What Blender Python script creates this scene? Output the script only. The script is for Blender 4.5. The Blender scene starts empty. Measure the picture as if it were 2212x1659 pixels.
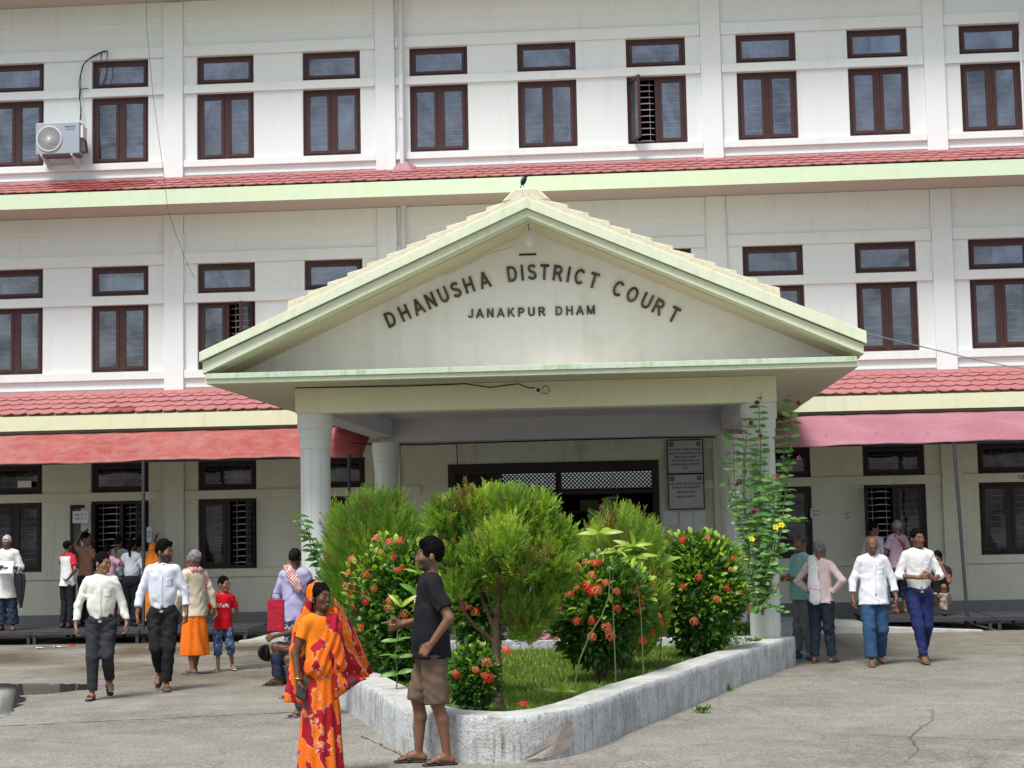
import bpy, bmesh, math, random
import numpy as np
from mathutils import Vector, Matrix, Euler
PI = math.pi
random.seed(7); rng = np.random.default_rng(7)
SC = bpy.context.scene
COL = SC.collection
# ---------------------------------------------------------------- camera
FPX, CAMP = 3500.0, np.array([0.0, -29.66, 1.8])
YAW, PIT, ROL = 0.0722148, 0.0850528, -0.019990
FW = np.array([-math.sin(YAW)*math.cos(PIT), math.cos(YAW)*math.cos(PIT), math.sin(PIT)])
_rt = np.array([math.cos(YAW), math.sin(YAW), 0.0]); _up = np.cross(_rt, FW)
RT = _rt*math.cos(ROL)+_up*math.sin(ROL); UP = -_rt*math.sin(ROL)+_up*math.cos(ROL)
cam = bpy.data.cameras.new('camera'); camo = bpy.data.objects.new('camera', cam); COL.objects.link(camo)
cam.sensor_width = 36; cam.lens = FPX/2212*36; cam.clip_end = 2000
M = Matrix(((RT[0], UP[0], -FW[0], CAMP[0]), (RT[1], UP[1], -FW[1], CAMP[1]), (RT[2], UP[2], -FW[2], CAMP[2]), (0, 0, 0, 1)))
camo.matrix_world = M
SC.camera = camo
# ---------------------------------------------------------------- world, sun, exposure
SUN_EL, SUN_AZ = math.radians(62), math.radians(205)      # bright overcast, sun behind the photographer
W = bpy.data.worlds.new('World'); SC.world = W; W.use_nodes = True
nt = W.node_tree; nt.nodes.clear()
sky = nt.nodes.new('ShaderNodeTexSky'); sky.sky_type = 'NISHITA'; sky.sun_disc = False
sky.sun_elevation = SUN_EL; sky.sun_rotation = SUN_AZ; sky.dust_density = 3.0; sky.air_density = 1.0
hs = nt.nodes.new('ShaderNodeHueSaturation'); hs.inputs['Saturation'].default_value = 0.75
bg = nt.nodes.new('ShaderNodeBackground'); bg.inputs['Strength'].default_value = 0.115
wo = nt.nodes.new('ShaderNodeOutputWorld')
nt.links.new(sky.outputs[0], hs.inputs['Color']); nt.links.new(hs.outputs[0], bg.inputs['Color']); nt.links.new(bg.outputs[0], wo.inputs[0])
sun = bpy.data.lights.new('sun', 'SUN'); sun.energy = 2.5; sun.angle = math.radians(17); sun.color = (1, .988, .965)
suno = bpy.data.objects.new('sun', sun); COL.objects.link(suno)
_sd = Vector((math.sin(SUN_AZ)*math.cos(SUN_EL), math.cos(SUN_AZ)*math.cos(SUN_EL), math.sin(SUN_EL)))
suno.rotation_euler = _sd.to_track_quat('Z', 'Y').to_euler()
SC.view_settings.view_transform = 'Standard'; SC.view_settings.look = 'None'
SC.view_settings.exposure = 0.55; SC.view_settings.gamma = 1; SC.view_settings.use_curve_mapping = False
SC.render.engine = 'CYCLES'; SC.cycles.max_bounces = 6; SC.cycles.transparent_max_bounces = 12
# ---------------------------------------------------------------- helpers
GS, GY = .007, -16.0
def gz(y): return -GS*(y-GY)
def ray(x, y): return FW+RT*(x-1106)/FPX+UP*(829.5-y)/FPX
def at(x, y, Y):
    d = ray(x, y); return CAMP+d*((Y-CAMP[1])/d[1])
def gnd(x, y, h=0.0):
    d = ray(x, y); t = -(CAMP[2]+GS*(CAMP[1]-GY)-h)/(d[2]+GS*d[1]); return CAMP+d*t
def scale_at(p): return FPX/float((np.array(p)-CAMP)@FW)
def empty(name, loc, label, cat, group=None, rz=0.0):
    o = bpy.data.objects.new(name, None); COL.objects.link(o); o.location = loc; o.rotation_euler = (0, 0, rz)
    o.empty_display_size = .1
    return tag(o, label, cat, group)
def tag(o, label=None, cat=None, group=None, kind=None):
    if label: o['label'] = label
    if cat: o['category'] = cat
    if group: o['group'] = group
    if kind: o['kind'] = kind
    return o
def link(name, me, parent=None, loc=None, label=None):
    o = bpy.data.objects.new(name, me); COL.objects.link(o)
    if parent is not None: o.parent = parent
    if loc is not None: o.location = loc
    if label: o['label'] = label
    return o
def mesh_np(name, V, F, mat, parent=None, loc=None, col=None, smooth=False, label=None, mats=None):
    """V (n,3); F list of lists or (m,k) array"""
    me = bpy.data.meshes.new(name)
    V = np.asarray(V, dtype=np.float32)
    if isinstance(F, np.ndarray):
        m, k = F.shape
        me.vertices.add(len(V)); me.vertices.foreach_set('co', V.ravel())
        me.loops.add(m*k); me.loops.foreach_set('vertex_index', F.astype(np.int32).ravel())
        me.polygons.add(m); me.polygons.foreach_set('loop_start', np.arange(0, m*k, k, dtype=np.int32))
        me.polygons.foreach_set('loop_total', np.full(m, k, dtype=np.int32))
        me.update(calc_edges=True)
    else:
        me.from_pydata([tuple(v) for v in V.tolist()], [], F)
    if mats:
        for a in mats: me.materials.append(a)
    else: me.materials.append(mat)
    if col is not None:
        c = np.ones((len(V), 4), dtype=np.float32); c[:, :3] = col
        a = me.color_attributes.new('Col', 'FLOAT_COLOR', 'POINT'); a.data.foreach_set('color', c.ravel())
    if smooth: me.polygons.foreach_set('use_smooth', np.ones(len(me.polygons), dtype=bool))
    me.update()
    return link(name, me, parent, loc, label)
class MB:
    """collects boxes, tubes and prisms for ONE mesh"""
    def __init__(s): s.v = []; s.f = []; s.m = []; s.mi = 0
    def add(s, vs, fs):
        b = len(s.v); s.v += [tuple(float(c) for c in v) for v in vs]; s.f += [[b+i for i in f] for f in fs]; s.m += [s.mi]*len(fs)
        return s
    def box(s, x0, x1, y0, y1, z0, z1, top=None):
        vs = [(x0, y0, z0), (x1, y0, z0), (x1, y1, z0), (x0, y1, z0), (x0, y0, z1), (x1, y0, z1), (x1, y1, z1), (x0, y1, z1)]
        return s.add(vs, [[0, 3, 2, 1], [4, 5, 6, 7], [0, 1, 5, 4], [1, 2, 6, 5], [2, 3, 7, 6], [3, 0, 4, 7]])
    def hexa(s, vs): return s.add(vs, [[0, 3, 2, 1], [4, 5, 6, 7], [0, 1, 5, 4], [1, 2, 6, 5], [2, 3, 7, 6], [3, 0, 4, 7]])
    def tube(s, pts, r, n=8, cap=True):
        pts = [Vector(p) for p in pts]; rs = r if isinstance(r, (list, tuple)) else [r]*len(pts)
        t0 = (pts[1]-pts[0]).normalized(); u = t0.orthogonal().normalized(); rings = []; b = len(s.v)
        for i, p in enumerate(pts):
            t = (pts[min(i+1, len(pts)-1)]-pts[max(i-1, 0)])
            t = t.normalized() if t.length > 1e-9 else t0
            u = (u-t*u.dot(t)); u = u.normalized() if u.length > 1e-6 else t.orthogonal().normalized()
            w = t.cross(u)
            for k in range(n):
                a = 2*PI*k/n; q = p+(u*math.cos(a)+w*math.sin(a))*rs[i]; s.v.append(tuple(q))
        for i in range(len(pts)-1):
            for k in range(n):
                a = b+i*n+k; c = b+i*n+(k+1) % n; s.f.append([a, c, c+n, a+n]); s.m.append(s.mi)
        if cap:
            s.f.append([b+k for k in range(n)][::-1]); s.m.append(s.mi)
            e = b+(len(pts)-1)*n; s.f.append([e+k for k in range(n)]); s.m.append(s.mi)
        return s
    def lathe(s, prof, c=(0, 0), n=32, cap=True):
        b = len(s.v)
        for (r, z) in prof:
            for k in range(n):
                a = 2*PI*k/n; s.v.append((c[0]+r*math.cos(a), c[1]+r*math.sin(a), z))
        for i in range(len(prof)-1):
            for k in range(n):
                a = b+i*n+k; d = b+i*n+(k+1) % n; s.f.append([a, d, d+n, a+n]); s.m.append(s.mi)
        if cap:
            s.f.append([b+k for k in range(n)][::-1]); s.m.append(s.mi)
            e = b+(len(prof)-1)*n; s.f.append([e+k for k in range(n)]); s.m.append(s.mi)
        return s
    def prism(s, poly, y0, y1):
        """polygon of (x,z) pairs extruded along y"""
        n = len(poly); vs = [(x, y0, z) for x, z in poly]+[(x, y1, z) for x, z in poly]
        return s.add(vs, [list(range(n)), list(range(2*n-1, n-1, -1))]+[[(i+1) % n, i, n+i, n+(i+1) % n] for i in range(n)])
    def mesh(s, name, mats):
        me = bpy.data.meshes.new(name); me.from_pydata(s.v, [], s.f)
        for m in (mats if isinstance(mats, (list, tuple)) else [mats]): me.materials.append(m)
        me.polygons.foreach_set('material_index', s.m); me.update()
        return me
    def build(s, name, mats, parent=None, loc=None, bev=0, smooth=False, label=None):
        me = s.mesh(name, mats)
        bm = bmesh.new(); bm.from_mesh(me)
        if bev: bmesh.ops.bevel(bm, geom=[e for e in bm.edges if len(e.link_faces) == 2 and e.calc_face_angle(0) > .5], offset=bev, segments=2, affect='EDGES', profile=.5)
        bmesh.ops.recalc_face_normals(bm, faces=bm.faces); bm.to_mesh(me); bm.free()
        if smooth:
            me.polygons.foreach_set('use_smooth', np.ones(len(me.polygons), dtype=bool))
            me.set_sharp_from_angle(angle=math.radians(35))
        return link(name, me, parent, loc, label)
# ---------------------------------------------------------------- materials
def mat(name, base=(.5, .5, .5), rough=.7, spec=.3, metal=0, vcol=False, noise=None, noise2=None, streak=None, bump=None, spots=None, hi=None, alpha=None, trans=0):
    """noise=(scale, amount, colour) mottling; streak=(scale, amount, colour) vertical runs; bump=(scale, strength)"""
    m = bpy.data.materials.new(name); m.use_nodes = True; t = m.node_tree; N = t.nodes; L = t.links
    b = N['Principled BSDF']; b.inputs['Roughness'].default_value = rough; b.inputs['Specular IOR Level'].default_value = spec; b.inputs['Metallic'].default_value = metal
    if trans:
        b.inputs['Subsurface Weight'].default_value = 0
    tc = N.new('ShaderNodeTexCoord'); co = tc.outputs['Object']
    geo = N.new('ShaderNodeNewGeometry'); pos = geo.outputs['Position']
    if vcol:
        a = N.new('ShaderNodeVertexColor'); a.layer_name = 'Col'; cur = a.outputs['Color']
    else:
        r = N.new('ShaderNodeRGB'); r.outputs[0].default_value = (*base, 1); cur = r.outputs[0]
    def mixin(cur, fac, colr, amt, mode='MIX'):
        mx = N.new('ShaderNodeMix'); mx.data_type = 'RGBA'; mx.blend_type = mode
        mu = N.new('ShaderNodeMath'); mu.operation = 'MULTIPLY'; mu.inputs[1].default_value = amt; L.new(fac, mu.inputs[0])
        L.new(mu.outputs[0], mx.inputs['Factor']); L.new(cur, mx.inputs['A']); mx.inputs['B'].default_value = (*colr, 1)
        return mx.outputs['Result']
    def nz(vec, scale, det=4, lo=.45, hi_=.62, rough_=.6, dist=0):
        n = N.new('ShaderNodeTexNoise'); n.inputs['Scale'].default_value = scale; n.inputs['Detail'].default_value = det; n.inputs['Roughness'].default_value = rough_
        n.inputs['Distortion'].default_value = dist
        L.new(vec, n.inputs['Vector']); mr = N.new('ShaderNodeMapRange'); mr.inputs['From Min'].default_value = lo; mr.inputs['From Max'].default_value = hi_
        L.new(n.outputs['Fac'], mr.inputs['Value']); return mr.outputs[0]
    for q in (noise, noise2):
        if q: cur = mixin(cur, nz(pos, q[0], 5, *(q[3] if len(q) > 3 else (.42, .68))), q[2], q[1])
    if streak:
        mp = N.new('ShaderNodeMapping'); mp.inputs['Scale'].default_value = (1, 1, .07); L.new(pos, mp.inputs['Vector'])
        f = nz(mp.outputs[0], streak[0], 4, .5, .72)
        g = nz(pos, streak[0]*.12, 3, .4, .62)
        mm = N.new('ShaderNodeMath'); mm.operation = 'MULTIPLY'; L.new(f, mm.inputs[0]); L.new(g, mm.inputs[1])
        cur = mixin(cur, mm.outputs[0], streak[2], streak[1])
    if spots:
        v = N.new('ShaderNodeTexVoronoi'); v.inputs['Scale'].default_value = spots[0]; L.new(pos, v.inputs['Vector'])
        mr = N.new('ShaderNodeMapRange'); mr.inputs['From Min'].default_value = .0; mr.inputs['From Max'].default_value = spots[3] if len(spots) > 3 else .35
        mr.inputs['To Min'].default_value = 1; mr.inputs['To Max'].default_value = 0; L.new(v.outputs['Distance'], mr.inputs['Value'])
        cur = mixin(cur, mr.outputs[0], spots[2], spots[1])
    L.new(cur, b.inputs['Base Color'])
    if bump:
        n = N.new('ShaderNodeTexNoise'); n.inputs['Scale'].default_value = bump[0]; n.inputs['Detail'].default_value = 6; n.inputs['Roughness'].default_value = .65
        L.new(pos if len(bump) < 3 else co, n.inputs['Vector']); bp = N.new('ShaderNodeBump'); bp.inputs['Strength'].default_value = bump[1]; bp.inputs['Distance'].default_value = .02
        L.new(n.outputs['Fac'], bp.inputs['Height']); L.new(bp.outputs[0], b.inputs['Normal'])
    return m
MT = {}
MT['wall'] = mat('white_plaster', (.775, .825, .805), .85, .2, noise=(.7, .14, (.69, .74, .70)), noise2=(9, .05, (.6, .62, .56)), streak=(6, .22, (.46, .46, .38)), bump=(60, .14))
MT['gwall'] = mat('ground_floor_plaster', (.68, .69, .56), .85, .2, noise=(1.4, .3, (.52, .52, .38)), noise2=(12, .2, (.42, .41, .30), (.5, .7)), streak=(6, .45, (.36, .33, .22)), bump=(50, .12))
MT['fascia'] = mat('pale_green_fascia', (.64, .76, .54), .8, .2, noise=(1.2, .35, (.68, .70, .46)), noise2=(6, .12, (.45, .52, .33)), streak=(8, .30, (.62, .60, .38)), bump=(40, .1))
MT['fascia2'] = mat('cream_green_fascia', (.70, .74, .50), .8, .2, noise=(1.0, .35, (.60, .72, .50)), noise2=(7, .15, (.5, .5, .34)), streak=(8, .35, (.50, .52, .25)), bump=(40, .1))
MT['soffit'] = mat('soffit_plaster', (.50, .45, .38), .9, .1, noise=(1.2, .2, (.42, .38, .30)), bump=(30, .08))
MT['tile'] = mat('red_roof_tile', (.40, .150, .148), .7, .25, noise=(2.2, .45, (.33, .125, .12)), noise2=(14, .35, (.46, .25, .235)), streak=(9, .25, (.20, .08, .07)), bump=(70, .25))
MT['tile_wet'] = mat('wet_red_roof_tile', (.27, .05, .045), .4, .4, noise=(3, .5, (.34, .12, .11)), bump=(70, .2))
MT['wood'] = mat('dark_brown_wood', (.060, .024, .022), .5, .35, noise=(6, .5, (.045, .018, .018)), noise2=(30, .15, (.14, .07, .06)), bump=(60, .1))
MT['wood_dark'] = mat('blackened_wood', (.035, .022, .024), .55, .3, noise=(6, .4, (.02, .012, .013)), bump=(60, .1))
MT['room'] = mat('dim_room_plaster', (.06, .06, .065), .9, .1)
MT['curtain'] = mat('curtain_cloth', (.20, .21, .24), .9, .1, noise=(3, .3, (.14, .14, .16)))
MT['curtain_red'] = mat('maroon_curtain', (.10, .022, .026), .9, .1, noise=(7, .6, (.26, .12, .12), (.52, .68)))
MT['curtain_b'] = mat('lilac_curtain', (.34, .31, .33), .9, .1, noise=(3, .4, (.22, .20, .24)))
MT['curtain_c'] = mat('dark_blue_curtain', (.045, .055, .085), .9, .1, noise=(3, .4, (.15, .16, .2)))
MT['paper'] = mat('old_paper', (.62, .60, .52), .9, .1, noise=(7, .3, (.45, .42, .34)))
MT['white_paper'] = mat('white_paper', (.72, .74, .80), .9, .1, noise=(9, .12, (.6, .6, .66)))
MT['grille'] = mat('grille_paint', (.70, .70, .70), .5, .4)
MT['pipe'] = mat('pvc_pipe', (.66, .68, .70), .45, .4, streak=(9, .25, (.45, .45, .42)))
MT['portico'] = mat('portico_plaster', (.80, .79, .57), .85, .2, noise=(.9, .25, (.68, .68, .43)), noise2=(8, .12, (.42, .43, .27)), streak=(5, .25, (.38, .40, .22)), bump=(40, .1))
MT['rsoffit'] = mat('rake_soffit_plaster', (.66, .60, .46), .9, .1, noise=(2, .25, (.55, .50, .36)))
MT['tymp'] = mat('gable_plaster', (.86, .87, .83), .85, .2, noise=(.8, .15, (.76, .76, .64)), noise2=(4, .16, (.56, .53, .44), (.52, .72)), streak=(4, .25, (.42, .40, .28)), bump=(40, .1))
MT['ceil'] = mat('grey_ceiling_plaster', (.62, .61, .64), .9, .1, noise=(1, .2, (.38, .37, .38)))
MT['band'] = mat('mossy_band', (.60, .69, .54), .8, .2, noise=(2.5, .35, (.45, .60, .36)), noise2=(14, .35, (.32, .46, .25)), streak=(14, .85, (.24, .38, .20)), bump=(40, .15))
MT['rake'] = mat('gable_rake_paint', (.70, .76, .56), .8, .2, noise=(1.6, .45, (.76, .74, .56)), noise2=(8, .3, (.50, .57, .36), (.5, .7)), streak=(9, .35, (.40, .42, .24)), bump=(40, .12))
MT['gtile'] = mat('faded_gable_tile', (.72, .68, .52), .85, .2, noise=(5, .5, (.62, .60, .40)), noise2=(20, .35, (.36, .34, .24), (.5, .7)), bump=(60, .3))
MT['column'] = mat('column_paint', (.70, .73, .68), .75, .25, noise=(1.5, .2, (.62, .64, .54)), streak=(6, .3, (.48, .48, .38)), bump=(40, .06))
MT['plinth'] = mat('grey_cement_plinth', (.20, .21, .20), .85, .2, noise=(3, .45, (.13, .14, .14)), noise2=(16, .25, (.30, .30, .28)), bump=(40, .2))
MT['steel'] = mat('dark_steel_paint', (.035, .038, .048), .5, .45, noise=(4, .4, (.07, .07, .075)), bump=(40, .05))
MT['rust'] = mat('rusty_steel', (.12, .06, .045), .7, .3)
MT['awn'] = mat('red_sheet_metal', (.29, .065, .062), .55, .3, noise=(1.1, .65, (.36, .14, .13)), noise2=(5, .4, (.44, .21, .17)), streak=(5, .7, (.48, .035, .012)), bump=(9, .3))
MT['awn2'] = mat('faded_pink_sheet_metal', (.33, .13, .16), .5, .35, noise=(1.0, .6, (.42, .22, .26)), noise2=(6, .3, (.32, .08, .10)), bump=(9, .3))
MT['awn_dark'] = mat('awning_underside', (.30, .20, .19), .7, .2)
MT['letter'] = mat('tarnished_letter_metal', (.12, .09, .048), .5, .5, noise=(5, .85, (.022, .017, .012), (.40, .62)))
MT['black'] = mat('black_plastic', (.012, .012, .013), .45, .4)
MT['wire'] = mat('cable_rubber', (.02, .02, .022), .6, .3)
MT['wire_w'] = mat('pale_cable', (.55, .55, .50), .6, .3)
MT['ac'] = mat('grey_enamel', (.34, .39, .44), .4, .4, noise=(5, .12, (.28, .32, .36)))
MT['ac_dark'] = mat('ac_shadow_plastic', (.10, .10, .11), .5, .4)
MT['white'] = mat('white_enamel', (.78, .78, .77), .4, .4)
MT['wallpaint'] = mat('whitewashed_concrete', (.60, .62, .62), .9, .12, noise=(3.5, .6, (.40, .39, .36), (.45, .6)), noise2=(28, .6, (.24, .22, .19), (.54, .66)), streak=(22, 1.0, (.085, .085, .075)), bump=(45, .8))
MT['walltop'] = mat('weathered_wall_top', (.50, .50, .46), .9, .15, noise=(4, .7, (.26, .26, .23)), noise2=(22, .4, (.66, .66, .60)), bump=(35, .5))
MT['flake'] = mat('bare_plaster_patch', (.46, .37, .31), .9, .15, noise=(14, .6, (.50, .48, .44)), bump=(30, .4))
MT['soil'] = mat('planter_soil', (.05, .055, .022), .95, .1, noise=(6, .6, (.07, .05, .03)), bump=(20, .5))
MT['glassy_water'] = mat('rain_water', (.05, .047, .04), .04, .5)
MT['bird'] = mat('black_feather', (.012, .011, .012), .5, .3)
def concrete_ground():
    m = mat('wet_concrete_ground', (.250, .236, .194), .82, .3, noise=(.45, .65, (.165, .15, .12), (.42, .60)), noise2=(2.6, .45, (.34, .33, .29), (.46, .66)), spots=(30, .6, (.44, .41, .34), .25), bump=(30, .6))
    t = m.node_tree; N = t.nodes; L = t.links; b = N['Principled BSDF']
    geo = N.new('ShaderNodeNewGeometry')
    sep = N.new('ShaderNodeSeparateXYZ'); L.new(geo.outputs['Position'], sep.inputs[0])
    src = b.inputs['Base Color'].links[0].from_socket
    # wind-blown fine grit and dark specks
    n = N.new('ShaderNodeTexNoise'); n.inputs['Scale'].default_value = 42; n.inputs['Detail'].default_value = 5; L.new(geo.outputs['Position'], n.inputs['Vector'])
    mr = N.new('ShaderNodeMapRange'); mr.inputs['From Min'].default_value = .35; mr.inputs['From Max'].default_value = .65; mr.inputs['To Min'].default_value = .66; mr.inputs['To Max'].default_value = 1.28; L.new(n.outputs['Fac'], mr.inputs['Value'])
    mx = N.new('ShaderNodeMix'); mx.data_type = 'RGBA'; mx.blend_type = 'MULTIPLY'; mx.inputs['Factor'].default_value = 1; L.new(src, mx.inputs['A']); L.new(mr.outputs[0], mx.inputs['B'])
    # irregular fine cracks
    nd = N.new('ShaderNodeTexNoise'); nd.inputs['Scale'].default_value = 1.3; nd.inputs['Detail'].default_value = 6; L.new(geo.outputs['Position'], nd.inputs['Vector'])
    va = N.new('ShaderNodeVectorMath'); va.operation = 'SCALE'; va.inputs['Scale'].default_value = .9; L.new(nd.outputs['Color'], va.inputs[0])
    vb = N.new('ShaderNodeVectorMath'); vb.operation = 'ADD'; L.new(geo.outputs['Position'], vb.inputs[0]); L.new(va.outputs[0], vb.inputs[1])
    vo = N.new('ShaderNodeTexVoronoi'); vo.feature = 'DISTANCE_TO_EDGE'; vo.inputs['Scale'].default_value = .32; L.new(vb.outputs[0], vo.inputs['Vector'])
    c = N.new('ShaderNodeMapRange'); c.inputs['From Min'].default_value = .0; c.inputs['From Max'].default_value = .007; c.inputs['To Min'].default_value = .38; c.inputs['To Max'].default_value = 0; L.new(vo.outputs['Distance'], c.inputs['Value'])
    m3 = N.new('ShaderNodeMix'); m3.data_type = 'RGBA'; L.new(c.outputs[0], m3.inputs['Factor']); L.new(mx.outputs['Result'], m3.inputs['A']); m3.inputs['B'].default_value = (.06, .055, .045, 1)
    # damp ground in front of the building
    w = N.new('ShaderNodeMapRange'); w.inputs['From Min'].default_value = -12.5; w.inputs['From Max'].default_value = -8; L.new(sep.outputs['Y'], w.inputs['Value'])
    n2 = N.new('ShaderNodeTexNoise'); n2.inputs['Scale'].default_value = .55; n2.inputs['Detail'].default_value = 5; L.new(geo.outputs['Position'], n2.inputs['Vector'])
    w2 = N.new('ShaderNodeMapRange'); w2.inputs['From Min'].default_value = .36; w2.inputs['From Max'].default_value = .58; L.new(n2.outputs['Fac'], w2.inputs['Value'])
    xw = N.new('ShaderNodeMapRange'); xw.inputs['From Min'].default_value = 1; xw.inputs['From Max'].default_value = -3; xw.inputs['To Min'].default_value = .35; L.new(sep.outputs['X'], xw.inputs['Value'])
    mu0 = N.new('ShaderNodeMath'); mu0.operation = 'MULTIPLY'; L.new(w.outputs[0], mu0.inputs[0]); L.new(xw.outputs[0], mu0.inputs[1])
    mu = N.new('ShaderNodeMath'); mu.operation = 'MULTIPLY'; L.new(mu0.outputs[0], mu.inputs[0]); L.new(w2.outputs[0], mu.inputs[1])
    m4 = N.new('ShaderNodeMix'); m4.data_type = 'RGBA'; m4.blend_type = 'MULTIPLY'; L.new(mu.outputs[0], m4.inputs['Factor']); L.new(m3.outputs['Result'], m4.inputs['A']); m4.inputs['B'].default_value = (.52, .45, .36, 1)
    L.new(m4.outputs['Result'], b.inputs['Base Color'])
    rr = N.new('ShaderNodeMapRange'); rr.inputs['To Min'].default_value = .85; rr.inputs['To Max'].default_value = .5; L.new(mu.outputs[0], rr.inputs['Value']); L.new(rr.outputs[0], b.inputs['Roughness'])
    return m
MT['ground'] = concrete_ground()
def glass_mat(name, tint, refl, streaks=.25):
    m = bpy.data.materials.new(name); m.use_nodes = True; t = m.node_tree; N = t.nodes; L = t.links; N.clear()
    o = N.new('ShaderNodeOutputMaterial'); tr = N.new('ShaderNodeBsdfTransparent'); tr.inputs[0].default_value = (*tint, 1)
    gl = N.new('ShaderNodeBsdfGlossy'); gl.inputs['Roughness'].default_value = .03; gl.inputs[0].default_value = (.80, .86, .95, 1)
    df = N.new('ShaderNodeBsdfDiffuse'); df.inputs[0].default_value = (.42, .44, .45, 1)
    geo = N.new('ShaderNodeNewGeometry')
    n = N.new('ShaderNodeTexNoise'); n.inputs['Scale'].default_value = 2.2; n.inputs['Detail'].default_value = 5; L.new(geo.outputs['Position'], n.inputs['Vector'])
    bp = N.new('ShaderNodeBump'); bp.inputs['Strength'].default_value = .12; bp.inputs['Distance'].default_value = .03; L.new(n.outputs['Fac'], bp.inputs['Height']); L.new(bp.outputs[0], gl.inputs['Normal'])
    mr = N.new('ShaderNodeMapRange'); mr.inputs['From Min'].default_value = .42; mr.inputs['From Max'].default_value = .7; mr.inputs['To Max'].default_value = streaks; mr.inputs['To Min'].default_value = streaks*.45; L.new(n.outputs['Fac'], mr.inputs['Value'])
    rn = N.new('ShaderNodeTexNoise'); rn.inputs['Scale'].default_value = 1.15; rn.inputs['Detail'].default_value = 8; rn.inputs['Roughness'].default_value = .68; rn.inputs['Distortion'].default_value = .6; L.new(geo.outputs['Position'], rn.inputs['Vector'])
    rm = N.new('ShaderNodeMapRange'); rm.inputs['From Min'].default_value = .36; rm.inputs['From Max'].default_value = .62; rm.inputs['To Min'].default_value = refl*.45; rm.inputs['To Max'].default_value = refl*1.4; L.new(rn.outputs['Fac'], rm.inputs['Value'])  # patchy gloss imitates reflections of unseen trees in the panes
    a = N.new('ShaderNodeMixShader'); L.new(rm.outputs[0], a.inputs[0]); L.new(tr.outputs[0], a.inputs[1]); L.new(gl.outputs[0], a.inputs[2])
    c = N.new('ShaderNodeMixShader'); L.new(mr.outputs[0], c.inputs[0]); L.new(a.outputs[0], c.inputs[1]); L.new(df.outputs[0], c.inputs[2])
    L.new(c.outputs[0], o.inputs[0])
    return m
MT['glass'] = glass_mat('dusty_patchy_reflection_glass', (.62, .66, .72), .13, .14)
MT['glass2'] = glass_mat('patchy_reflection_glass', (.62, .64, .66), .13, .03)
MT['glass1'] = glass_mat('shaded_window_glass', (.6, .62, .66), .05, .02)  # weaker gloss puts the awning's shade into the ground floor panes
# ================================================================ GROUND
def ground_sheet():
    S = 400; n = 4
    xs = [-S, -40, 40, S]; ys = [-S, -60, 30, S]
    V = [(x, y, gz(y)) for y in ys for x in xs]
    F = [[j*4+i, j*4+i+1, (j+1)*4+i+1, (j+1)*4+i] for j in range(3) for i in range(3)]
    o = mesh_np('ground', V, F, MT['ground']); tag(o, kind='structure')
ground_sheet()
def joint(x0, y0, x1, y1, w=.012):
    a, c = gnd(x0, y0), gnd(x1, y1); n = 60; V = []; d = np.array([c[0]-a[0], c[1]-a[1]]); d /= np.linalg.norm(d); nn = np.array([-d[1], d[0]])
    for i in range(n+1):
        t = i/n; q = a[:2]+(c[:2]-a[:2])*t+nn*rng.normal(0, .012); ww = w*(.4+rng.random())
        for s_ in (-1, 1): x, y = q+nn*ww*s_; V.append((x, y, gz(y)+.004))
    F = [[2*i, 2*i+2, 2*i+3, 2*i+1] for i in range(n)]
    mesh_np('ground_joint', V, F, MT['crack'], bpy.data.objects['ground'])
MT['crack'] = mat('dirt_filled_crack', (.075, .068, .055), .95, .05)
joint(-60, 1572, 655, 1538); joint(150, 1441, 640, 1428, .008); joint(1780, 1586, 2240, 1602, .006)
joint(1965, 1594, 1990, 1570, .004); joint(1990, 1570, 2016, 1556, .004); joint(2016, 1556, 2012, 1530, .003); joint(1965, 1594, 1985, 1620, .004); joint(1985, 1620, 1950, 1650, .003); joint(780, 1590, 910, 1650, .006); joint(1600, 1400, 2230, 1392, .006)
def puddle(pts, name='puddle'):
    """pts: ground outline in display pixels, turned into a thin sheet of water"""
    P = [gnd(x, y, .004) for x, y in pts]; n = len(P); V = []
    for i in range(n):
        a, b = P[i], P[(i+1) % n]
        for k in range(5):
            q = a+(b-a)*k/5; j = (rng.random(2)-.5)*np.array([.10, .22]); V.append((q[0]+j[0], q[1]+j[1], gz(q[1]+j[1])+.004))
    return mesh_np(name, V, [list(range(len(V)))], MT['glassy_water'])
tag(puddle([(-60, 1478), (60, 1476), (150, 1478), (235, 1477), (180, 1490), (90, 1499), (40, 1502), (55, 1512), (30, 1530), (15, 1548), (-80, 1560)]), 'shallow rain puddle on the concrete at the left edge of the yard', 'puddle', 'rain puddles on the yard')
tag(puddle([(500, 1438), (610, 1430), (640, 1436), (560, 1443), (505, 1445)]), 'thin wet puddle on the ground beyond the feet of the boy', 'puddle', 'rain puddles on the yard')
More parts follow.
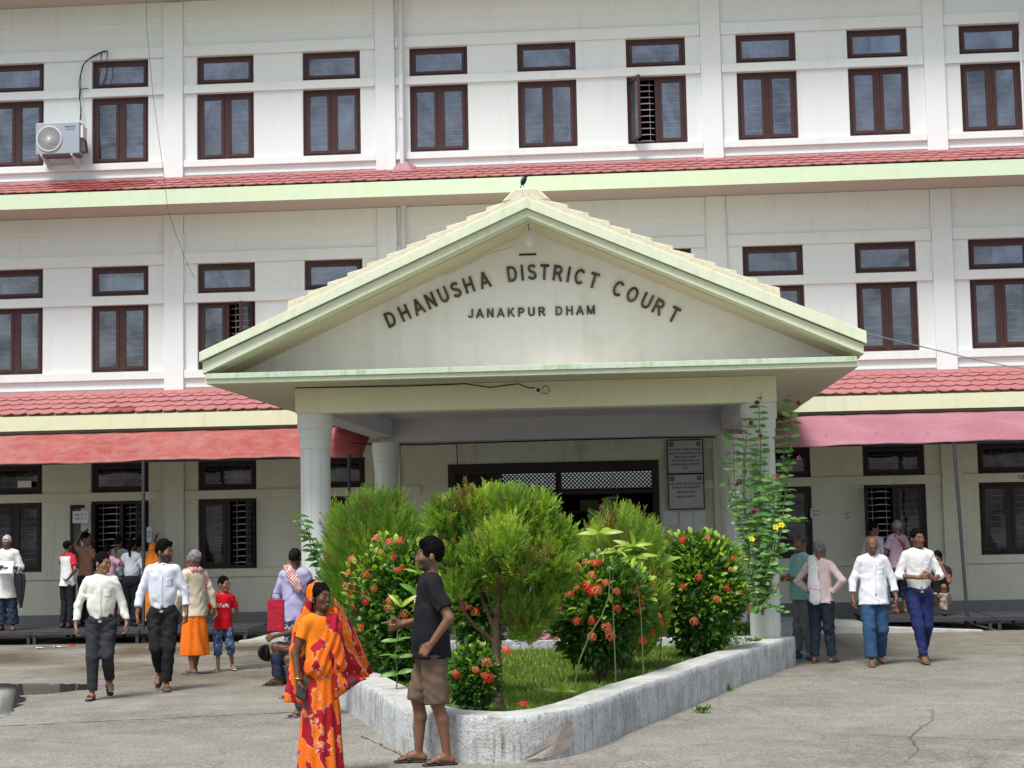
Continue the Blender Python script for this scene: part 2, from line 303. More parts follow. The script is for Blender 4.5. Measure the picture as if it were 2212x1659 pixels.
# ================================================================ COURT BUILDING
BLD = empty('court_building', (0, 0, 0), 'long white three storey court building with red tiled eaves and brown windows', 'building')
X0, X1 = -15.6, 10.6
WC = [-13.59+2.035*i for i in range(12)]          # window centres
HW = .55
PIL = [-14.6+.0, -8.47+0.0-4.07+0.0, -8.47, -4.42, 1.67, 5.74, 9.80]   # pillar centres
DOOR = (-3.36, .50)
FL = {1: dict(sb=.90, st=1.05, mb=2.34, mt=2.50, lb=3.06, lt=3.27, cl=3.5, so=3.62),
      2: dict(sb=4.60, st=4.75, mb=6.02, mt=6.19, lb=6.76, lt=6.97, cl=7.36, so=7.70),
      3: dict(sb=8.60, st=8.73, mb=10.02, mt=10.18, lb=10.74, lt=10.95, cl=11.43, so=11.80)}
def wall_mesh():
    w = MB()
    def strip(z0, z1, ops, y0=0, y1=.24):
        x = X0
        for a, b in sorted(ops):
            if a > x: w.box(x, a, y0, y1, z0, z1)
            x = max(x, b)
        w.box(x, X1, y0, y1, z0, z1)
    for f in (1, 2, 3):
        q = FL[f]; w.mi = 0 if f > 1 else 1
        base = {1: -.2, 2: 3.62, 3: 7.70}[f]
        wins = [(c-HW, c+HW) for c in WC]
        if f == 1:
            wins = [o for o in wins if o[1] < DOOR[0]+.2 or o[0] > DOOR[1]+.02 and o[0] > 1.5]
            wins = [o for o in wins if not (o[0] < DOOR[1] and o[1] > DOOR[0])]
            dr = [DOOR]
            strip(base, q['st'], dr); strip(q['st'], q['mb'], wins+dr); strip(q['mb'], q['mt'], dr); strip(q['mt'], 2.88, wins+dr); strip(2.88, q['lb'], wins); strip(q['lb'], q['so'], [])
        else:
            strip(base, q['st'], []); strip(q['st'], q['mb'], wins); strip(q['mb'], q['mt'], []); strip(q['mt'], q['lb'], wins); strip(q['lb'], q['so'], [])
    return w
wall_mesh().build('wall', [MT['wall'], MT['gwall']], BLD)
def cut_x(x0, x1, holes):
    out = []; x = x0
    for a, b in sorted(holes):
        if b <= x or a >= x1: continue
        if a > x: out.append((x, a))
        x = max(x, b)
    if x < x1: out.append((x, x1))
    return out
for f in (1, 2, 3):
    q = FL[f]; m = MT['wall'] if f > 1 else MT['gwall']; hole = [DOOR] if f == 1 else []
    pe = [(p-.19, p+.19) for p in PIL]
    for nm, z0, z1, yy in (('sill_band', q['sb'], q['st'], -.055), ('middle_band', q['mb'], q['mt'], -.05), ('lintel_band', q['lb'], q['lt'], -.05), ('upper_panel', q['cl'], q['so'], -.04)):
        if f == 1 and nm in ('upper_panel', 'lintel_band'): hh = []
        else: hh = hole+([(DOOR[0]-.5, DOOR[1]+.6)] if f == 1 else [])
        for a, c in cut_x(X0, X1, pe+hh): MB().box(a+.001, c-.001, yy, -.001, z0, z1).build(nm, m, BLD, bev=.006)
    # edge strips beside each pillar frame the recessed panels
    for p in PIL:
        if f == 1 and DOOR[0]-.3 < p < DOOR[1]+.3: continue
        z0 = {1: .25, 2: 4.3, 3: 8.3}[f]
        MB().box(p-.185, p+.185, -.075, -.001, z0, q['so']-.002).build('pilaster', m, BLD, bev=.008)
pl = MB()
for a, c in cut_x(X0, X1, [DOOR]): pl.box(a, c, -.075, -.002, -.25, .25)
pl.build('plinth', MT['plinth'], BLD, bev=.01)
# ---------------- floors, room backs (so the windows look into real dim rooms)
r = MB()
for f in (1, 2, 3):
    z0 = {1: -.1, 2: 3.9, 3: 7.95}[f]; z1 = {1: 3.5, 2: 7.5, 3: 11.6}[f]
    if f == 1:
        for a, b in ((X0, DOOR[0]-.25), (DOOR[1]+.25, X1)):
            r.box(a+.02, b, 3.9, 4.0, z0, z1); r.box(a+.02, b, .26, 3.9, z0-.1, z0); r.box(a+.02, b, .26, 3.9, z1, z1+.1)
            for e in (a+.02, b-.12): r.box(e, e+.1, .26, 3.9, z0, z1)
    else:
        r.box(X0+.02, X1-.02, 3.9, 4.0, z0, z1); r.box(X0+.02, X1-.02, .26, 3.9, z0-.1, z0); r.box(X0+.02, X1-.02, .26, 3.9, z1, z1+.1)
        for e in [X0+.02]+[p for p in PIL if X0+1 < p < X1-1]+[X1-.12]: r.box(e, e+.1, .26, 3.9, z0, z1)
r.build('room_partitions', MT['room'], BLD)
MB().box(X0, X1, 12.9, 13.1, 3.6, 11.8).box(X0, X0+.2, .25, 12.9, -.2, 11.8).box(X1-.2, X1, .25, 12.9, -.2, 11.8).box(X0, X1, .25, 12.9, 11.81, 12.0).build('rear_shell', MT['wall'], BLD)
# ---------------- windows
def frame_mb(w, h, t=.06, d=.10):
    return MB().box(-w/2, -w/2+t, 0, d, 0, h).box(w/2-t, w/2, 0, d, 0, h).box(-w/2+t, w/2-t, 0, d, 0, t).box(-w/2+t, w/2-t, 0, d, h-t, h)
def sash_mb(w, h, t=.062, d=.045):
    return frame_mb(w, h, t, d)
Wd = 2*HW-.004
H3 = 1.287; HT = .556
ME = {}
def bevmesh(mb, name, m, bev=.005):
    o = mb.build(name, m, None, bev=bev); me = o.data; bpy.data.objects.remove(o); return me
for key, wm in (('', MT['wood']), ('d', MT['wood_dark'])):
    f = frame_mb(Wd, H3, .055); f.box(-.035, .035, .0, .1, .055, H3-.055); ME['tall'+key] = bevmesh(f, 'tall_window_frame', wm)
    ME['tr'+key] = bevmesh(frame_mb(Wd, HT, .055), 'transom_frame', wm)
    ME['sash'+key] = bevmesh(sash_mb(.455, H3-.115), 'casement', wm)
    ME['tsash'+key] = bevmesh(sash_mb(Wd-.115, HT-.115, .055), 'transom_casement', wm)
ME['pane'] = MB().box(-.165, .165, 0, .004, 0, H3-.115-.12).mesh('pane', MT['glass'])
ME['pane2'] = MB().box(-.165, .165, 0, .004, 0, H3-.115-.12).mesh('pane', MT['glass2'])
ME['tpane'] = MB().box(-Wd/2+.112, Wd/2-.112, 0, .004, 0, HT-.115-.106).mesh('pane', MT['glass'])
ME['pane1'] = MB().box(-.165, .165, 0, .004, 0, H3-.115-.12).mesh('pane', MT['glass1'])
ME['tpane1'] = MB().box(-Wd/2+.112, Wd/2-.112, 0, .004, 0, HT-.115-.106).mesh('pane', MT['glass1'])
g = MB()
for k in range(10):
    z = .10+k*.118; g.tube([(-.47, 0, z), (-.33, 0, z), (-.27, .0, z+.008), (-.13, 0, z+.008), (-.05, 0, z)], [.0045, .0045, .009, .009, .0045], 5)
    g.tube([(.05, 0, z), (.13, 0, z), (.19, .0, z+.008), (.33, 0, z+.008), (.47, 0, z)], [.0045, .0045, .009, .009, .0045], 5)
for x in (-.38, -.13, .13, .38): g.tube([(x, .01, .03), (x, .01, H3-.03)], .004, 5)
ME['grille'] = g.mesh('window_bars', MT['grille'])
g2 = MB()
for k in range(3): g2.tube([(-.45, 0, .14+k*.12), (.45, 0, .14+k*.12)], .006, 5)
for x in (-.25, 0, .25): g2.tube([(x, .01, .03), (x, .01, HT-.03)], .004, 5)
ME['tgrille'] = g2.mesh('window_bars', MT['grille'])
def tall_window(xc, z, fl, opened=None, lab=None, panes=('pane', 'pane'), mt='d'):
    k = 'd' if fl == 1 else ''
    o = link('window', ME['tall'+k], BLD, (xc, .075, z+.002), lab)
    for sd, s_ in ((-1, 'l'), (1, 'r')):
        cx = sd*.262
        if opened and s_ in opened:
            # casement swung outward about its outer stile
            hx = sd*.49; ang = opened[s_]*(-1 if sd < 0 else 1)
            c = link('casement', ME['sash'+k], o, (hx-sd*.2275*math.cos(ang), -abs(.2275*math.sin(ang))*1.0, .057)); c.rotation_euler = (0, 0, ang if sd < 0 else ang)
            # place so that the hinge edge sits on the frame
            off = Matrix.Rotation(c.rotation_euler[2], 3, 'Z') @ Vector((sd*.2275, .0225, 0))
            c.location = (hx-off.x, -.0-off.y, .057)
            p = link('pane', ME[panes[0 if sd < 0 else 1]], o, None); p.rotation_euler = c.rotation_euler
            oo = Matrix.Rotation(c.rotation_euler[2], 3, 'Z') @ Vector((0, .02, .062)); p.location = c.location+oo
        else:
            link('casement', ME['sash'+k], o, (cx, -.012, .057))
            link('pane', ME[panes[0 if sd < 0 else 1]], o, (cx, .008, .057+.06))
    link('window_bars', ME['grille'], o, (0, .13, 0))
    return o
def transom(xc, z, fl, lab=None):
    k = 'd' if fl == 1 else ''
    o = link('transom_window', ME['tr'+k], BLD, (xc, .075, z+.002), lab)
    link('casement', ME['tsash'+k], o, (0, -.012, .057))
    link('pane', ME['tpane1' if fl == 1 else 'tpane'], o, (0, .008, .057+.053)); link('window_bars', ME['tgrille'], o, (0, .13, 0))
    return o
def cloth_panel(name, par, x0, x1, z0, z1, m, folds=9, amp=.02, y=.17, label=None):
    n = folds*6; V = []; F = []
    for j, z in enumerate((z0, (z0+z1)/2, z1)):
        for i in range(n+1):
            t = i/n; V.append((x0+(x1-x0)*t, y+amp*math.sin(t*folds*2*PI), z))
    for j in range(2):
        for i in range(n): a = j*(n+1)+i; F.append([a, a+1, a+n+2, a+n+1])
    return mesh_np(name, V, F, m, par, smooth=True, label=label)
Wn = {}
for i, c in enumerate(WC):
    for fl in (3, 2, 1):
        q = FL[fl]
        if fl == 1 and (DOOR[0]-.6 < c < DOOR[1]+.6): continue
        op = {(3, 7): {'l': 1.2}, (2, 3): {'r': 1.25}, (1, 2): {'l': 2.85, 'r': 1.45}, (1, 3): {'r': 1.5}, (1, 9): {'l': 1.75}, (1, 10): {'l': .25}, (1, 4): {'l': 1.5}}.get((fl, i))
        pn = ('pane', 'pane')
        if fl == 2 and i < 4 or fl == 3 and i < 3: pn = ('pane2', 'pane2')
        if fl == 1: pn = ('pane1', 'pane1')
        lab = None
        if op: lab = 'brown casement window with an opened leaf'
        Wn[fl, i] = tall_window(c, q['st'], fl, op, lab, pn)
        Wn['t', fl, i] = transom(c, q['mt'], fl)
# things seen behind the panes
cloth_panel('curtain', Wn[3, 1], -.45, .45, .08, 1.2, MT['curtain_red'], 7, .02)
cloth_panel('curtain', Wn[3, 2], -.45, .45, .08, 1.2, MT['curtain_red'], 7, .02)
cloth_panel('curtain', Wn[2, 11-1], .08, .45, .08, 1.2, MT['curtain'], 8, .02)
cloth_panel('curtain', Wn[2, 8], -.1, .45, .08, 1.2, MT['curtain'], 8, .02)
CT = {3: 'curtain_b', 4: 'curtain_b', 5: 'curtain', 6: 'curtain', 7: 'curtain', 8: 'curtain_c', 9: 'curtain_b', 10: 'curtain'}
for k, i in ((3, 3), (3, 8), (3, 6), (3, 9), (3, 4), (3, 7), (3, 5), (3, 10)):
    cloth_panel('curtain', Wn[k, i], {7: .06, 8: -.47, 5: -.3, 9: -.47, 10: -.1}.get(i, -.47), {4: -.05, 8: .1, 6: .3, 9: .47, 3: .47}.get(i, .47), .06, 1.23, MT[CT[i]], 6, .012, .2)
for i in range(1, 11): cloth_panel('curtain', Wn['t', 3, i], -.47, .47 if i % 3 else .1, .05, .5, MT[('curtain', 'curtain_c', 'curtain_b')[i % 3]], 6, .012, .2)
for i in range(1, 11): cloth_panel('curtain', Wn['t', 2, i], -.47 if i % 2 else -.1, .47, .05, .5, MT[('curtain_c', 'curtain', 'curtain_c')[i % 3]], 6, .012, .28)
MB().box(.10, .40, .03, .034, .12, 1.02).build('paper_sheet', MT['paper'], Wn[3, 4], label='stained paper sheet behind the right pane')
MB().box(-.10, .43, .03, .034, .11, .43).build('paper_sheet', MT['white_paper'], Wn['t', 3, 9])
MB().box(-.43, .43, .03, .034, .11, .43).build('paper_sheet', MT['paper'], Wn['t', 3, 10])
MB().prism([(-.43, .11), (-.14, .11), (-.13, .3), (-.17, .42), (-.43, .42)], .026, .029).build('paper_sheet', MT['white_paper'], Wn['t', 3, 10])
MB().box(-.10, .43, .03, .034, .11, .43).build('paper_sheet', MT['white_paper'], Wn['t', 2, 10])
MB().prism([(-.43, .11), (.43, .11), (.43, .30), (.25, .38), (.1, .36), (-.05, .40), (-.3, .36), (-.43, .38)], .03, .034).build('paper_sheet', MT['paper'], Wn['t', 2, 2])
MB().prism([(-.1, .11), (.43, .11), (.43, .26), (.25, .33), (.1, .36), (-.0, .28)], .03, .034).build('paper_sheet', MT['paper'], Wn['t', 2, 1])
# ---------------- eaves and tiles
def eave(zb, zt, P, ztop, ytop=-.0, mt='fascia', name='eave_slab', gap=None):
    """fascia + soffit slab + sloping bed under the tiles; cross-section extruded along X"""
    segs = [(X0-.3, X1+.3)] if not gap else [(X0-.3, gap[0]), (gap[1], X1+.3)]
    b = MB()
    for a, c in segs:
        poly = [(-P, zb), (-.003, zb+.02), (-.003, ztop-.05), (-P+.06, zt-.02), (-P+.05, zt), (-P, zt)]
        n = len(poly); vs = [(a, y, z) for y, z in poly]+[(c, y, z) for y, z in poly]
        b.mi = 0; base = len(b.v)
        b.add(vs, [list(range(n)), list(range(2*n-1, n-1, -1))])
        for i in range(n):
            b.mi = 1 if i == 0 else 0
            b.add([vs[i], vs[(i+1) % n], vs[n+(i+1) % n], vs[n+i]], [[0, 1, 2, 3]])
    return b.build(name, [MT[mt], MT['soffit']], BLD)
def tile_mesh(m, w=.247, L=.36, t=.016):
    """one fish-scale tile; local x across, -y down the slope, z out of the slope"""
    n = 9; bot = []
    for k in range(n):
        u = -1+2*k/(n-1); bot.append((u*w/2*.995, -L+.075*(abs(u)**2.2)))
    out = [(w/2, 0.0), (-w/2, 0.0)]+bot
    N = len(out)
    vs = [(x, y, t if y < -.1 else .002) for x, y in out]+[(x, y, 0 if y < -.1 else -.004) for x, y in out]
    fs = [list(range(N))]+[[N+i for i in range(N)][::-1]]+[[i, N+i, N+(i+1) % N, (i+1) % N] for i in range(N)]
    me = bpy.data.meshes.new('roof_tile'); me.from_pydata(vs, [], [f if i else f[::-1] for i, f in enumerate(fs)]); me.materials.append(m); me.update()
    bm = bmesh.new(); bm.from_mesh(me); bmesh.ops.recalc_face_normals(bm, faces=bm.faces); bm.to_mesh(me); bm.free()
    return me
TM = tile_mesh(MT['tile']); TMw = tile_mesh(MT['tile_wet'])
def tile_course(par, P, zlow, ztop, rows, vis, wet=None):
    """rows of tiles from eave edge to wall; vis(x) -> True: single object, else joined"""
    dy = P-.02; dz = ztop-zlow; L = math.hypot(dy, dz); ang = math.atan2(dz, dy); ex = L/rows
    rot = Matrix.Rotation(ang, 4, 'X')
    bulk = bmesh.new(); bulk2 = bmesh.new(); cnt = 0
    for r_ in range(rows):
        s_ = (r_+1)*ex+.10        # distance of the tile's head from the eave edge
        for k in range(int((X1-X0+.6)/.25)+1):
            x = X0-.3+.125+k*.25+(.125 if r_ % 2 else 0)
            if x > X1+.3: continue
            head = Vector((x, -P+.02+math.cos(ang)*(s_-.0), zlow+math.sin(ang)*(s_)+.012+.006*rng.random()))
            tl = rot @ Matrix.Rotation(-.034-.006*abs(rng.normal()), 4, 'X') @ Matrix.Rotation(.012*rng.normal(), 4, 'Z')
            m4 = Matrix.Translation(head) @ tl
            # clip the top row against the wall: slide down
            if head.y > -.01: m4 = Matrix.Translation(head+Vector((0, -.02-head.y, -(head.y+.02)*math.tan(ang)))) @ tl
            iswet = wet and wet(x, r_)
            if vis(x, r_) and cnt < 296:
                o = link('roof_tile', TMw if iswet else TM, par); o.matrix_local = m4; cnt += 1
            else:
                tmp = bulk2 if iswet else bulk
                n0 = len(tmp.verts); tmp.from_mesh(TM); tmp.verts.ensure_lookup_table()
                bmesh.ops.transform(tmp, matrix=m4, verts=tmp.verts[n0:])
    for bmx, m in ((bulk, MT['tile']), (bulk2, MT['tile_wet'])):
        if len(bmx.verts):
            me = bpy.data.meshes.new('roof_tiles'); bmx.to_mesh(me); me.materials.append(m)
            tag(link('roof_tiles', me, par), kind='stuff')
        bmx.free()
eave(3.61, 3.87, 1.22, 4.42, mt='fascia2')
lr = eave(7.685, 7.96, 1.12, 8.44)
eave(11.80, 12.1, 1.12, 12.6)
rf = link('lower_tiled_roof', MB().box(X0-.3, X1+.3, -.012, -.002, 4.43, 4.46).mesh('lower_tiled_roof', MT['wall']), BLD)
tile_course(rf, 1.20, 3.88, 4.40, 5, lambda x, r_: -12.1 < x < -4.0 or 1.6 < x < 7.0, wet=lambda x, r_: r_ == 0 and -9.4 < x < -8.9)
ru = link('upper_tiled_roof', MB().box(X0-.3, X1+.3, -.012, -.002, 8.45, 8.48).mesh('upper_tiled_roof', MT['wall']), BLD)
tile_course(ru, 1.10, 7.97, 8.42, 5, lambda x, r_: r_ < 1 and -11.9 < x < 7, wet=lambda x, r_: (x+9.7)**2/1.0+(r_-2.4)**2/8 < 1)
# ---------------- doorway and passage
D = MB(); dz = 2.88
D.box(DOOR[0]+.002, DOOR[0]+.12, -.03, .16, -.1, dz).box(DOOR[1]-.12, DOOR[1]-.002, -.03, .16, -.1, dz).box(DOOR[0]+.12, DOOR[1]-.12, -.03, .16, dz-.20, dz-.002).box(DOOR[0]+.12, DOOR[1]-.12, 0, .12, 2.28, 2.36)
for x in (-2.95,): D.box(x-.04, x+.04, 0, .12, -.1, 2.28)
dof = D.build('door_frame', MT['wood_dark'], BLD, bev=.006)
lt = MB(); lx0, lx1, lz0, lz1 = DOOR[0]+.13, DOOR[1]-.13, 2.37, 2.675; st = .052
a = lx0-.4; st = .073
while a < lx1+.1:
    for sg in (1, -1):
        # diagonal lattice strip clipped to the panel
        h = lz1-lz0; p0 = (a, lz0) if sg > 0 else (a+h, lz0); p1 = (a+h, lz1) if sg > 0 else (a, lz1)
        xa, xb = sorted((p0[0], p1[0])); ca, cb = max(xa, lx0), min(xb, lx1)
        if cb-ca > .02:
            f = lambda x: (x-p0[0])/(p1[0]-p0[0])*h+lz0
            y0 = .05 if sg > 0 else .062; w_ = .0165
            lt.add([(ca, y0, f(ca)-w_), (cb, y0, f(cb)-w_), (cb, y0, f(cb)+w_), (ca, y0, f(ca)+w_), (ca, y0+.01, f(ca)-w_), (cb, y0+.01, f(cb)-w_), (cb, y0+.01, f(cb)+w_), (ca, y0+.01, f(ca)+w_)], [[0, 1, 2, 3], [7, 6, 5, 4], [0, 4, 5, 1], [3, 2, 6, 7]])
    a += st
lt.build('lattice_panel', MT['black'], dof)
P = MB()   # passage through the building
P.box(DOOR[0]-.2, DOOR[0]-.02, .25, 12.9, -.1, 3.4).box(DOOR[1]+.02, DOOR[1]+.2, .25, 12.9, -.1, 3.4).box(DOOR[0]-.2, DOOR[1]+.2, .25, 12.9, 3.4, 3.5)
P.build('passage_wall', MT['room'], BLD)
MB().box(DOOR[0]-.02, DOOR[1]+.02, 11.0, 11.1, -.1, 2.60).box(DOOR[0]-.02, DOOR[1]+.02, 11.0, 11.1, 3.2, 3.4).box(-1.9, -1.75, 10.9, 11.0, 2.3, 3.2).build('passage_screen', MT['black'], BLD)
MB().box(-1.10, -.70, 5.0, 5.04, 2.02, 2.24).build('notice_board', MT['paper'], BLD)
MB().box(-2.2, -.1, 4.95, 5.03, 1.96, 2.01).build('partition_rail', MT['plinth'], BLD)
o = empty('ceiling_lamp', (-.36, 2.2, 2.24), 'white hanging lamp inside the dark entrance passage', 'lamp')
MB().lathe([(.02, .05), (.05, .045), (.13, .015), (.135, 0), (.10, -.03), (.02, -.035)], n=16).build('lamp_shade', MT['white'], o, smooth=True)
MB().tube([(-.09, 0, .03), (0, 0, .5)], .004, 5).tube([(.09, 0, .03), (0, 0, .5)], .004, 5).tube([(0, 0, .5), (0, 0, 1.15)], .004, 5).build('chain', MT['white'], o)
o = MB().box(-14, 12, 17, 17.3, -.3, 4.6).build('courtyard_wall', MT['wall']); tag(o, 'pale plastered wall seen far through the entrance lattice', 'wall')
# ================================================================ PORTICO
POR = empty('portico', (0, 0, 0), 'gabled entrance portico on four round columns in front of the court', 'portico')
BX0, BX1, BY0, BY1, BZ0, BZ1 = -4.262, 1.840, -9.25, -2.8, 3.235, 3.57
b = MB()
b.box(BX0, BX1, BY0, BY0+.36, BZ0, BZ1); b.build('beam', MT['portico'], POR, bev=.008)
for q in ((BX0, BX0+.36, BY0+.36, BY1, BZ0, BZ1), (BX1-.36, BX1, BY0+.36, BY1, BZ0, BZ1), (BX0+.36, BX1-.36, BY1-.3, BY1, BZ0-.08, BZ1)): MB().box(*q).build('beam', MT['ceil'], POR, bev=.008)
MB().box(BX0+.36, BX1-.36, BY0+.36, BY1-.3, BZ1-.05, BZ1-.002).box(BX0+.2, BX1-.2, BY1, -.06, BZ1-.12, BZ1-.002).build('ceiling', MT['ceil'], POR)
def column(x, y, z0, z1, r=.19):
    c = MB(); n = 32
    c.lathe([(r, z0), (r, z1-.44)], (x, y), n); o = c.build('column', MT['column'], POR, smooth=True)
    c = MB(); c.lathe([(r+.012, z1-.445), (r+.012, z1-.32), (r+.022, z1-.315), (r+.022, z1-.20), (r+.038, z1-.195), (r+.038, z1-.002)], (x, y), n)
    c.build('capital', MT['column'], o, smooth=True)
    c = MB()
    for k in range(10):
        a = 2*PI*k/10+.2; c.tube([(x+r*math.cos(a), y+r*math.sin(a), z0), (x+r*math.cos(a), y+r*math.sin(a), z1-.45)], .0022, 4)
    c.build('joint_line', MT['soffit'], o)
for x in (BX0+.215, BX1-.215):
    column(x, BY0+.21, -.1, BZ0); column(x, -3.0, -.1, BZ0-.08)
# eave slab (horizontal) with two-step fascia
EX0, EX1, EY = -5.20, 2.745, -10.12
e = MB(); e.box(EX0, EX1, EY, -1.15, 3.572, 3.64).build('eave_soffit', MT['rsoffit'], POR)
MB().box(EX0, EX1, EY-.002, EY+.18, 3.570, 3.625).build('lower_fascia', MT['rake'], POR, bev=.004)
MB().box(EX0+.01, EX1-.02, EY-.03, EY+.15, 3.628, 3.695).build('upper_fascia', MT['band'], POR, bev=.004)
# gable wall
AX = -1.19; GYF = -10.16
gw = MB(); gw.prism([(EX0+.1, 3.64), (EX1-.1, 3.64), (EX1-.1, 3.80), (AX, 5.58), (EX0+.1, 3.80)], BY0+.04, BY0+.2); gw.build('gable_wall', MT['tymp'], POR)
# rake boards: an outer band and an inner band set back a little
def rake(name, z_tip_t, z_tip_b, z_ap_t, z_ap_b, xl, xr, zr_t, zr_b, y0, y1, m):
    p = MB()
    p.prism([(xl, z_tip_b), (AX, z_ap_b), (AX, z_ap_t), (xl, z_tip_t)], y0, y1)
    p.prism([(AX, z_ap_b), (xr, zr_b), (xr, zr_t), (AX, z_ap_t)], y0, y1)
    return p.build(name, m, POR, bev=.004)
rake('gable_rake', 3.955, 3.838, 5.735, 5.612, -5.25, 2.84, 3.985, 3.835, GYF-.05, -9.9, MT['rake'])
rake('gable_rake', 3.836, 3.690, 5.610, 5.515, -5.22, 2.81, 3.833, 3.715, GYF, -9.9, MT['rake'])
rake('roof_slab', 3.93, 3.675, 5.72, 5.498, -5.21, 2.80, 3.95, 3.70, -9.899, -1.2, MT['rsoffit'])
# cream verge strip above the rake
v = MB(); zl = lambda x: (3.955+(x+5.25)/(AX+5.25)*(5.735-3.955)) if x <= AX else (5.735-(x-AX)/(2.84-AX)*(5.735-3.985))
for a, c in ((-4.15, AX), (AX, 1.84)):
    v.prism([(a, zl(a)+.002), (c, zl(c)+.002), (c, zl(c)+.06), (a, zl(a)+.06)], GYF-.03, -9.9)
v.build('verge_strip', MT['gtile'], POR)
# stepped tile courses on the portico roof
nt_ = 12
for sd in (-1, 1):
    xe = -4.15 if sd < 0 else 1.84
    for k in range(nt_):
        t0 = k/nt_; t1 = (k+1)/nt_
        a = xe+(AX-xe)*t0; c = xe+(AX-xe)*t1; sl = MB()
        za, zc = zl(a), zl(c)
        if sd < 0: poly = [(a, za+.062), (c+.04, zc+.062+.018), (c+.04, zc+.062+.030), (a, za+.062+.062)]
        else: poly = [(c-.04, zc+.062+.018), (a, za+.062), (a, za+.062+.062), (c-.04, zc+.062+.030)]
        sl.prism(poly, GYF-.01+.01*rng.random(), -1.25); sl.build('tile_course', MT['gtile'], POR, bev=.006)
MB().prism([(AX-.30, zl(AX-.3)+.10), (AX+.3, zl(AX+.3)+.10), (AX+.14, 5.865), (AX-.14, 5.865)], GYF-.02, -1.25).build('ridge_cap', MT['gtile'], POR, bev=.02)
# lettering
def glyph(ch, size, name='letter', m='letter', ex=.012, parent=None, align='CENTER'):
    c = bpy.data.curves.new(name, 'FONT'); c.body = ch; c.size = size; c.align_x = align; c.align_y = 'BOTTOM_BASELINE'; c.extrude = ex; c.resolution_u = 2
    t = bpy.data.objects.new(name, c); COL.objects.link(t); bpy.context.view_layer.update()
    me = bpy.data.meshes.new_from_object(t); bpy.data.objects.remove(t); me.name = name; me.materials.clear(); me.materials.append(MT[m] if isinstance(m, str) else m)
    return link(name, me, parent)
def arc_pts(cx, cz, rx, rz, a0, a1, n=10): return [(cx+rx*math.cos(math.radians(a0+(a1-a0)*i/n)), cz+rz*math.sin(math.radians(a0+(a1-a0)*i/n))) for i in range(n+1)]
GL = {'D': (.70, [[(.10, .0), (.10, 1)], [(.10, .91), (.33, .91)]+arc_pts(.33, .5, .28, .41, 90, -90, 12)+[(.33, .09), (.10, .09)]]),
 'H': (.70, [[(.10, 0), (.10, 1)], [(.60, 0), (.60, 1)], [(.10, .52), (.60, .52)]]),
 'A': (.78, [[(.07, -.02), (.39, 1.0)], [(.71, -.02), (.39, 1.0)], [(.18, .31), (.60, .31)]]),
 'N': (.70, [[(.10, 0), (.10, 1)], [(.60, 0), (.60, 1)], [(.11, .98), (.59, .02)]]),
 'U': (.70, [[(.10, 1), (.10, .36)]+arc_pts(.35, .36, .25, .27, 180, 360, 12)+[(.60, 1)]]),
 'S': (.66, [arc_pts(.33, .735, .225, .18, 20, 180, 8)+arc_pts(.33, .735, .225, .21, 180, 270, 4)+arc_pts(.33, .285, .24, .21, 90, 0, 4)+arc_pts(.33, .285, .24, .20, 0, -165, 9)]),
 'T': (.64, [[(.32, 0), (.32, .90)], [(.01, .91), (.63, .91)]]),
 'R': (.70, [[(.10, 0), (.10, 1)], [(.10, .91), (.38, .91)]+arc_pts(.38, .70, .19, .21, 90, -90, 8)+[(.38, .49), (.10, .49)], [(.36, .49), (.63, 0)]]),
 'I': (.28, [[(.14, 0), (.14, 1)]]),
 'C': (.72, [arc_pts(.38, .5, .29, .42, 42, 318, 18)]),
 'O': (.78, [arc_pts(.39, .5, .30, .42, 0, 360, 24)]),
 'J': (.58, [[(.46, 1), (.46, .28)]+arc_pts(.27, .28, .19, .20, 0, -180, 9)]),
 'K': (.72, [[(.10, 0), (.10, 1)], [(.12, .36), (.62, 1)], [(.28, .55), (.66, 0)]]),
 'P': (.66, [[(.10, 0), (.10, 1)], [(.10, .91), (.36, .91)]+arc_pts(.36, .68, .20, .23, 90, -90, 8)+[(.36, .45), (.10, .45)]]),
 'M': (.84, [[(.10, 0), (.10, 1)], [(.74, 0), (.74, 1)], [(.11, .98), (.42, .05)], [(.73, .98), (.42, .05)]])}
def stroke_letter(ch, h, parent, m='letter', th=.165, depth=.022):
    """raised block letter, origin at the middle of its base, drawn as ribbons of constant width"""
    wd, st = GL[ch]; b = MB()
    for si, pts in enumerate(st):
        P_ = [np.array(((x-wd/2)*h, z*h)) for x, z in pts]; closed = np.linalg.norm(P_[0]-P_[-1]) < 1e-6
        n = len(P_); Lf, Rt = [], []
        for i in range(n):
            if closed: p0, p1 = P_[(i-1) % (n-1)], P_[(i+1) % (n-1)]
            else: p0, p1 = P_[max(i-1, 0)], P_[min(i+1, n-1)]
            d = p1-p0; d = d/(np.linalg.norm(d)+1e-9); nn = np.array((-d[1], d[0]))*th*h/2
            Lf.append(P_[i]+nn); Rt.append(P_[i]-nn)
        y0 = -depth-.0006*si; y1 = 0
        vs = [(q[0], y0, q[1]) for q in Lf]+[(q[0], y0, q[1]) for q in Rt]+[(q[0], y1, q[1]) for q in Lf]+[(q[0], y1, q[1]) for q in Rt]
        fs = []
        for i in range(n-1): fs += [[i, i+1, n+i+1, n+i], [i, 2*n+i, 2*n+i+1, i+1], [n+i+1, 3*n+i+1, 3*n+i, n+i]]
        if not closed: fs += [[0, n, 3*n, 2*n], [n-1, 3*n-1, 4*n-1, 2*n-1]]
        b.add(vs, fs)
    return b.build('letter', MT[m], parent)
k8 = 2212/2560
def c5(x, y): return ((850+x/2.572)*k8, (640+y/2.572)*k8)
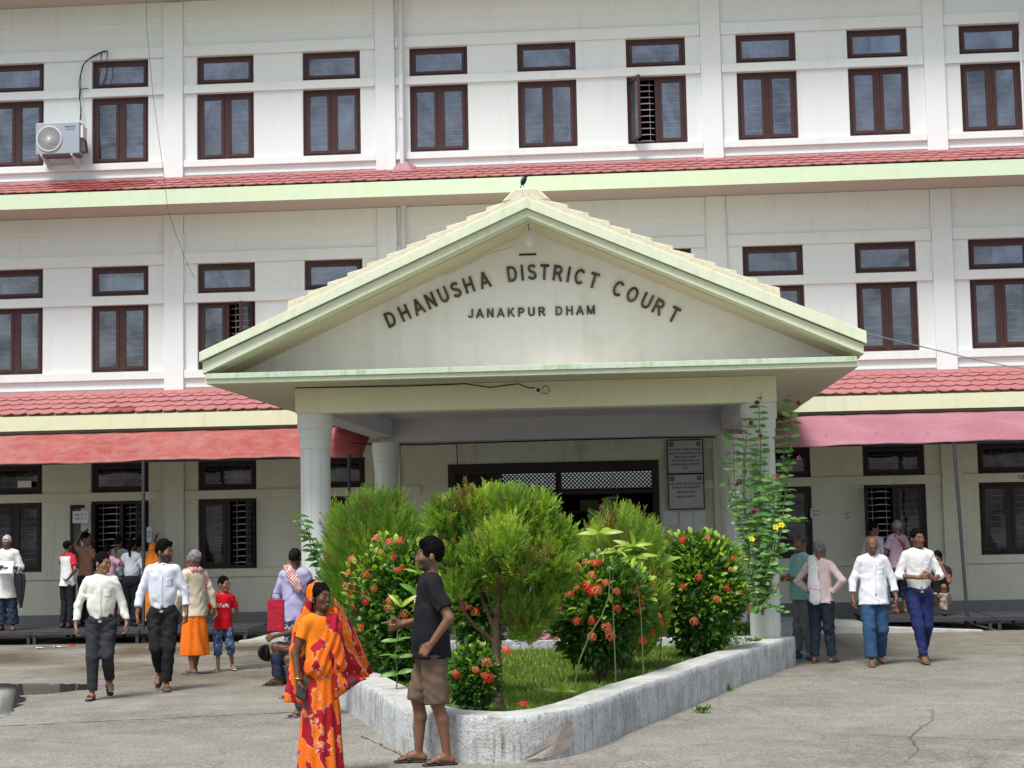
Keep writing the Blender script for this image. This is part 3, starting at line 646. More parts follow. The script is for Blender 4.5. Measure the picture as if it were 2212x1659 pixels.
arc = [('D', 325, 410), ('H', 415, 366), ('A', 503, 328), ('N', 584, 286), ('U', 666, 245), ('S', 746, 214), ('H', 828, 190), ('A', 930, 164),
       ('D', 1107, 115), ('I', 1172, 108), ('S', 1235, 105), ('T', 1315, 106), ('R', 1402, 113), ('I', 1470, 117), ('C', 1541, 128), ('T', 1632, 146),
       ('C', 1790, 214), ('O', 1881, 256), ('U', 1972, 292), ('R', 2050, 333), ('T', 2148, 370)]
LY = BY0+.04
cen = [at(*c5(x, y), LY) for _, x, y in arc]
cx_ = np.array([p[0] for p in cen]); cz_ = np.array([p[2] for p in cen]); pf = np.polyfit(cx_, cz_, 4); dpf = np.polyder(pf)
HL = .203
for (ch, _, _), p in zip(arc, cen):
    ang = math.atan(np.polyval(dpf, p[0])); x = p[0]; z = np.polyval(pf, p[0])
    o = stroke_letter(ch, HL, POR)
    o.rotation_euler = (0, -ang, 0)
    o.location = (x+math.sin(ang)*HL/2, LY-.003, z-math.cos(ang)*HL/2); o.scale = (.90, 1, 1)
x0_, x1_ = at(*c5(815, 400), LY), at(*c5(1650, 375), LY)
txt = 'JANAKPUR DHAM'; adv = [.78, 1.0, 1.0, 1.0, 1.0, .95, 1.0, 1.0, .62, 1.02, 1.0, 1.0, 1.08]
cum = np.cumsum([0]+adv); tot = cum[-1]
HS = .115
for i, ch in enumerate(txt):
    if ch == ' ': continue
    t = (cum[i]+adv[i]/2)/tot; x = x0_[0]+(x1_[0]-x0_[0])*t; z = x0_[2]+(x1_[2]-x0_[2])*t
    o = stroke_letter(ch, HS, POR, th=.175, depth=.014); o.location = (x, LY-.003, z); o.scale = (1.12, 1, 1)
p = at(1140, 550, LY)
MB().box(p[0]-.11, p[0]+.11, LY-.012, LY-.001, p[2]-.012, p[2]+.012).build('name_plate', MT['black'], POR)
# bulb hanging from the gable
pb = np.array([AX, -9.75, 5.28])
o = empty('hanging_bulb', tuple(pb), 'white light bulb hanging on a wire under the gable peak', 'light bulb')
MB().lathe([(.012, .075), (.028, .07), (.034, .045), (.036, .02), (.050, .0), (.052, -.02), (.042, -.045), (.02, -.06), (.004, -.063)], n=16).build('globe', MT['white'], o, smooth=True)
MB().lathe([(.013, .13), (.018, .12), (.018, .075)], n=10).build('socket', MT['grille'], o)
MB().tube([(0, 0, .13), (-.01, 0, .20), (.005, 0, .26), (-.012, 0, .31)], .005, 5).tube([(.0, 0, .22), (.05, -.01, .215), (.10, -.01, .18)], .009, 5).build('cord', MT['wire'], o)
w = [(AX-.01, -9.77, 5.54), (-1.30, -9.6, 5.38), (-1.45, -9.4, 5.27), (-1.75, -9.26, 5.22), (-2.2, -9.26, 5.0), (-2.6, -9.26, 4.92), (-3.0, -9.26, 4.90), (-3.35, -9.4, 4.82)]
o = MB().tube(w, .006, 5).build('loose_wire', MT['wire_w']); tag(o, 'thin pale wire looping across the gable from the bulb', 'wire')
# camera on the beam
p = at(1163, 843, BY0); o = empty('security_camera', (p[0], BY0, p[2]), 'small white round security camera on the portico beam', 'camera')
MB().tube([(0, -.001, 0), (0, -.035, 0)], [.045, .048], 16).build('housing', MT['white'], o, smooth=True)
MB().tube([(0, -.036, 0), (0, -.048, 0)], [.026, .022], 16).build('lens', MT['black'], o)
MB().tube([(.045, -.01, .01), (.08, -.02, .06), (.13, -.01, .04), (.14, -.01, -.02), (.11, -.01, -.045), (.03, -.01, -.04)], .004, 5).build('cable', MT['wire'], o)
wp = [at(x, y, BY0-.01) for x, y in ((637, 838), (760, 836), (880, 834), (960, 831), (1005, 829), (1060, 837), (1095, 832), (1120, 829), (1142, 838), (1158, 838))]
o = MB().tube(wp, .007, 5).build('beam_cable', MT['wire']); tag(o, 'black cable running along the portico beam to the camera', 'cable')
wp = [at(x, y, -2.95) for x, y in ((758, 958), (790, 958), (850, 961), (930, 960), (985, 958), (1010, 957), (1200, 951), (1400, 946), (1480, 945), (1548, 944))]
o = MB().tube(wp, .012, 5).build('bundled_cable', MT['wire']); tag(o, 'thick black cable strung below the portico ceiling', 'cable')
wp = [at(x, y, -.25) for x, y in ((985, 958), (987, 970), (988, 1003))]
o = MB().tube([tuple(at(985, 958, -2.95))]+[tuple(q) for q in wp], .010, 5).build('drop_cable', MT['wire']); tag(o, 'black cable dropping to the top left corner of the door frame', 'cable')
# bird on the ridge
o = empty('crow', (AX-.03, GYF+.03, 5.89), 'small black bird perched on the portico ridge', 'bird', rz=.3)
def sph(mb, c, r3, n=10, tilt=0):
    vs = []; fs = []
    for j in range(n+1):
        th = PI*j/n
        for i in range(n): a = 2*PI*i/n; x, y, z = r3[0]*math.sin(th)*math.cos(a), r3[1]*math.sin(th)*math.sin(a), r3[2]*math.cos(th); vs.append((c[0]+x*math.cos(tilt)+z*math.sin(tilt), c[1]+y, c[2]-x*math.sin(tilt)+z*math.cos(tilt)))
    for j in range(n):
        for i in range(n): fs.append([j*n+i, (j+1)*n+i, (j+1)*n+(i+1) % n, j*n+(i+1) % n])
    return mb.add(vs, fs)
m = MB(); sph(m, (0, 0, .075), (.034, .03, .062), tilt=.45); sph(m, (.03, 0, .135), (.024, .022, .025)); m.hexa([(-.05, -.012, -.03), (-.03, -.012, .0), (-.03, .012, .0), (-.05, .012, -.03), (-.042, -.014, -.02), (-.02, -.014, .06), (-.02, .014, .06), (-.042, .014, -.02)])
m.build('body', MT['bird'], o, smooth=True)
MB().add([(.05, -.006, .137), (.05, .006, .137), (.05, 0, .127), (.077, 0, .131)], [[0, 1, 3], [1, 2, 3], [2, 0, 3], [0, 2, 1]]).build('beak', MT['bird'], o)
MB().tube([(0, -.012, .03), (.0, -.012, 0)], .003, 4).tube([(0, .012, .03), (0, .012, 0)], .003, 4).build('leg', MT['bird'], o)
# ================================================================ SIGN BOARDS by the door
MT['board'] = mat('painted_sign_board', (.50, .52, .55), .6, .3); MT['red_ink'] = mat('red_sign_paint', (.42, .06, .06), .6, .3); MT['black_ink'] = mat('black_sign_paint', (.02, .02, .03), .6, .3); MT['blue_ink'] = mat('blue_emblem_paint', (.10, .22, .34), .6, .3)
def text(s_, size, parent, x, z, y, m, w=None, name='lettering', align='CENTER'):
    o = glyph(s_, size, name, m, ex=.0008, parent=parent, align=align); o.rotation_euler = (PI/2, 0, 0); o.location = (x, y, z)
    if w:
        vs_ = [v.co.x for v in o.data.vertices]; d = (max(vs_)-min(vs_)) if vs_ else 0
        if d > 1e-4: o.scale.x = w/d
    return o
def board(z1, z0, lab, lines, sig):
    o = empty('notice_sign', (.985, -.10, z0), lab, 'sign', 'painted court notice boards')
    h = z1-z0; w = .62
    MB().box(-w/2, w/2, 0, .02, 0, h).build('panel', MT['board'], o)
    fr = MB(); fr.box(-w/2-.02, -w/2, -.006, .03, -.02, h+.02).box(w/2, w/2+.02, -.006, .03, -.02, h+.02).box(-w/2, w/2, -.006, .03, -.02, 0).box(-w/2, w/2, -.006, .03, h, h+.02)
    fr.build('frame', MT['black'], o)
    for sx, mm in ((-1, 'black_ink'), (1, 'blue_ink')):
        e = MB(); cx, cz = sx*.245, h-.065
        n = 18; vs = []; fs = []
        ro, ri = (.045, .030) if sx < 0 else (.045, .0)
        for k in range(n):
            a = 2*PI*k/n; rr = ro*(1+(.08 if k % 2 else 0)); vs += [(cx+rr*math.cos(a), -.002, cz+rr*math.sin(a)), (cx+ri*math.cos(a), -.002, cz+ri*math.sin(a))]
        for k in range(n): j = (k+1) % n; fs.append([2*k, 2*j, 2*j+1, 2*k+1] if ri else [2*k, 2*j, 2*k+1])
        e.add(vs, fs)
        if sx < 0: e.box(cx-.018, cx+.02, -.0025, -.001, cz-.004, cz+.014).box(cx-.01, cx+.012, -.0025, -.001, cz-.02, cz-.008)
        e.build('emblem', MT[mm], o)
    text('धनुषा जिल्ला अदालत जनकपुरधाम', .07, o, 0, h-.19, -.002, 'red_ink', .58)
    z = h-.25
    for s_, w_, dz_ in lines:
        text(s_, .05, o, 0, z, -.002, 'black_ink', w_); z -= dz_
    text(sig, .02, o, .17, .02, -.002, 'black_ink', .22)
board(3.215, 2.625, 'upper white notice board with a red heading and five black lines beside the entrance', [('किताब काटेर म हराए चलती काटए म लगाए', .58, .066), ('सबै कुरा समयमा न आएकाले', .40, .066), ('यो कुनै पुराना बाडी सही मिलन बनाउनै', .50, .066), ('स्थानीय कार्यक मध्येबाट बनाउनै निर्धारित', .54, .066), ('हुनेछ', .10, .05)], 'जनकपुरधाम अदालत')
board(2.595, 1.985, 'lower white notice board with a red heading and three black lines beside the entrance', [('दुवै अधिकार र राज्य कसैलाई केही दिनै', .52, .082), ('कसैलाई इन्साफ कति दिनै ।', .36, .082), ('कसैलाई दिन कति दिनै ।', .33, .082)], 'जनकपुरधाम अदालत')
for k, (x0, x1, z0, z1, l) in enumerate([(.56, .82, 1.70, 1.94, 'small grey notice paper under the left corner of the sign boards'), (.86, 1.10, 1.55, 1.93, 'left of two pale blue notices taped under the sign boards'), (1.11, 1.33, 1.55, 1.93, 'right of two pale blue notices taped under the sign boards')]):
    o = empty('pasted_notice', (x0, -.012, z0), l, 'notice', 'paper notices on the entrance wall')
    MB().box(0, x1-x0, 0, .003, 0, z1-z0).build('sheet', MT['white_paper'], o)
    t = MB()
    for j in range(5): t.box(.03, (x1-x0)*(.6+.3*rng.random()), -.002, -.0005, (z1-z0)*(.8-.13*j), (z1-z0)*(.8-.13*j)+.008)
    t.build('print', MT['grille'], o)
# paper notices by the right-hand windows and on open shutters
for (x, y, w_, h_, Y, l, tx) in [(1763, 1108, .2, .17, -.012, 'pale notice pasted on the wall right of the vine', 'सूचना'), (1832, 1114, .15, .16, -.012, 'pale notice pasted beside the open right shutter', 'सूचना'), (174, 1117, .30, .22, -.30, 'white notice sheet fixed on the open shutter above the crowd', 'फाँट नं. २'), (322, 1155, .09, .28, -.30, 'narrow paper notice near the pole behind the crowd', 'फाँट'), (53, 1046, .26, .12, -.066, 'torn faded paper stuck on the wall band at far left', '')]:
    p = at(x, y, Y); o = empty('pasted_notice', (p[0], Y, p[2]), l, 'notice', 'paper notices on the ground floor wall')
    MB().box(-w_/2, w_/2, 0, .003, -h_/2, h_/2).build('sheet', MT['white_paper'], o)
    if tx:
        for j in range(2): text(tx, .055, o, 0, .02-.07*j, -.002, 'black_ink', w_*.75, 'print')
p = at(2212, 1032, -.056); o = text('फाँट', .12, None, p[0]+.06, p[2]-.03, -.058, 'red_ink', .34, 'painted_lettering'); tag(o, 'red handwritten letters painted on the wall band at the right edge', 'lettering')
# ================================================================ PIPES, AC, CABLES
def drainpipe(x, z0, z1, lab, r=.048, y=-.13):
    o = empty('drain_pipe', (x, y, z0), lab, 'pipe', 'rainwater pipes on the facade')
    MB().tube([(0, 0, 0), (0, 0, z1-z0)], r, 14).build('pipe', MT['pipe'], o, smooth=True)
    j = MB(); z = z0+.9
    while z < z1: j.tube([(0, 0, z-z0), (0, 0, z-z0+.09)], r+.008, 14); z += 1.15
    j.build('coupling', MT['pipe'], o, smooth=True)
    c = MB(); z = z0+.6
    while z < z1: c.box(-r-.03, r+.03, r*.5, .055, z-z0, z-z0+.03); z += 1.9
    c.build('bracket', MT['grille'], o)
drainpipe(-4.10, 8.44, 11.79, 'white drain pipe on the top floor left of the portico peak')
drainpipe(-4.10, 4.45, 7.68, 'white drain pipe on the middle floor behind the portico roof')
m = MB(); m.add([(-4.24, -.30, 8.33), (-3.90, -.30, 8.33), (-3.86, -.01, 8.46), (-4.3, -.01, 8.46), (-4.13, -.14, 8.54), (-4.03, -.14, 8.54)], [[0, 1, 5, 4], [1, 2, 5], [0, 4, 3], [3, 4, 5, 2], [0, 3, 2, 1]]); m.build('pipe_flashing', MT['awn2'], BLD)
def ac_unit(p):
    o = empty('air_conditioner', tuple(p), 'grey outdoor air conditioner on brackets between the two leftmost top floor windows', 'air conditioner')
    w, h, d = .84, .60, .30
    MB().box(0, w, -d, 0, 0, h).build('casing', MT['ac'], o, bev=.012)
    cx, cz, R = .265, .29, .235
    MB().tube([(cx, -d-.001, cz), (cx, -d-.004, cz)], R, 40).build('fan_opening', MT['ac_dark'], o)  # dark disc on the casing stands in for the shaded hollow behind the grille
    g = MB(); n = 40
    def ring(r_, t, y):
        g.tube([(cx+r_*math.cos(2*PI*k/n), y, cz+r_*math.sin(2*PI*k/n)) for k in range(n+1)], t, 6, cap=False)
    ring(R, .011, -d-.014); ring(R*.96, .005, -d-.02)
    for k in range(26):
        pts = []
        for j in range(7):
            rr = .04+(R-.045)*j/6; a = 2*PI*k/26+1.25*(j/6)**1.1; pts.append((cx+rr*math.cos(a), -d-.028+.012*j/6, cz+rr*math.sin(a)))
        g.tube(pts, .0048, 4)
    g.build('fan_grille', MT['grille'], o, smooth=True)
    MB().tube([(cx, -d-.024, cz), (cx, -d-.036, cz)], [.034, .03], 16).build('hub', MT['white'], o)
    MB().box(w, w+.055, -d+.04, -.03, .30, .54).build('side_panel', MT['white'], o, bev=.01)
    MB().hexa([(w, -d+.05, .06), (w+.09, -d+.08, .04), (w+.09, -.05, .04), (w, -.02, .06), (w, -d+.05, .29), (w+.06, -d+.08, .29), (w+.06, -.05, .29), (w, -.02, .29)]).build('valve_cover', MT['ac_dark'], o)
    t = text('Panasonic', .05, o, .66, .50, -d-.004, 'black_ink', .20, 'brand_lettering')
    text('INVERTER', .03, o, .66, .45, -d-.004, MT['ac_dark'], .18, 'brand_lettering')
    for x in (.10, .68):
        MB().add([(x, -d-.02, -.005), (x+.03, -d-.02, -.005), (x+.03, 0.16, -.005), (x, .16, -.005), (x, -d-.02, -.03), (x+.03, -d-.02, -.03), (x+.03, .16, -.26), (x, .16, -.26), (x, .16, -.22), (x+.03, .16, -.22)], [[0, 1, 2, 3], [4, 0, 3, 8], [5, 9, 2, 1], [4, 5, 1, 0], [4, 8, 9, 5]]).build('bracket', MT['grille'], o)
    MB().box(.05, w-.04, -d+.02, -.02, -.03, -.002).build('base_tray', MT['ac_dark'], o)
    return o
p = at(75, 333, -.52); ac_unit((p[0], -.18, p[2]+.0))
Yp = -.09
cp = [[(205, 262), (213, 215), (208, 190), (205, 172), (210, 155), (222, 138), (250, 122), (272, 112), (285, 108)], [(207, 262), (215, 215), (213, 185), (207, 168), (212, 150), (230, 133), (258, 118), (280, 110)], [(262, 117), (260, 133), (261, 150), (259, 165), (247, 182)], [(282, 112), (283, 124), (281, 150), (274, 168), (262, 183)], [(213, 187), (225, 184), (245, 181)]]
cp = [[((60+((x-75)*0+ (x*1.0))*0)+0, y) for x, y in q] for q in []] or cp
cab = MB()
def z3(x, y): return ((60+x/5.184)*k8, (110+y/5.184)*k8)
for q in ([(725, 990), (735, 900), (732, 780), (715, 690), (722, 600), (712, 500), (735, 380), (760, 280), (810, 215), (880, 165), (960, 120), (1030, 92), (1085, 88)], [(740, 990), (742, 850), (722, 700), (735, 600), (735, 400), (775, 265), (840, 195), (930, 150), (1020, 105), (1080, 92)], [(1005, 118), (998, 180), (998, 330), (975, 430), (925, 530)], [(1080, 92), (1075, 200), (1078, 340), (1055, 440), (1010, 540)], [(735, 590), (780, 578), (835, 572)]):
    cab.tube([tuple(at(*z3(x, y), Yp)) for x, y in q], .0085, 6)
o = cab.build('refrigerant_lines', MT['wire']); tag(o, 'black cables looping from the air conditioner up to a wall hole', 'cable')
wp = [at(x, y, -1.35) for x, y in ((315, -20), (317, 60), (330, 200), (342, 290), (355, 385), (362, 450), (378, 500), (400, 560), (420, 600))]
o = MB().tube(wp, .0045, 4).build('hanging_wire', MT['wire']); tag(o, 'thin loose wire hanging down the facade at the left', 'wire')
wp = [tuple(at(x, y, Y)) for x, y, Y in ((1858, 716, -10.1), (1945, 738, -8), (2030, 758, -6), (2120, 780, -4), (2260, 806, -2))]
o = MB().tube(wp, .009, 5).build('service_wire', MT['ac']); tag(o, 'blue grey wire from the right tip of the portico to the lower roof', 'wire')
wp = [at(x, y, -.2) for x, y in ((2208, 50), (2203, 90), (2206, 140), (2209, 200), (2213, 290))]
o = MB().tube([(wp[0][0]-.03, -.2, wp[0][2]+.24)]+[tuple(q) for q in wp], .02, 6).build('facade_cable', MT['pipe']); tag(o, 'pale vertical conduit at the top right edge of the facade', 'pipe')
# ================================================================ AWNINGS, POSTS, PLATFORMS
def awning(xl, xr, m, lab, seed):
    o = empty('sheet_awning', (0, 0, 0), lab, 'awning', 'sheet metal awnings over the ground floor')
    rg = np.random.default_rng(seed)
    n = int((xr-xl)/.18); V = []; F = []
    prof = [(-1.05, 3.56), (-1.45, 3.50), (-1.5, 3.475), (-2.05, 3.25), (-2.55, 3.02), (-2.62, 2.965)]
    ph = rg.random()*6
    for i in range(n+1):
        x = xl+(xr-xl)*i/n; wv = .014*math.sin(x*1.1+ph)+.010*math.sin(x*2.9+ph*2)
        for j, (y, z) in enumerate(prof): V.append((x, y, z+wv*(j/5)+(.006*math.sin(x*8+j))))
    m_ = len(prof)
    for i in range(n):
        for j in range(m_-1): a = i*m_+j; F.append([a, a+1, a+m_+1, a+m_])
    ob = mesh_np('metal_sheet', V, F, None, o, smooth=True, mats=[m, MT['awn_dark']])
    sol = ob.modifiers.new('s', 'SOLIDIFY'); sol.thickness = .006; sol.offset = -1
    b = MB()
    for y, z in ((-1.1, 3.5), (-2.55, 2.955)): b.tube([(xl+.02, y, z), (xr-.02, y, z)], .02, 6)
    x = xl+.3
    while x < xr: b.tube([(x, -1.1, 3.48), (x, -2.55, 2.94)], .014, 5); x += 1.35
    b.build('support_frame', MT['steel'], o)
    rv = MB(); x = xl+.2
    while x < xr-.1:
        rv.tube([(x, -2.3, 3.135), (x, -2.302, 3.142)], .012, 6); x += .42
    rv.build('rivets', MT['steel'], o)
    return o
xa = at(0, 1000, -2.6)[0]-3; xb = at(783, 975, -2.6)[0]; xc = at(1685, 960, -2.6)[0]; xd = X1
awning(xa, xb, MT['awn'], 'long red sheet metal awning left of the portico', 1)
awning(xc-.25, xd, MT['awn2'], 'faded pink sheet metal awning right of the portico', 2)
def post(x, y, z0, z1, lab, lean=0, r=.028):
    o = empty('awning_post', (x, y, z0), lab, 'post', 'steel posts under the awnings')
    MB().tube([(0, 0, 0), (lean, 0, z1-z0)], r, 12).build('tube', MT['steel'], o, smooth=True)
    MB().tube([(0, 0, -.01), (0, 0, .06)], [r+.025, r+.006], 10).build('foot', MT['rust'], o, smooth=True)
pr = gnd(2112, 1367); post(pr[0], -2.62, gz(-2.62), 2.96, 'black steel post standing at the right platform under the pink awning', -.10)
pl_ = at(310, 1385, -2.62); post(pl_[0], -2.62, gz(-2.62), 2.96, 'dark steel post beside the crowd under the red awning', 0)
pm = at(755, 1100, -2.62); post(pm[0], -2.62, gz(-2.62), 3.0, 'dark steel post just right of the left front column')
def platform(xl, xr, lab, legs):
    z = .125; o = empty('steel_platform', ((xl+xr)/2, -1.9, gz(-2)), lab, 'platform', 'low steel platforms along the wall')
    f = lambda x: x-(xl+xr)/2; zz = z-gz(-2)
    n = max(2, int((xr-xl)/1.25)); st_ = (xr-xl)/n
    for k in range(n): MB().box(f(xl+k*st_)+.006, f(xl+(k+1)*st_)-.006, -.98, .98, zz-.012, zz).build('plate', MT['steel'], o, bev=.003)
    for y in (-1.0, .96): MB().box(f(xl), f(xr), y, y+.04, zz-.055, zz-.013).build('edge_rail', MT['steel'], o)
    for x in legs:
        for y in (-.98, .93): MB().box(f(x)-.025, f(x)+.025, y, y+.05, 0, zz-.055).build('leg', MT['steel'], o)
def xat(px, y=1380, Y=-2.9): return at(px, y, Y)[0]
platform(xat(-170), xat(300), 'dark steel platform on short legs under the left windows', [xat(p) for p in (-150, 60, 73, 190, 295)])
platform(xat(303), xat(535), 'dark steel platform section behind the walking men', [xat(p) for p in (330, 430, 528)])
platform(xat(1880, 1350), xat(2148, 1350), 'dark steel platform where the crouching man sits', [xat(p, 1350) for p in (1890, 1985, 2140)])
platform(xat(2151, 1350), xat(2330, 1350), 'dark steel platform at the right edge behind the black post', [xat(p, 1350) for p in (2160, 2250, 2320)])
def ramp(x0, x1, y0, y1, h0, h1, lab):
    o = MB().hexa([(x0, y0, gz(y0)-.05), (x1, y0, gz(y0)-.05), (x1, y1, gz(y1)-.05), (x0, y1, gz(y1)-.05), (x0, y0, gz(y0)+h0), (x1, y0, gz(y0)+h1), (x1, y1, gz(y1)+h1), (x0, y1, gz(y1)+h0)]).build('concrete_ramp', MT['walltop'], None, bev=.01)
    tag(o, lab, 'ramp', 'concrete ramps up to the entrance')
ramp(xat(520), BX0-.5, -3.05, -1.0, .03, .17, 'low concrete ramp left of the entrance rising to the portico')
ramp(BX1+.3, xat(2120, 1350), -3.05, -.9, .19, .02, 'low concrete ramp right of the entrance falling to the right platform')
o = MB().box(BX0-.5, BX1+.3, -3.3, 0, -.3, .02).build('portico_floor', MT['walltop'], POR, bev=.01)
mt_ = MB().hexa([(-5.65, -3.1, .08), (-4.75, -3.1, .10), (-4.75, -2.2, .16), (-5.65, -2.2, .12), (-5.65, -3.1, .09), (-4.75, -3.1, .22), (-4.75, -2.2, .24), (-5.65, -2.2, .13)]).build('loose_plate', MT['steel'])
tag(mt_, 'loose dark steel plate tilted on the left ramp', 'steel plate')
# newspapers behind the crowd window, small bright pane spot
p = at(335, 1075, .2)
# litter
lit = [(92, 1500, 'w'), (320, 1402, 'w'), (125, 1398, 'w'), (157, 1394, 'r'), (84, 1401, 'w'), (415, 1773, 'w'), (370, 1396, 'w')]
MT['litter'] = mat('crumpled_litter', (.6, .6, .58), .8, .2); MT['litter_red'] = mat('red_wrapper', (.45, .03, .03), .5, .3)
for k, (x, y, c) in enumerate(lit[1:]):
    g_ = gnd(x, y); n = 9; V = [(0, 0, .02)]+[((.03+.05*rng.random())*math.cos(2*PI*i/n)*1.3, (.03+.04*rng.random())*math.sin(2*PI*i/n), .004+.02*rng.random()) for i in range(n)]+[(.0, .0, 0)]
    F = [[0, 1+i, 1+(i+1) % n] for i in range(n)]+[[n+1, 1+(i+1) % n, 1+i] for i in range(n)]
    o = mesh_np('litter_scrap', V, F, MT['litter_red'] if c == 'r' else MT['litter'], None, (g_[0], g_[1], gz(g_[1]))); tag(o, ['white scrap on the ground beside the left post', 'white scrap under the left platform', 'red wrapper under the left platform', 'white scrap near the far left platform leg', 'white flake on the ground in front of the walking men', 'white scrap behind the second walking man'][k], 'litter', 'litter scraps')
# ================================================================ PEOPLE
def vnoise(P, sc, seed=0):
    p = P*sc+seed*17.31; i = np.floor(p).astype(np.int64); f = p-i; f = f*f*(3-2*f)
    def hsh(a, b, c):
        n = (a*73856093) ^ (b*19349663) ^ (c*83492791) ^ (seed*2654435); n = (n ^ (n >> 13))*1274126177 & 0x7fffffff
        return (n & 0xffff)/32767.5-1
    o = 0
    for dx in (0, 1):
        for dy in (0, 1):
            for dz in (0, 1):
                w = (f[..., 0] if dx else 1-f[..., 0])*(f[..., 1] if dy else 1-f[..., 1])*(f[..., 2] if dz else 1-f[..., 2])
                o = o+w*hsh(i[..., 0]+dx, i[..., 1]+dy, i[..., 2]+dz)
    return o
def wrinkle(P, seed=0):
    q = P*np.array([1.0, 1.0, .62]); q = q+.05*np.stack([vnoise(P, 7, seed), vnoise(P, 7, seed+1), vnoise(P, 7, seed+2)], -1)
    a = np.sin((q[..., 0]*.7+q[..., 2]*1.5+q[..., 1]*.6)*46+seed)+np.sin((q[..., 0]*-1.0+q[..., 2]*1.1)*38+seed*2)
    return a*.5*(.45+.55*vnoise(P, 5, seed+5))+.5*vnoise(P, 11, seed+3)
class Field:
    def __init__(s): s.p = []
    def cap(s, a, b, ra, rb, k=.03, flat=None, cut=0, op=0):
        """tapered capsule; flat=(axis, factor) squeezes it; cut 1/2/3 = flat end at b / a / both"""
        a = np.array(a, float); b = np.array(b, float); s.p.append(('c', a, b, ra, rb, k, flat, cut, op)); return s
    def ell(s, c, r, k=.03, op=0, R=None): s.p.append(('e', np.array(c, float), np.array(r, float), R, k, op)); return s
    def fn(s, f, lo, hi, k=.03, op=0): s.p.append(('f', f, np.array(lo, float), np.array(hi, float), k, op)); return s
    def clip(s, n, d): s.p.append(('p', np.array(n, float), d)); return s      # keep n.p < d
    def bounds(s):
        lo = np.full(3, 9.); hi = np.full(3, -9.)
        for q in s.p:
            if q[0] == 'c' and q[8] == 0: r = max(q[3], q[4]); lo = np.minimum(lo, np.minimum(q[1], q[2])-r); hi = np.maximum(hi, np.maximum(q[1], q[2])+r)
            if q[0] == 'e' and q[5] == 0: r = q[2].max() if q[3] is not None else q[2]; lo = np.minimum(lo, q[1]-r); hi = np.maximum(hi, q[1]+r)
            if q[0] == 'f' and q[5] == 0: lo = np.minimum(lo, q[2]); hi = np.maximum(hi, q[3])
        return lo, hi
    def mesh(s, h, disp=None):
        lo, hi = s.bounds(); lo = lo-3*h-.01; hi = hi+3*h+.01
        n = np.ceil((hi-lo)/h).astype(int)+1
        V = np.full(n, .25, dtype=np.float32)
        ax = [lo[i]+h*np.arange(n[i]) for i in range(3)]
        for q in s.p:
            if q[0] == 'p':
                d = ax[0][:, None, None]*q[1][0]+ax[1][None, :, None]*q[1][1]+ax[2][None, None, :]*q[1][2]-q[2]
                V = np.maximum(V, d.astype(np.float32)); continue
            if q[0] == 'c': r = max(q[3], q[4]); a0 = np.minimum(q[1], q[2])-r; a1 = np.maximum(q[1], q[2])+r; k = q[5]; op = q[8]
            elif q[0] == 'e': r = q[2].max() if q[3] is not None else q[2]; a0 = q[1]-r; a1 = q[1]+r; k = q[4]; op = q[5]
            else: a0, a1, k, op = q[2], q[3], q[4], q[5]
            m = k+3*h+.02
            i0 = np.clip(np.floor((a0-m-lo)/h).astype(int), 0, n-1); i1 = np.clip(np.ceil((a1+m-lo)/h).astype(int)+1, 1, n)
            if np.any(i1 <= i0): continue
            sl = tuple(slice(i0[j], i1[j]) for j in range(3))
            P = np.stack(np.meshgrid(ax[0][sl[0]], ax[1][sl[1]], ax[2][sl[2]], indexing='ij'), -1)
            if q[0] == 'c':
                _, a, b, ra, rb, k, flat, cut, op = q
                ba = b-a; L2 = max(ba@ba, 1e-9); rel = P-a; t = np.clip((rel@ba)/L2, 0, 1); dv = rel-t[..., None]*ba
                if flat is not None:
                    fx = np.array(flat[0], float); dd = dv@fx; dv = dv+fx*(dd*(1/flat[1]-1))[..., None]
                d = np.sqrt((dv**2).sum(-1))-(ra+(rb-ra)*t)
                if cut & 1: d = np.maximum(d, ((P-b)@ba)/math.sqrt(L2))
                if cut & 2: d = np.maximum(d, -((P-a)@ba)/math.sqrt(L2))
            elif q[0] == 'e':
                rel = P-q[1]
                if q[3] is not None: rel = rel@q[3]
                k0 = np.sqrt(((rel/q[2])**2).sum(-1)); k1 = np.sqrt(((rel/q[2]**2)**2).sum(-1))+1e-6; d = k0*(k0-1)/k1
            else: d = q[1](P)
            W_ = V[sl]
            if op == 0: hh = np.clip(.5+.5*(W_-d)/k, 0, 1); V[sl] = W_+(d-W_)*hh-k*hh*(1-hh)
            elif op == 1: V[sl] = np.maximum(W_, -d) if k < .002 else -(lambda A, B: (lambda q_: A+(B-A)*q_-k*q_*(1-q_))(np.clip(.5+.5*(A-B)/k, 0, 1)))(-W_, d)
            else: V[sl] = np.maximum(W_, d)
        if disp is not None:
            P = np.stack(np.meshgrid(*ax, indexing='ij'), -1); msk = np.abs(V) < .05; V[msk] += disp(P[msk]).astype(np.float32)
        return nets(V, lo, h)
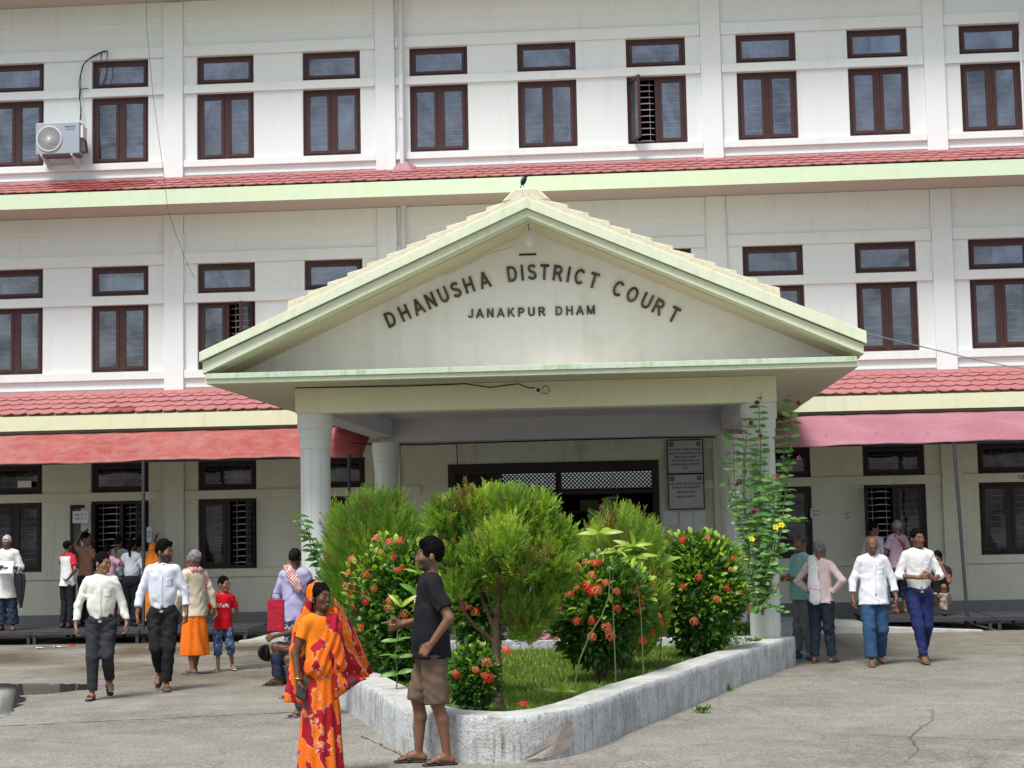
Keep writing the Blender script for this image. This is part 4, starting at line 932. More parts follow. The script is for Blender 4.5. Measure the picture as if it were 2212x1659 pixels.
def nets(V, lo, h):
    S = V < 0; c = np.zeros(tuple(np.array(V.shape)-1), dtype=np.int8)
    sh = [(i, j, k) for i in (0, 1) for j in (0, 1) for k in (0, 1)]
    def cut(A, o): return A[o[0]:A.shape[0]-1+o[0], o[1]:A.shape[1]-1+o[1], o[2]:A.shape[2]-1+o[2]]
    for o in sh: c += cut(S, o)
    act = np.argwhere((c > 0) & (c < 8))
    if len(act) == 0: return np.zeros((0, 3)), np.zeros((0, 4), int)
    idm = np.full(c.shape, -1, dtype=np.int64); idm[act[:, 0], act[:, 1], act[:, 2]] = np.arange(len(act))
    acc = np.zeros((len(act), 3)); cnt = np.zeros(len(act))
    for o in sh:
        for ax in range(3):
            if o[ax]: continue
            e = list(o); e[ax] = 1
            A = V[act[:, 0]+o[0], act[:, 1]+o[1], act[:, 2]+o[2]]; B = V[act[:, 0]+e[0], act[:, 1]+e[1], act[:, 2]+e[2]]
            m = (A < 0) != (B < 0); t = np.where(m, A/(A-B+1e-12), 0)
            p = np.tile(np.array(o, float), (len(act), 1)); p[:, ax] += t; acc[m] += p[m]; cnt[m] += 1
    Vt = (act+acc/cnt[:, None])*h+lo
    F = []
    for ax in range(3):
        u, v = (ax+1) % 3, (ax+2) % 3
        s0 = [slice(None)]*3; s1 = [slice(None)]*3; s0[ax] = slice(0, -1); s1[ax] = slice(1, None)
        A = S[tuple(s0)]; B = S[tuple(s1)]; ed = np.argwhere(A != B)
        ed = ed[(ed[:, u] > 0) & (ed[:, v] > 0) & (ed[:, u] < V.shape[u]-1) & (ed[:, v] < V.shape[v]-1)]
        if not len(ed): continue
        fl = A[ed[:, 0], ed[:, 1], ed[:, 2]]
        q = []
        for du, dv in ((0, 0), (-1, 0), (-1, -1), (0, -1)):
            w = ed.copy(); w[:, u] += du; w[:, v] += dv; q.append(idm[w[:, 0], w[:, 1], w[:, 2]])
        q = np.stack(q, 1); q[~fl] = q[~fl][:, ::-1]; F.append(q)
    F = np.concatenate(F); F = F[(F >= 0).all(1)]
    return Vt, F
def cloth_mat(name, rough, spec, bump):
    return mat(name, vcol=True, rough=rough, spec=spec, noise=(30, .12, (.02, .02, .02)), bump=(bump[0], bump[1], 1))
MT['gold'] = mat('brass_jewellery', (.55, .32, .08), .35, .5, metal=.8)
MT['skin'] = mat('skin', vcol=True, rough=.48, spec=.4, bump=(90, .06, 1)); MT['cloth'] = cloth_mat('woven_cloth', .85, .15, (22, .18)); MT['hair'] = mat('hair', vcol=True, rough=.75, spec=.06, bump=(220, .3, 1)); MT['leather'] = mat('sandal_leather', vcol=True, rough=.5, spec=.4)
def emit(name, VF, parent, m, colf, label=None):
    V, F = VF
    if len(V) == 0: return None
    c = colf(V) if callable(colf) else np.tile(np.array(colf, float), (len(V), 1))
    return mesh_np(name, V, F, MT[m], parent, None, col=c, smooth=True, label=label)
def join_np(parts):
    V = []; F = []; n = 0
    for v, f in parts:
        if len(v) == 0: continue
        V.append(v); F.append(f+n); n += len(v)
    return np.concatenate(V), np.concatenate(F)
v3 = lambda *a: np.array(a, float)
YF = (0, 1, 0)
def unit(a): a = np.array(a, float); return a/(np.linalg.norm(a)+1e-9)
def rotm(yaw, pitch, roll=0):
    return np.array(Euler((pitch, roll, yaw), 'XYZ').to_matrix())
SKINS = {'d': (.110, .050, .028), 'm': (.185, .088, .050), 'l': (.27, .135, .078)}
def person(px, py, top, facing, label, skin='m', H=None, arms={}, legs={}, head=(0, 0), hair=(.012, .010, .010), hairstyle='short', beard=0, shirt=None, pants=None, shoes=None,
           belly=0.0, slim=0.0, up=(0, 0, 0), pos=None, fem=False, h=.014, extra=None, hs=1.04, group=None, seed=1, lean=0, bare=False, zfeet=None):
    """builds one figure facing -Y (then turned by `facing`), feet at pixel (px, py) on the ground"""
    if pos is None: g = gnd(px, py); pos = (g[0], g[1], gz(g[1]))
    s_ = scale_at(pos)
    if H is None:
        d = ray(px, top); t = (pos[1]-CAMP[1])/d[1]; H = CAMP[2]+d[2]*t-pos[2]
    root = empty('person', pos, label, 'person', group, rz=math.radians(facing)); sc_ = H/1.70; root.scale = (sc_,)*3
    sk = np.array(SKINS[skin]); U = v3(*up); near = h < .012
    # ---- joints
    A = {}
    for sg, ch in ((1, '+'), (-1, '-')):
        d = arms.get(ch, {}); w = 1-slim
        A['sh'+ch] = v3(sg*(.158*w-(.018 if fem else 0)), .005, 1.370)+U
        A['el'+ch] = v3(*d.get('el', (sg*.225, .03, 1.10)))+(U if 'el' not in d else 0)
        A['wr'+ch] = v3(*d.get('wr', (sg*.235, -.04, .865)))+(U if 'wr' not in d else 0)
        A['hd'+ch] = unit(d.get('hd', (0, -.12, -1))); A['th'+ch] = unit(d.get('th', (-sg*.2, -1, 0))); A['cu'+ch] = d.get('cu', .55); A['ix'+ch] = d.get('point', False)
        e = legs.get(ch, {})
        A['hp'+ch] = v3(sg*.088, .005, .845)+U
        A['kn'+ch] = v3(*e.get('kn', (sg*.095, -.015, .475))); A['an'+ch] = v3(*e.get('an', (sg*.10, .03, .085))); A['to'+ch] = unit(e.get('to', (sg*.22, -1, 0)))
    HC = v3(0, -.01, 1.585)+U; Rh = rotm(math.radians(head[0]), math.radians(head[1])); piv = v3(0, .015, 1.47)+U
    HS_ = hs
    def hl(p): return piv+Rh@((v3(*p)+U-piv)*HS_)
    fw_ = .93 if fem else 1
    # ---- body
    B = Field()
    B.cap(U+(0, 0, 1.12), U+(0, .0, 1.31), .138*fw_-slim*.1, .148*fw_-slim*.1, .05, (YF, .62)).cap(U+(-.125*fw_, .005, 1.375), U+(.125*fw_, .005, 1.375), .046, .046, .05)
    B.cap(U+(0, -belly*.35, 1.0), U+(0, -belly*.35, 1.1), .118+belly, .122+belly, .05, (YF, .66+belly)).cap(U+(-.045, .012, .885), U+(.045, .012, .885), .108, .108, .05, (YF, .82))
    B.cap(U+(-.06, .01, 1.405), U+(.06, .01, 1.405), .035, .035, .04).cap(U+(0, .018, 1.39), hl((0, .012, 1.50)), .053-slim*.05, .049-slim*.05, .02)
    for ch in '+-':
        B.cap(A['sh'+ch], A['el'+ch], .047-slim*.04, .037-slim*.04, .025).cap(A['el'+ch], A['wr'+ch], .037-slim*.04, .024, .015)
        B.cap(A['hp'+ch], A['kn'+ch], .078-slim*.08, .05-slim*.03, .04); m = A['kn'+ch]*.68+A['an'+ch]*.32+v3(0, .018, 0)
        B.cap(A['kn'+ch], m, .05-slim*.03, .05-slim*.03, .02).cap(m, A['an'+ch], .048-slim*.03, .032, .02)
        t = A['to'+ch]; a = A['an'+ch]
        heel = a+v3(0, 0, -.045)-t*.035; ball = a+t*.125+v3(0, 0, -.055 if abs(t[2]) < .2 else -.03)+0
        B.cap(heel, a+t*.06+v3(0, 0, -.035), .033, .036, .02).cap(a+t*.05+v3(0, 0, -.03), ball, .038, .024, .02, ((0, 0, 1), .8))
        sd = np.cross(t, (0, 0, 1))
        for q in range(5): B.cap(ball+sd*(q-2)*.016, ball+sd*(q-2)*.018+t*(.035-.005*abs(q-1.3)), .0125 if q else .0125, .010, .004)
    hB = h if bare or near else h*1.15
    parts = [B.mesh(hB)]
    nb = len(parts[0][0])
    # ---- head
    class HF(Field):
        def cap(s, a, b, ra, rb, k=.03, *r_, **k_): return Field.cap(s, a, b, ra*HS_, rb*HS_, k, *r_, **k_)
        def ell(s, c, r, k=.03, op=0, R=None): return Field.ell(s, c, np.array(r)*HS_, k, op, R)
    Hd = HF(); Rm = Rh
    Hd.ell(hl((0, .012, 1.612)), (.073, .092, .086), R=Rm, k=.02).ell(hl((0, -.022, 1.548)), (.054, .066, .072), R=Rm, k=.03).cap(hl((-.02, -.068, 1.497)), hl((.02, -.068, 1.497)), .018, .018, .03)
    Hd.ell(hl((0, -.052, 1.575)), (.054, .038, .05), R=Rm, k=.02)
    Hd.cap(hl((0, -.084, 1.592)), hl((0, -.099, 1.560)), .008, .0115, .014).cap(hl((-.012, -.089, 1.556)), hl((.012, -.089, 1.556)), .008, .008, .008)
    Hd.cap(hl((-.036, -.082, 1.612)), hl((.036, -.082, 1.612)), .010, .010, .012)
    for sx in (-1, 1):
        Hd.ell(hl((sx*.030, -.100, 1.594)), (.017, .014, .011), R=Rm, k=.010, op=1).ell(hl((sx*.030, -.080, 1.594)), (.0145, .0125, .0095), R=Rm, k=.004)
        Hd.ell(hl((sx*.074, .012, 1.575)), (.010, .019, .030), R=Rm, k=.006)
        Hd.ell(hl((sx*.040, -.060, 1.565)), (.018, .022, .02), R=Rm, k=.02)
    Hd.cap(hl((-.019, -.086, 1.532)), hl((.019, -.086, 1.532)), .0075, .0075, .008).cap(hl((-.015, -.084, 1.521)), hl((.015, -.084, 1.521)), .0075, .0075, .006)
    Hd.cap(U+(0, .018, 1.42), hl((0, .012, 1.52)), .050-slim*.05, .047-slim*.05, .03)
    hh = .0052 if near else .0075
    parts.append(Hd.mesh(hh)); n_head = nb+len(parts[1][0])
    # ---- hands
    for sg, ch in ((1, '+'), (-1, '-')):
        F = Field(); w = A['wr'+ch]; d = A['hd'+ch]; t = A['th'+ch]; t = unit(t-d*(t@d)); n = np.cross(d, t)*sg; cu = A['cu'+ch]
        F.cap(w-d*.03, w+d*.02, .024, .025, .01, (n, .75)).cap(w+d*.02+t*.008, w+d*.088+t*.014, .026, .026, .012, (n, .5)).cap(w+d*.02-t*.008, w+d*.085-t*.018, .022, .022, .012, (n, .5))
        for i, (of, L_) in enumerate(((.031, .068), (.011, .076), (-.009, .070), (-.028, .054))):
            c_ = cu*(1+.12*i) if not (A['ix'+ch] and i == 0) else .04
            if A['ix'+ch] and i > 0: c_ = 1.25
            b = w+d*(.088-.004*i)+t*of; p1 = b+unit(d*math.cos(c_)+n*math.sin(c_))*L_*.5; p2 = p1+unit(d*math.cos(c_*2.1)+n*math.sin(c_*2.1))*L_*.5
            F.cap(b-d*.012, p1, .0095, .0088, .005).cap(p1, p2, .0088, .0072, .004)
        b = w+d*.03+t*.026; p1 = b+unit(d*.75+t*.62+n*.25)*.035; p2 = p1+unit(d*.9+t*.25+n*(.25+.4*cu))*.032
        F.cap(w+d*.02+t*.012, b, .017, .014, .012).cap(b, p1, .0125, .0105, .008).cap(p1, p2, .0105, .0085, .005)
        parts.append(F.mesh(.0050 if near else .0072))
    V, Fc = join_np(parts)
    hv = ((V[nb:n_head]-U-(piv-U))@Rh)/HS_+(piv-U)          # head-local coordinates
    col = np.tile(sk, (len(V), 1))*(1+.10*vnoise(V, 14, seed)[:, None])
    x, y, z = np.abs(hv[:, 0]), hv[:, 1], hv[:, 2]; hc = col[nb:n_head]
    def bl(m, c): m = np.clip(m, 0, 1)[:, None]; hc[:] = hc*(1-m)+np.array(c)*m
    front = np.clip((-.05-y)/.015, 0, 1)
    bl(front*np.clip(1-((x/.026)**2+((z-1.527)/.011)**2), 0, .5)*1.8, (sk[0]*.95, sk[1]*.55, sk[2]*.6))
    bl(front*np.clip(1.4-(((x-.030)/.017)**2+((z-1.594)/.009)**2), 0, 1)*.35, sk*.55)
    bl(front*(1.3-(((x-.030)/.0125)**2+((z-1.594)/.006)**2)), (.24, .205, .18))
    bl(front*(1.4-(((x-.030)/.0058)**2+((z-1.594)/.0068)**2)), (.008, .006, .006))
    bl(front*(1.5-(((x-.031)/.019)**2+((z-1.6165-.004*(x > .03))/.0055)**2))*.85, hair if hairstyle != 'bald' else (.03, .02, .015))
    bl(np.clip(1-(((x-.008)/.005)**2+((z-1.548)/.004)**2), 0, 1)*front, sk*.2)
    if beard:
        bm_ = np.clip((1.552-z+.35*np.clip(x-.03, 0, 1))/.018, 0, 1)*np.clip((.02-y)/.03, 0, 1)*(1-np.clip(1.5-((x/.022)**2+((z-1.526)/.009)**2), 0, 1)); bl(bm_*beard*(z > 1.46), np.array(hair)*1.0+.008)
        bl(front*np.clip(1.4-((x/.028)**2+((z-1.542)/.006)**2), 0, 1)*beard, np.array(hair)+.008)
    fe = ((x/.076)**2+((y+.112)/.092)**2+((z-1.592)/.078)**2)
    hair_on_scalp = np.clip((z+.006*vnoise(hv, 90, 2)-(1.574-.5*y))/.014, 0, 1)*np.clip((fe-.97)/.12, 0, 1)*(1-np.clip(1.4-((y-.012)/.022)**2-((z-1.575)/.034)**2, 0, 1)*(x > .066))
    if hairstyle != 'bald': bl(hair_on_scalp, hair)
    body = mesh_np('body', V, Fc, MT['skin'], root, None, col=col, smooth=True)
    # ---- hair
    if hairstyle not in ('bald', 'none'):
        G = HF(); th = {'short': .0035, 'crop': .0015, 'thick': .008, 'ring': .003, 'woman': .008, 'tail': .006}[hairstyle]
        tk = {'thick': .016, 'short': .010}.get(hairstyle, .003)
        G.ell(hl((0, .014, 1.612+tk)), (.073+th, .093+th, .088+th+tk), R=Rm)
        nrm = Rh@unit(v3(0, -.5 if hairstyle != 'ring' else -.72, -1)); lim = {'ring': 1.575, 'crop': 1.578, 'short': 1.576, 'thick': 1.572}.get(hairstyle, 1.585)
        P0 = hl((0, 0, lim)); G.clip(nrm, nrm@P0)
        if hairstyle != 'ring': G.ell(hl((0, -.112, 1.592)), (.076, .092, .078 if hairstyle != 'woman' else .066), R=Rm, k=.008, op=1)
        for sx in (-1, 1): G.ell(hl((sx*.080, .012, 1.572)), (.022, .026, .034), R=Rm, k=.006, op=1)
        if hairstyle == 'ring': nn = Rh@unit(v3(0, -.75, 1)); G.clip(nn, nn@hl((0, .02, 1.648)))
        if hairstyle in ('thick',): G.cap(hl((-.035, -.052, 1.684)), hl((.045, -.05, 1.688)), .020, .022, .03)
        if hairstyle in ('woman', 'tail'): G.ell(hl((0, .085, 1.58)), (.045, .04, .05), R=Rm)
        if hairstyle == 'tail': G.cap(hl((0, .105, 1.56)), hl((0, .12, 1.38)), .03, .016, .02)
        if hairstyle == 'woman':
            for sx in (-1, 1): G.cap(hl((sx*.068, -.01, 1.63)), hl((sx*.070, .03, 1.47)), .016, .014, .02)
        emit('hair', G.mesh(hh*1.05, lambda P: .003*vnoise(P, 100, seed)+.0065*vnoise(P, 42, seed+9)), root, 'hair', lambda V: np.tile(np.array(hair)*(.45 if max(hair) < .05 else 1), (len(V), 1))*(1+.5*vnoise(V, 70, seed)[:, None]))
    # ---- shirt
    if shirt:
        o = shirt.get('loose', .018); S = Field(); hem = shirt.get('hem', .93)-(.02 if shirt.get('hem', .93) < .9 else 0); sl = shirt.get('sleeve', 'full'); bb = belly
        S.cap(U+(0, 0, 1.11), U+(0, 0, 1.31), .140*fw_+o-slim*.08, .148*fw_+o-slim*.08, .05, (YF, .64)).cap(U+(-.125*fw_, .005, 1.378), U+(.125*fw_, .005, 1.378), .047+o*.7, .047+o*.7, .05)
        S.cap(U+(-.05, .012, 1.412), U+(.05, .012, 1.412), .037+o*.3, .037+o*.3, .04)
        tuck = hem > .925; S.cap(U+(0, -bb*.35, .965), U+(0, -bb*.35, 1.12), (.118+o*.5 if tuck else .126+o*1.1)+bb, .121+o*.8+bb, .05, (YF, .70+bb))
        if hem < .925: S.cap(U+(0, .005, hem-.03), U+(0, 0, .97), .164+o*1.1+bb*.6+shirt.get('flare', 0), .132+o+bb, .05, (YF, .78+bb*.5))
        for sg, ch in ((1, '+'), (-1, '-')):
            sh, el, wr = A['sh'+ch], A['el'+ch], A['wr'+ch]
            if sl == 'half':
                e = sh+(el-sh)*.72; S.cap(sh, e, .051+o*.5, .048+o*.9, .03, None, 1)
            elif sl == 'short':
                e = sh+(el-sh)*.5; S.cap(sh, e, .050+o*.5, .046+o*.8, .03, None, 1)
            else:
                fr = {'full': .97, 'roll': .30, 'mid': .62}[sl]; e = el+(wr-el)*fr
                S.cap(sh, el, .050+o*.4, .040+o*.5, .03).cap(el, e, .040+o*.5, (.028 if sl == 'full' else .034)+o*.45, .02, None, 1)
                if sl != 'full': S.cap(e-unit(wr-el)*.045, e, .037+o*.5, .038+o*.5, .006, None, 3)
        S.clip((0, 0, -1), -(hem+U[2]))
        nk = shirt.get('neck', .066)
        S.cap(U+(0, .016, 1.42), U+(0, -.02, 1.60), nk*.93, nk*1.35, .008, op=1)
        if shirt.get('v', 0): S.cap(U+(0, -.10, 1.44), U+(0, -.14, 1.44-shirt['v']), .03, .008, .008, op=1)
        if shirt.get('collar'):
            S.cap(U+(-.002, .022, 1.405), U+(0, .010, 1.472), .075, .067, .008, None, 3); S.cap(U+(0, .022, 1.39), U+(0, .004, 1.52), .0575, .056, .004, op=1)
            S.cap(U+(0, -.07, 1.52), U+(0, -.110, 1.395), .034, .008, .006, op=1)
        if shirt.get('fn'): shirt['fn'](S, A, U)
        am = shirt.get('wr', .0075)
        col_ = shirt['col']
        so = emit('shirt', S.mesh(h*.72, lambda P: am*wrinkle(P, seed)), root, 'cloth', col_)
        if shirt.get('front'):       # placket, pocket and buttons lying on the chest
            for (x0, x1, z0, z1, nm) in ((-.014, .014, max(hem, .9)+.02, 1.39, 'placket'), (.045, .125, 1.20, 1.29, 'pocket')):
                ys = []; V_ = so.data.vertices
                co = np.empty(len(V_)*3, dtype=np.float32); V_.foreach_get('co', co); co = co.reshape(-1, 3)
                zs_ = np.linspace(z0, z1, 12); xs_ = np.linspace(x0, x1, 4); G_ = []; ok = True
                for zz in zs_:
                    for xx in xs_:
                        dsq = (co[:, 0]-xx)**2+(co[:, 2]-U[2]-zz)**2; dsq[co[:, 1] > U[1]-.02] += 9; i_ = np.argsort(dsq)[:4]; G_.append((xx, co[i_, 1].mean()-.003, zz+U[2]))
                f_ = [[j*4+i, j*4+i+1, (j+1)*4+i+1, (j+1)*4+i] for j in range(11) for i in range(3)]
                cc = np.array(col_(np.array(G_)) if callable(col_) else np.tile(col_, (len(G_), 1)))*.97
                pk = mesh_np(nm, G_, f_, MT['cloth'], so, None, col=cc, smooth=True); mo = pk.modifiers.new('s', 'SOLIDIFY'); mo.thickness = .0025; mo.offset = 0
    # ---- trousers
    if pants:
        hm_ = shirt.get('hem', .93) if shirt else .93; ztop = U[2]+(hm_+.010 if hm_ < .9 else .985)
        o = pants.get('loose', .016); S = Field(); kind = pants.get('kind', 'long')
        if kind in ('long', 'short', 'capri'):
            S.cap(U+(-.045, .012, .880), U+(.045, .012, .880), .112+o, .112+o, .05, (YF, .84)).cap(U+(0, -belly*.25, .93), U+(0, -belly*.25, .98), .118+o*.6+belly*.9, .113+o*.5+belly*.9, .04, (YF, .70+belly))
            for ch in '+-':
                hp, kn, an = A['hp'+ch], A['kn'+ch], A['an'+ch]
                if kind == 'short': e = kn+(an-kn)*.02; S.cap(hp, e, .086+o, .070+o*1.6, .035, None, 1)
                else:
                    fr = .93 if kind == 'long' else .45; e = kn+(an-kn)*fr
                    S.cap(hp, kn, .084+o, .060+o*.9, .035).cap(kn, e, .060+o*.9, (.046 if kind == 'long' else .058)+o*pants.get('hemw', 1.0), .025, None, 1)
            S.clip((0, 0, 1), ztop)
            emit('trousers' if kind == 'long' else 'shorts', S.mesh(h*.78, lambda P: pants.get('wr', .011)*wrinkle(P*np.array([1, 1, 1.3]), seed+4)), root, 'cloth', pants['col'])
        else:
            z0, z1 = pants['hem'], 1.03; rx0, ry0 = pants.get('r', (.20, .17)); nf = pants.get('folds', 13); am = pants.get('amp', .012); sh_ = pants.get('shift', (0, 0))
            def skirt(P):
                t = np.clip((z1+U[2]-P[..., 2])/(z1-z0), 0, 1.05); rx = .135+(rx0-.135)*t**.8; ry = .105+(ry0-.105)*t**.8
                X = P[..., 0]-U[0]-sh_[0]*t; Y = P[..., 1]-U[1]-.005-sh_[1]*t; th = np.arctan2(Y, X)
                w = np.sin(th*nf+2.0*vnoise(P*np.array([1, 1, .25]), 6, seed)*1.4+P[..., 2]*1.5)
                return (np.sqrt((X/rx)**2+(Y/ry)**2)-1)*np.minimum(rx, ry)+am*t*w+.004*vnoise(P, 9, seed)
            m_ = max(rx0, ry0)+.03
            S.fn(skirt, (U[0]-m_-abs(sh_[0]), U[1]-m_-abs(sh_[1]), z0+U[2]*0), (U[0]+m_+abs(sh_[0]), U[1]+m_+abs(sh_[1]), z1+U[2])).clip((0, 0, 1), min(z1+U[2], ztop)).clip((0, 0, -1), -z0)
            emit(pants.get('name', 'skirt'), S.mesh(h*.75), root, 'cloth', pants['col'])
        if pants.get('belt'):
            m = MB(); n = 28; rx, ry = .150+o*.9+belly*.9, (.112+o+belly*.7)*.86+.008; z = U[2]+.912
            vs = []
            for dz_ in (-.017, .017):
                for k in range(n): a = 2*PI*k/n; vs.append((U[0]+rx*math.cos(a), U[1]-belly*.25+ry*math.sin(a), z+dz_))
            m.add(vs, [[k, (k+1) % n, n+(k+1) % n, n+k] for k in range(n)]); bo = m.build('belt', MT['black'], root, smooth=True)
            MB().box(-.019, .019, -belly*.25-ry-.004+U[1], -belly*.25-ry+U[1]+.002, z-.014, z+.014).build('buckle', MT['ac'], bo, bev=.003)
    # ---- footwear
    if shoes:
        for ch in '+-':
            t = A['to'+ch]; a = A['an'+ch]; S = Field(); c = shoes['col']; kd = shoes.get('kind', 'sandal'); upv = unit(np.cross(np.cross(t, (0, 0, 1)), t)); sd = np.cross(t, upv)
            z0 = a-upv*.078; ft = 'sandal'
            if kd == 'shoe':
                S.cap(z0+upv*.03-t*.045, z0+upv*.034+t*.15, .042, .036, .02, (upv, .95)).cap(z0+upv*.07-t*.01, z0+upv*.05+t*.05, .040, .035, .02); S.clip(-upv, -(upv@(z0-upv*.002))); ft = 'shoe'
                emit(ft, S.mesh(.009), root, 'leather', c)
            else:
                S.cap(z0+upv*.004-t*.055, z0+upv*.004+t*.155, .036, .043, .01, (upv, .24))
                so_ = emit(ft, S.mesh(.0065), root, 'leather', c)
                Q = Field(); q = z0+upv*.02
                for p_ in ((q+t*.135, q+t*.06+sd*.045), (q+t*.135, q+t*.06-sd*.045)): Q.cap(p_[0]+upv*.022, p_[1]-upv*.003, .008, .008, .004)
                if kd == 'strap':
                    for u_ in (.11, .05): Q.cap(q+t*u_+sd*.042, q+t*u_+upv*.036+sd*.01, .010, .010, .004).cap(q+t*u_+upv*.036+sd*.01, q+t*u_-sd*.042, .010, .010, .004)
                    Q.cap(q-t*.0+sd*.04+upv*.02, q-t*.05+upv*.045, .007, .007, .004).cap(q-t*.05+upv*.045, q-sd*.04+upv*.02, .007, .007, .004)
                emit('strap', Q.mesh(.006), so_, 'leather', shoes.get('strap', c))
    if extra: extra(root, A, U, hl, Rh)
    return root
def lw(root, p):     # local point of a figure -> world
    return root.matrix_basis @ Vector(p)
def stripes(c1, c2, axis, freq, w=.5):
    c1, c2 = np.array(c1), np.array(c2)
    def f(V):
        t = (np.sin(V@np.array(axis, float)*freq) > w)[:, None]; return np.where(t, c2, c1)
    return f
def mottled(c, am=.12, sc=9, seed=3):
    return lambda V: np.tile(np.array(c, float), (len(V), 1))*(1+am*vnoise(V, sc, seed)[:, None])
def check(c1, c2, f=170):
    c1, c2 = np.array(c1), np.array(c2)
    def g(V):
        a = np.sin((V[:, 0]+V[:, 1]*.7)*f) > .1; b = np.sin(V[:, 2]*f) > .1
        return np.where((a ^ b)[:, None], c1, c2)
    return g
WALKL = {'+': dict(kn=(.09, -.03, .475), an=(.08, .02, .085), to=(.1, -1, 0)), '-': dict(kn=(-.085, -.05, .48), an=(-.10, .16, .20), to=(-.1, -.75, -.65))}
def sari_col(bias=0.0, seed=2):
    def f(V):
        q = V@np.array([[.8, 0, .35], [0, .8, 0], [-.3, 0, .42]]).T
        bias_ = bias+.04
        n = vnoise(q*np.array([1.7, 1.7, .8]), 12, seed)*.8+.26*vnoise(V, 26, seed+1)+.12*vnoise(V, 75, seed+2)+bias_
        red, org, edge, pur = np.array((.36, .012, .022)), np.array((.80, .155, .012)), np.array((.80, .46, .27)), np.array((.19, .05, .075))
        c = np.where((n > .02)[:, None], org, red)
        e = np.clip(1-np.abs(n-.02)/.055, 0, 1)[:, None]*.85; c = c*(1-e)+edge*e
        m = vnoise(V*np.array([1, 1, .6]), 5, seed+7); c = np.where(((m > .42) & (n < -.03))[:, None], pur, c)
        return c
    return f
def border(V, f): return f
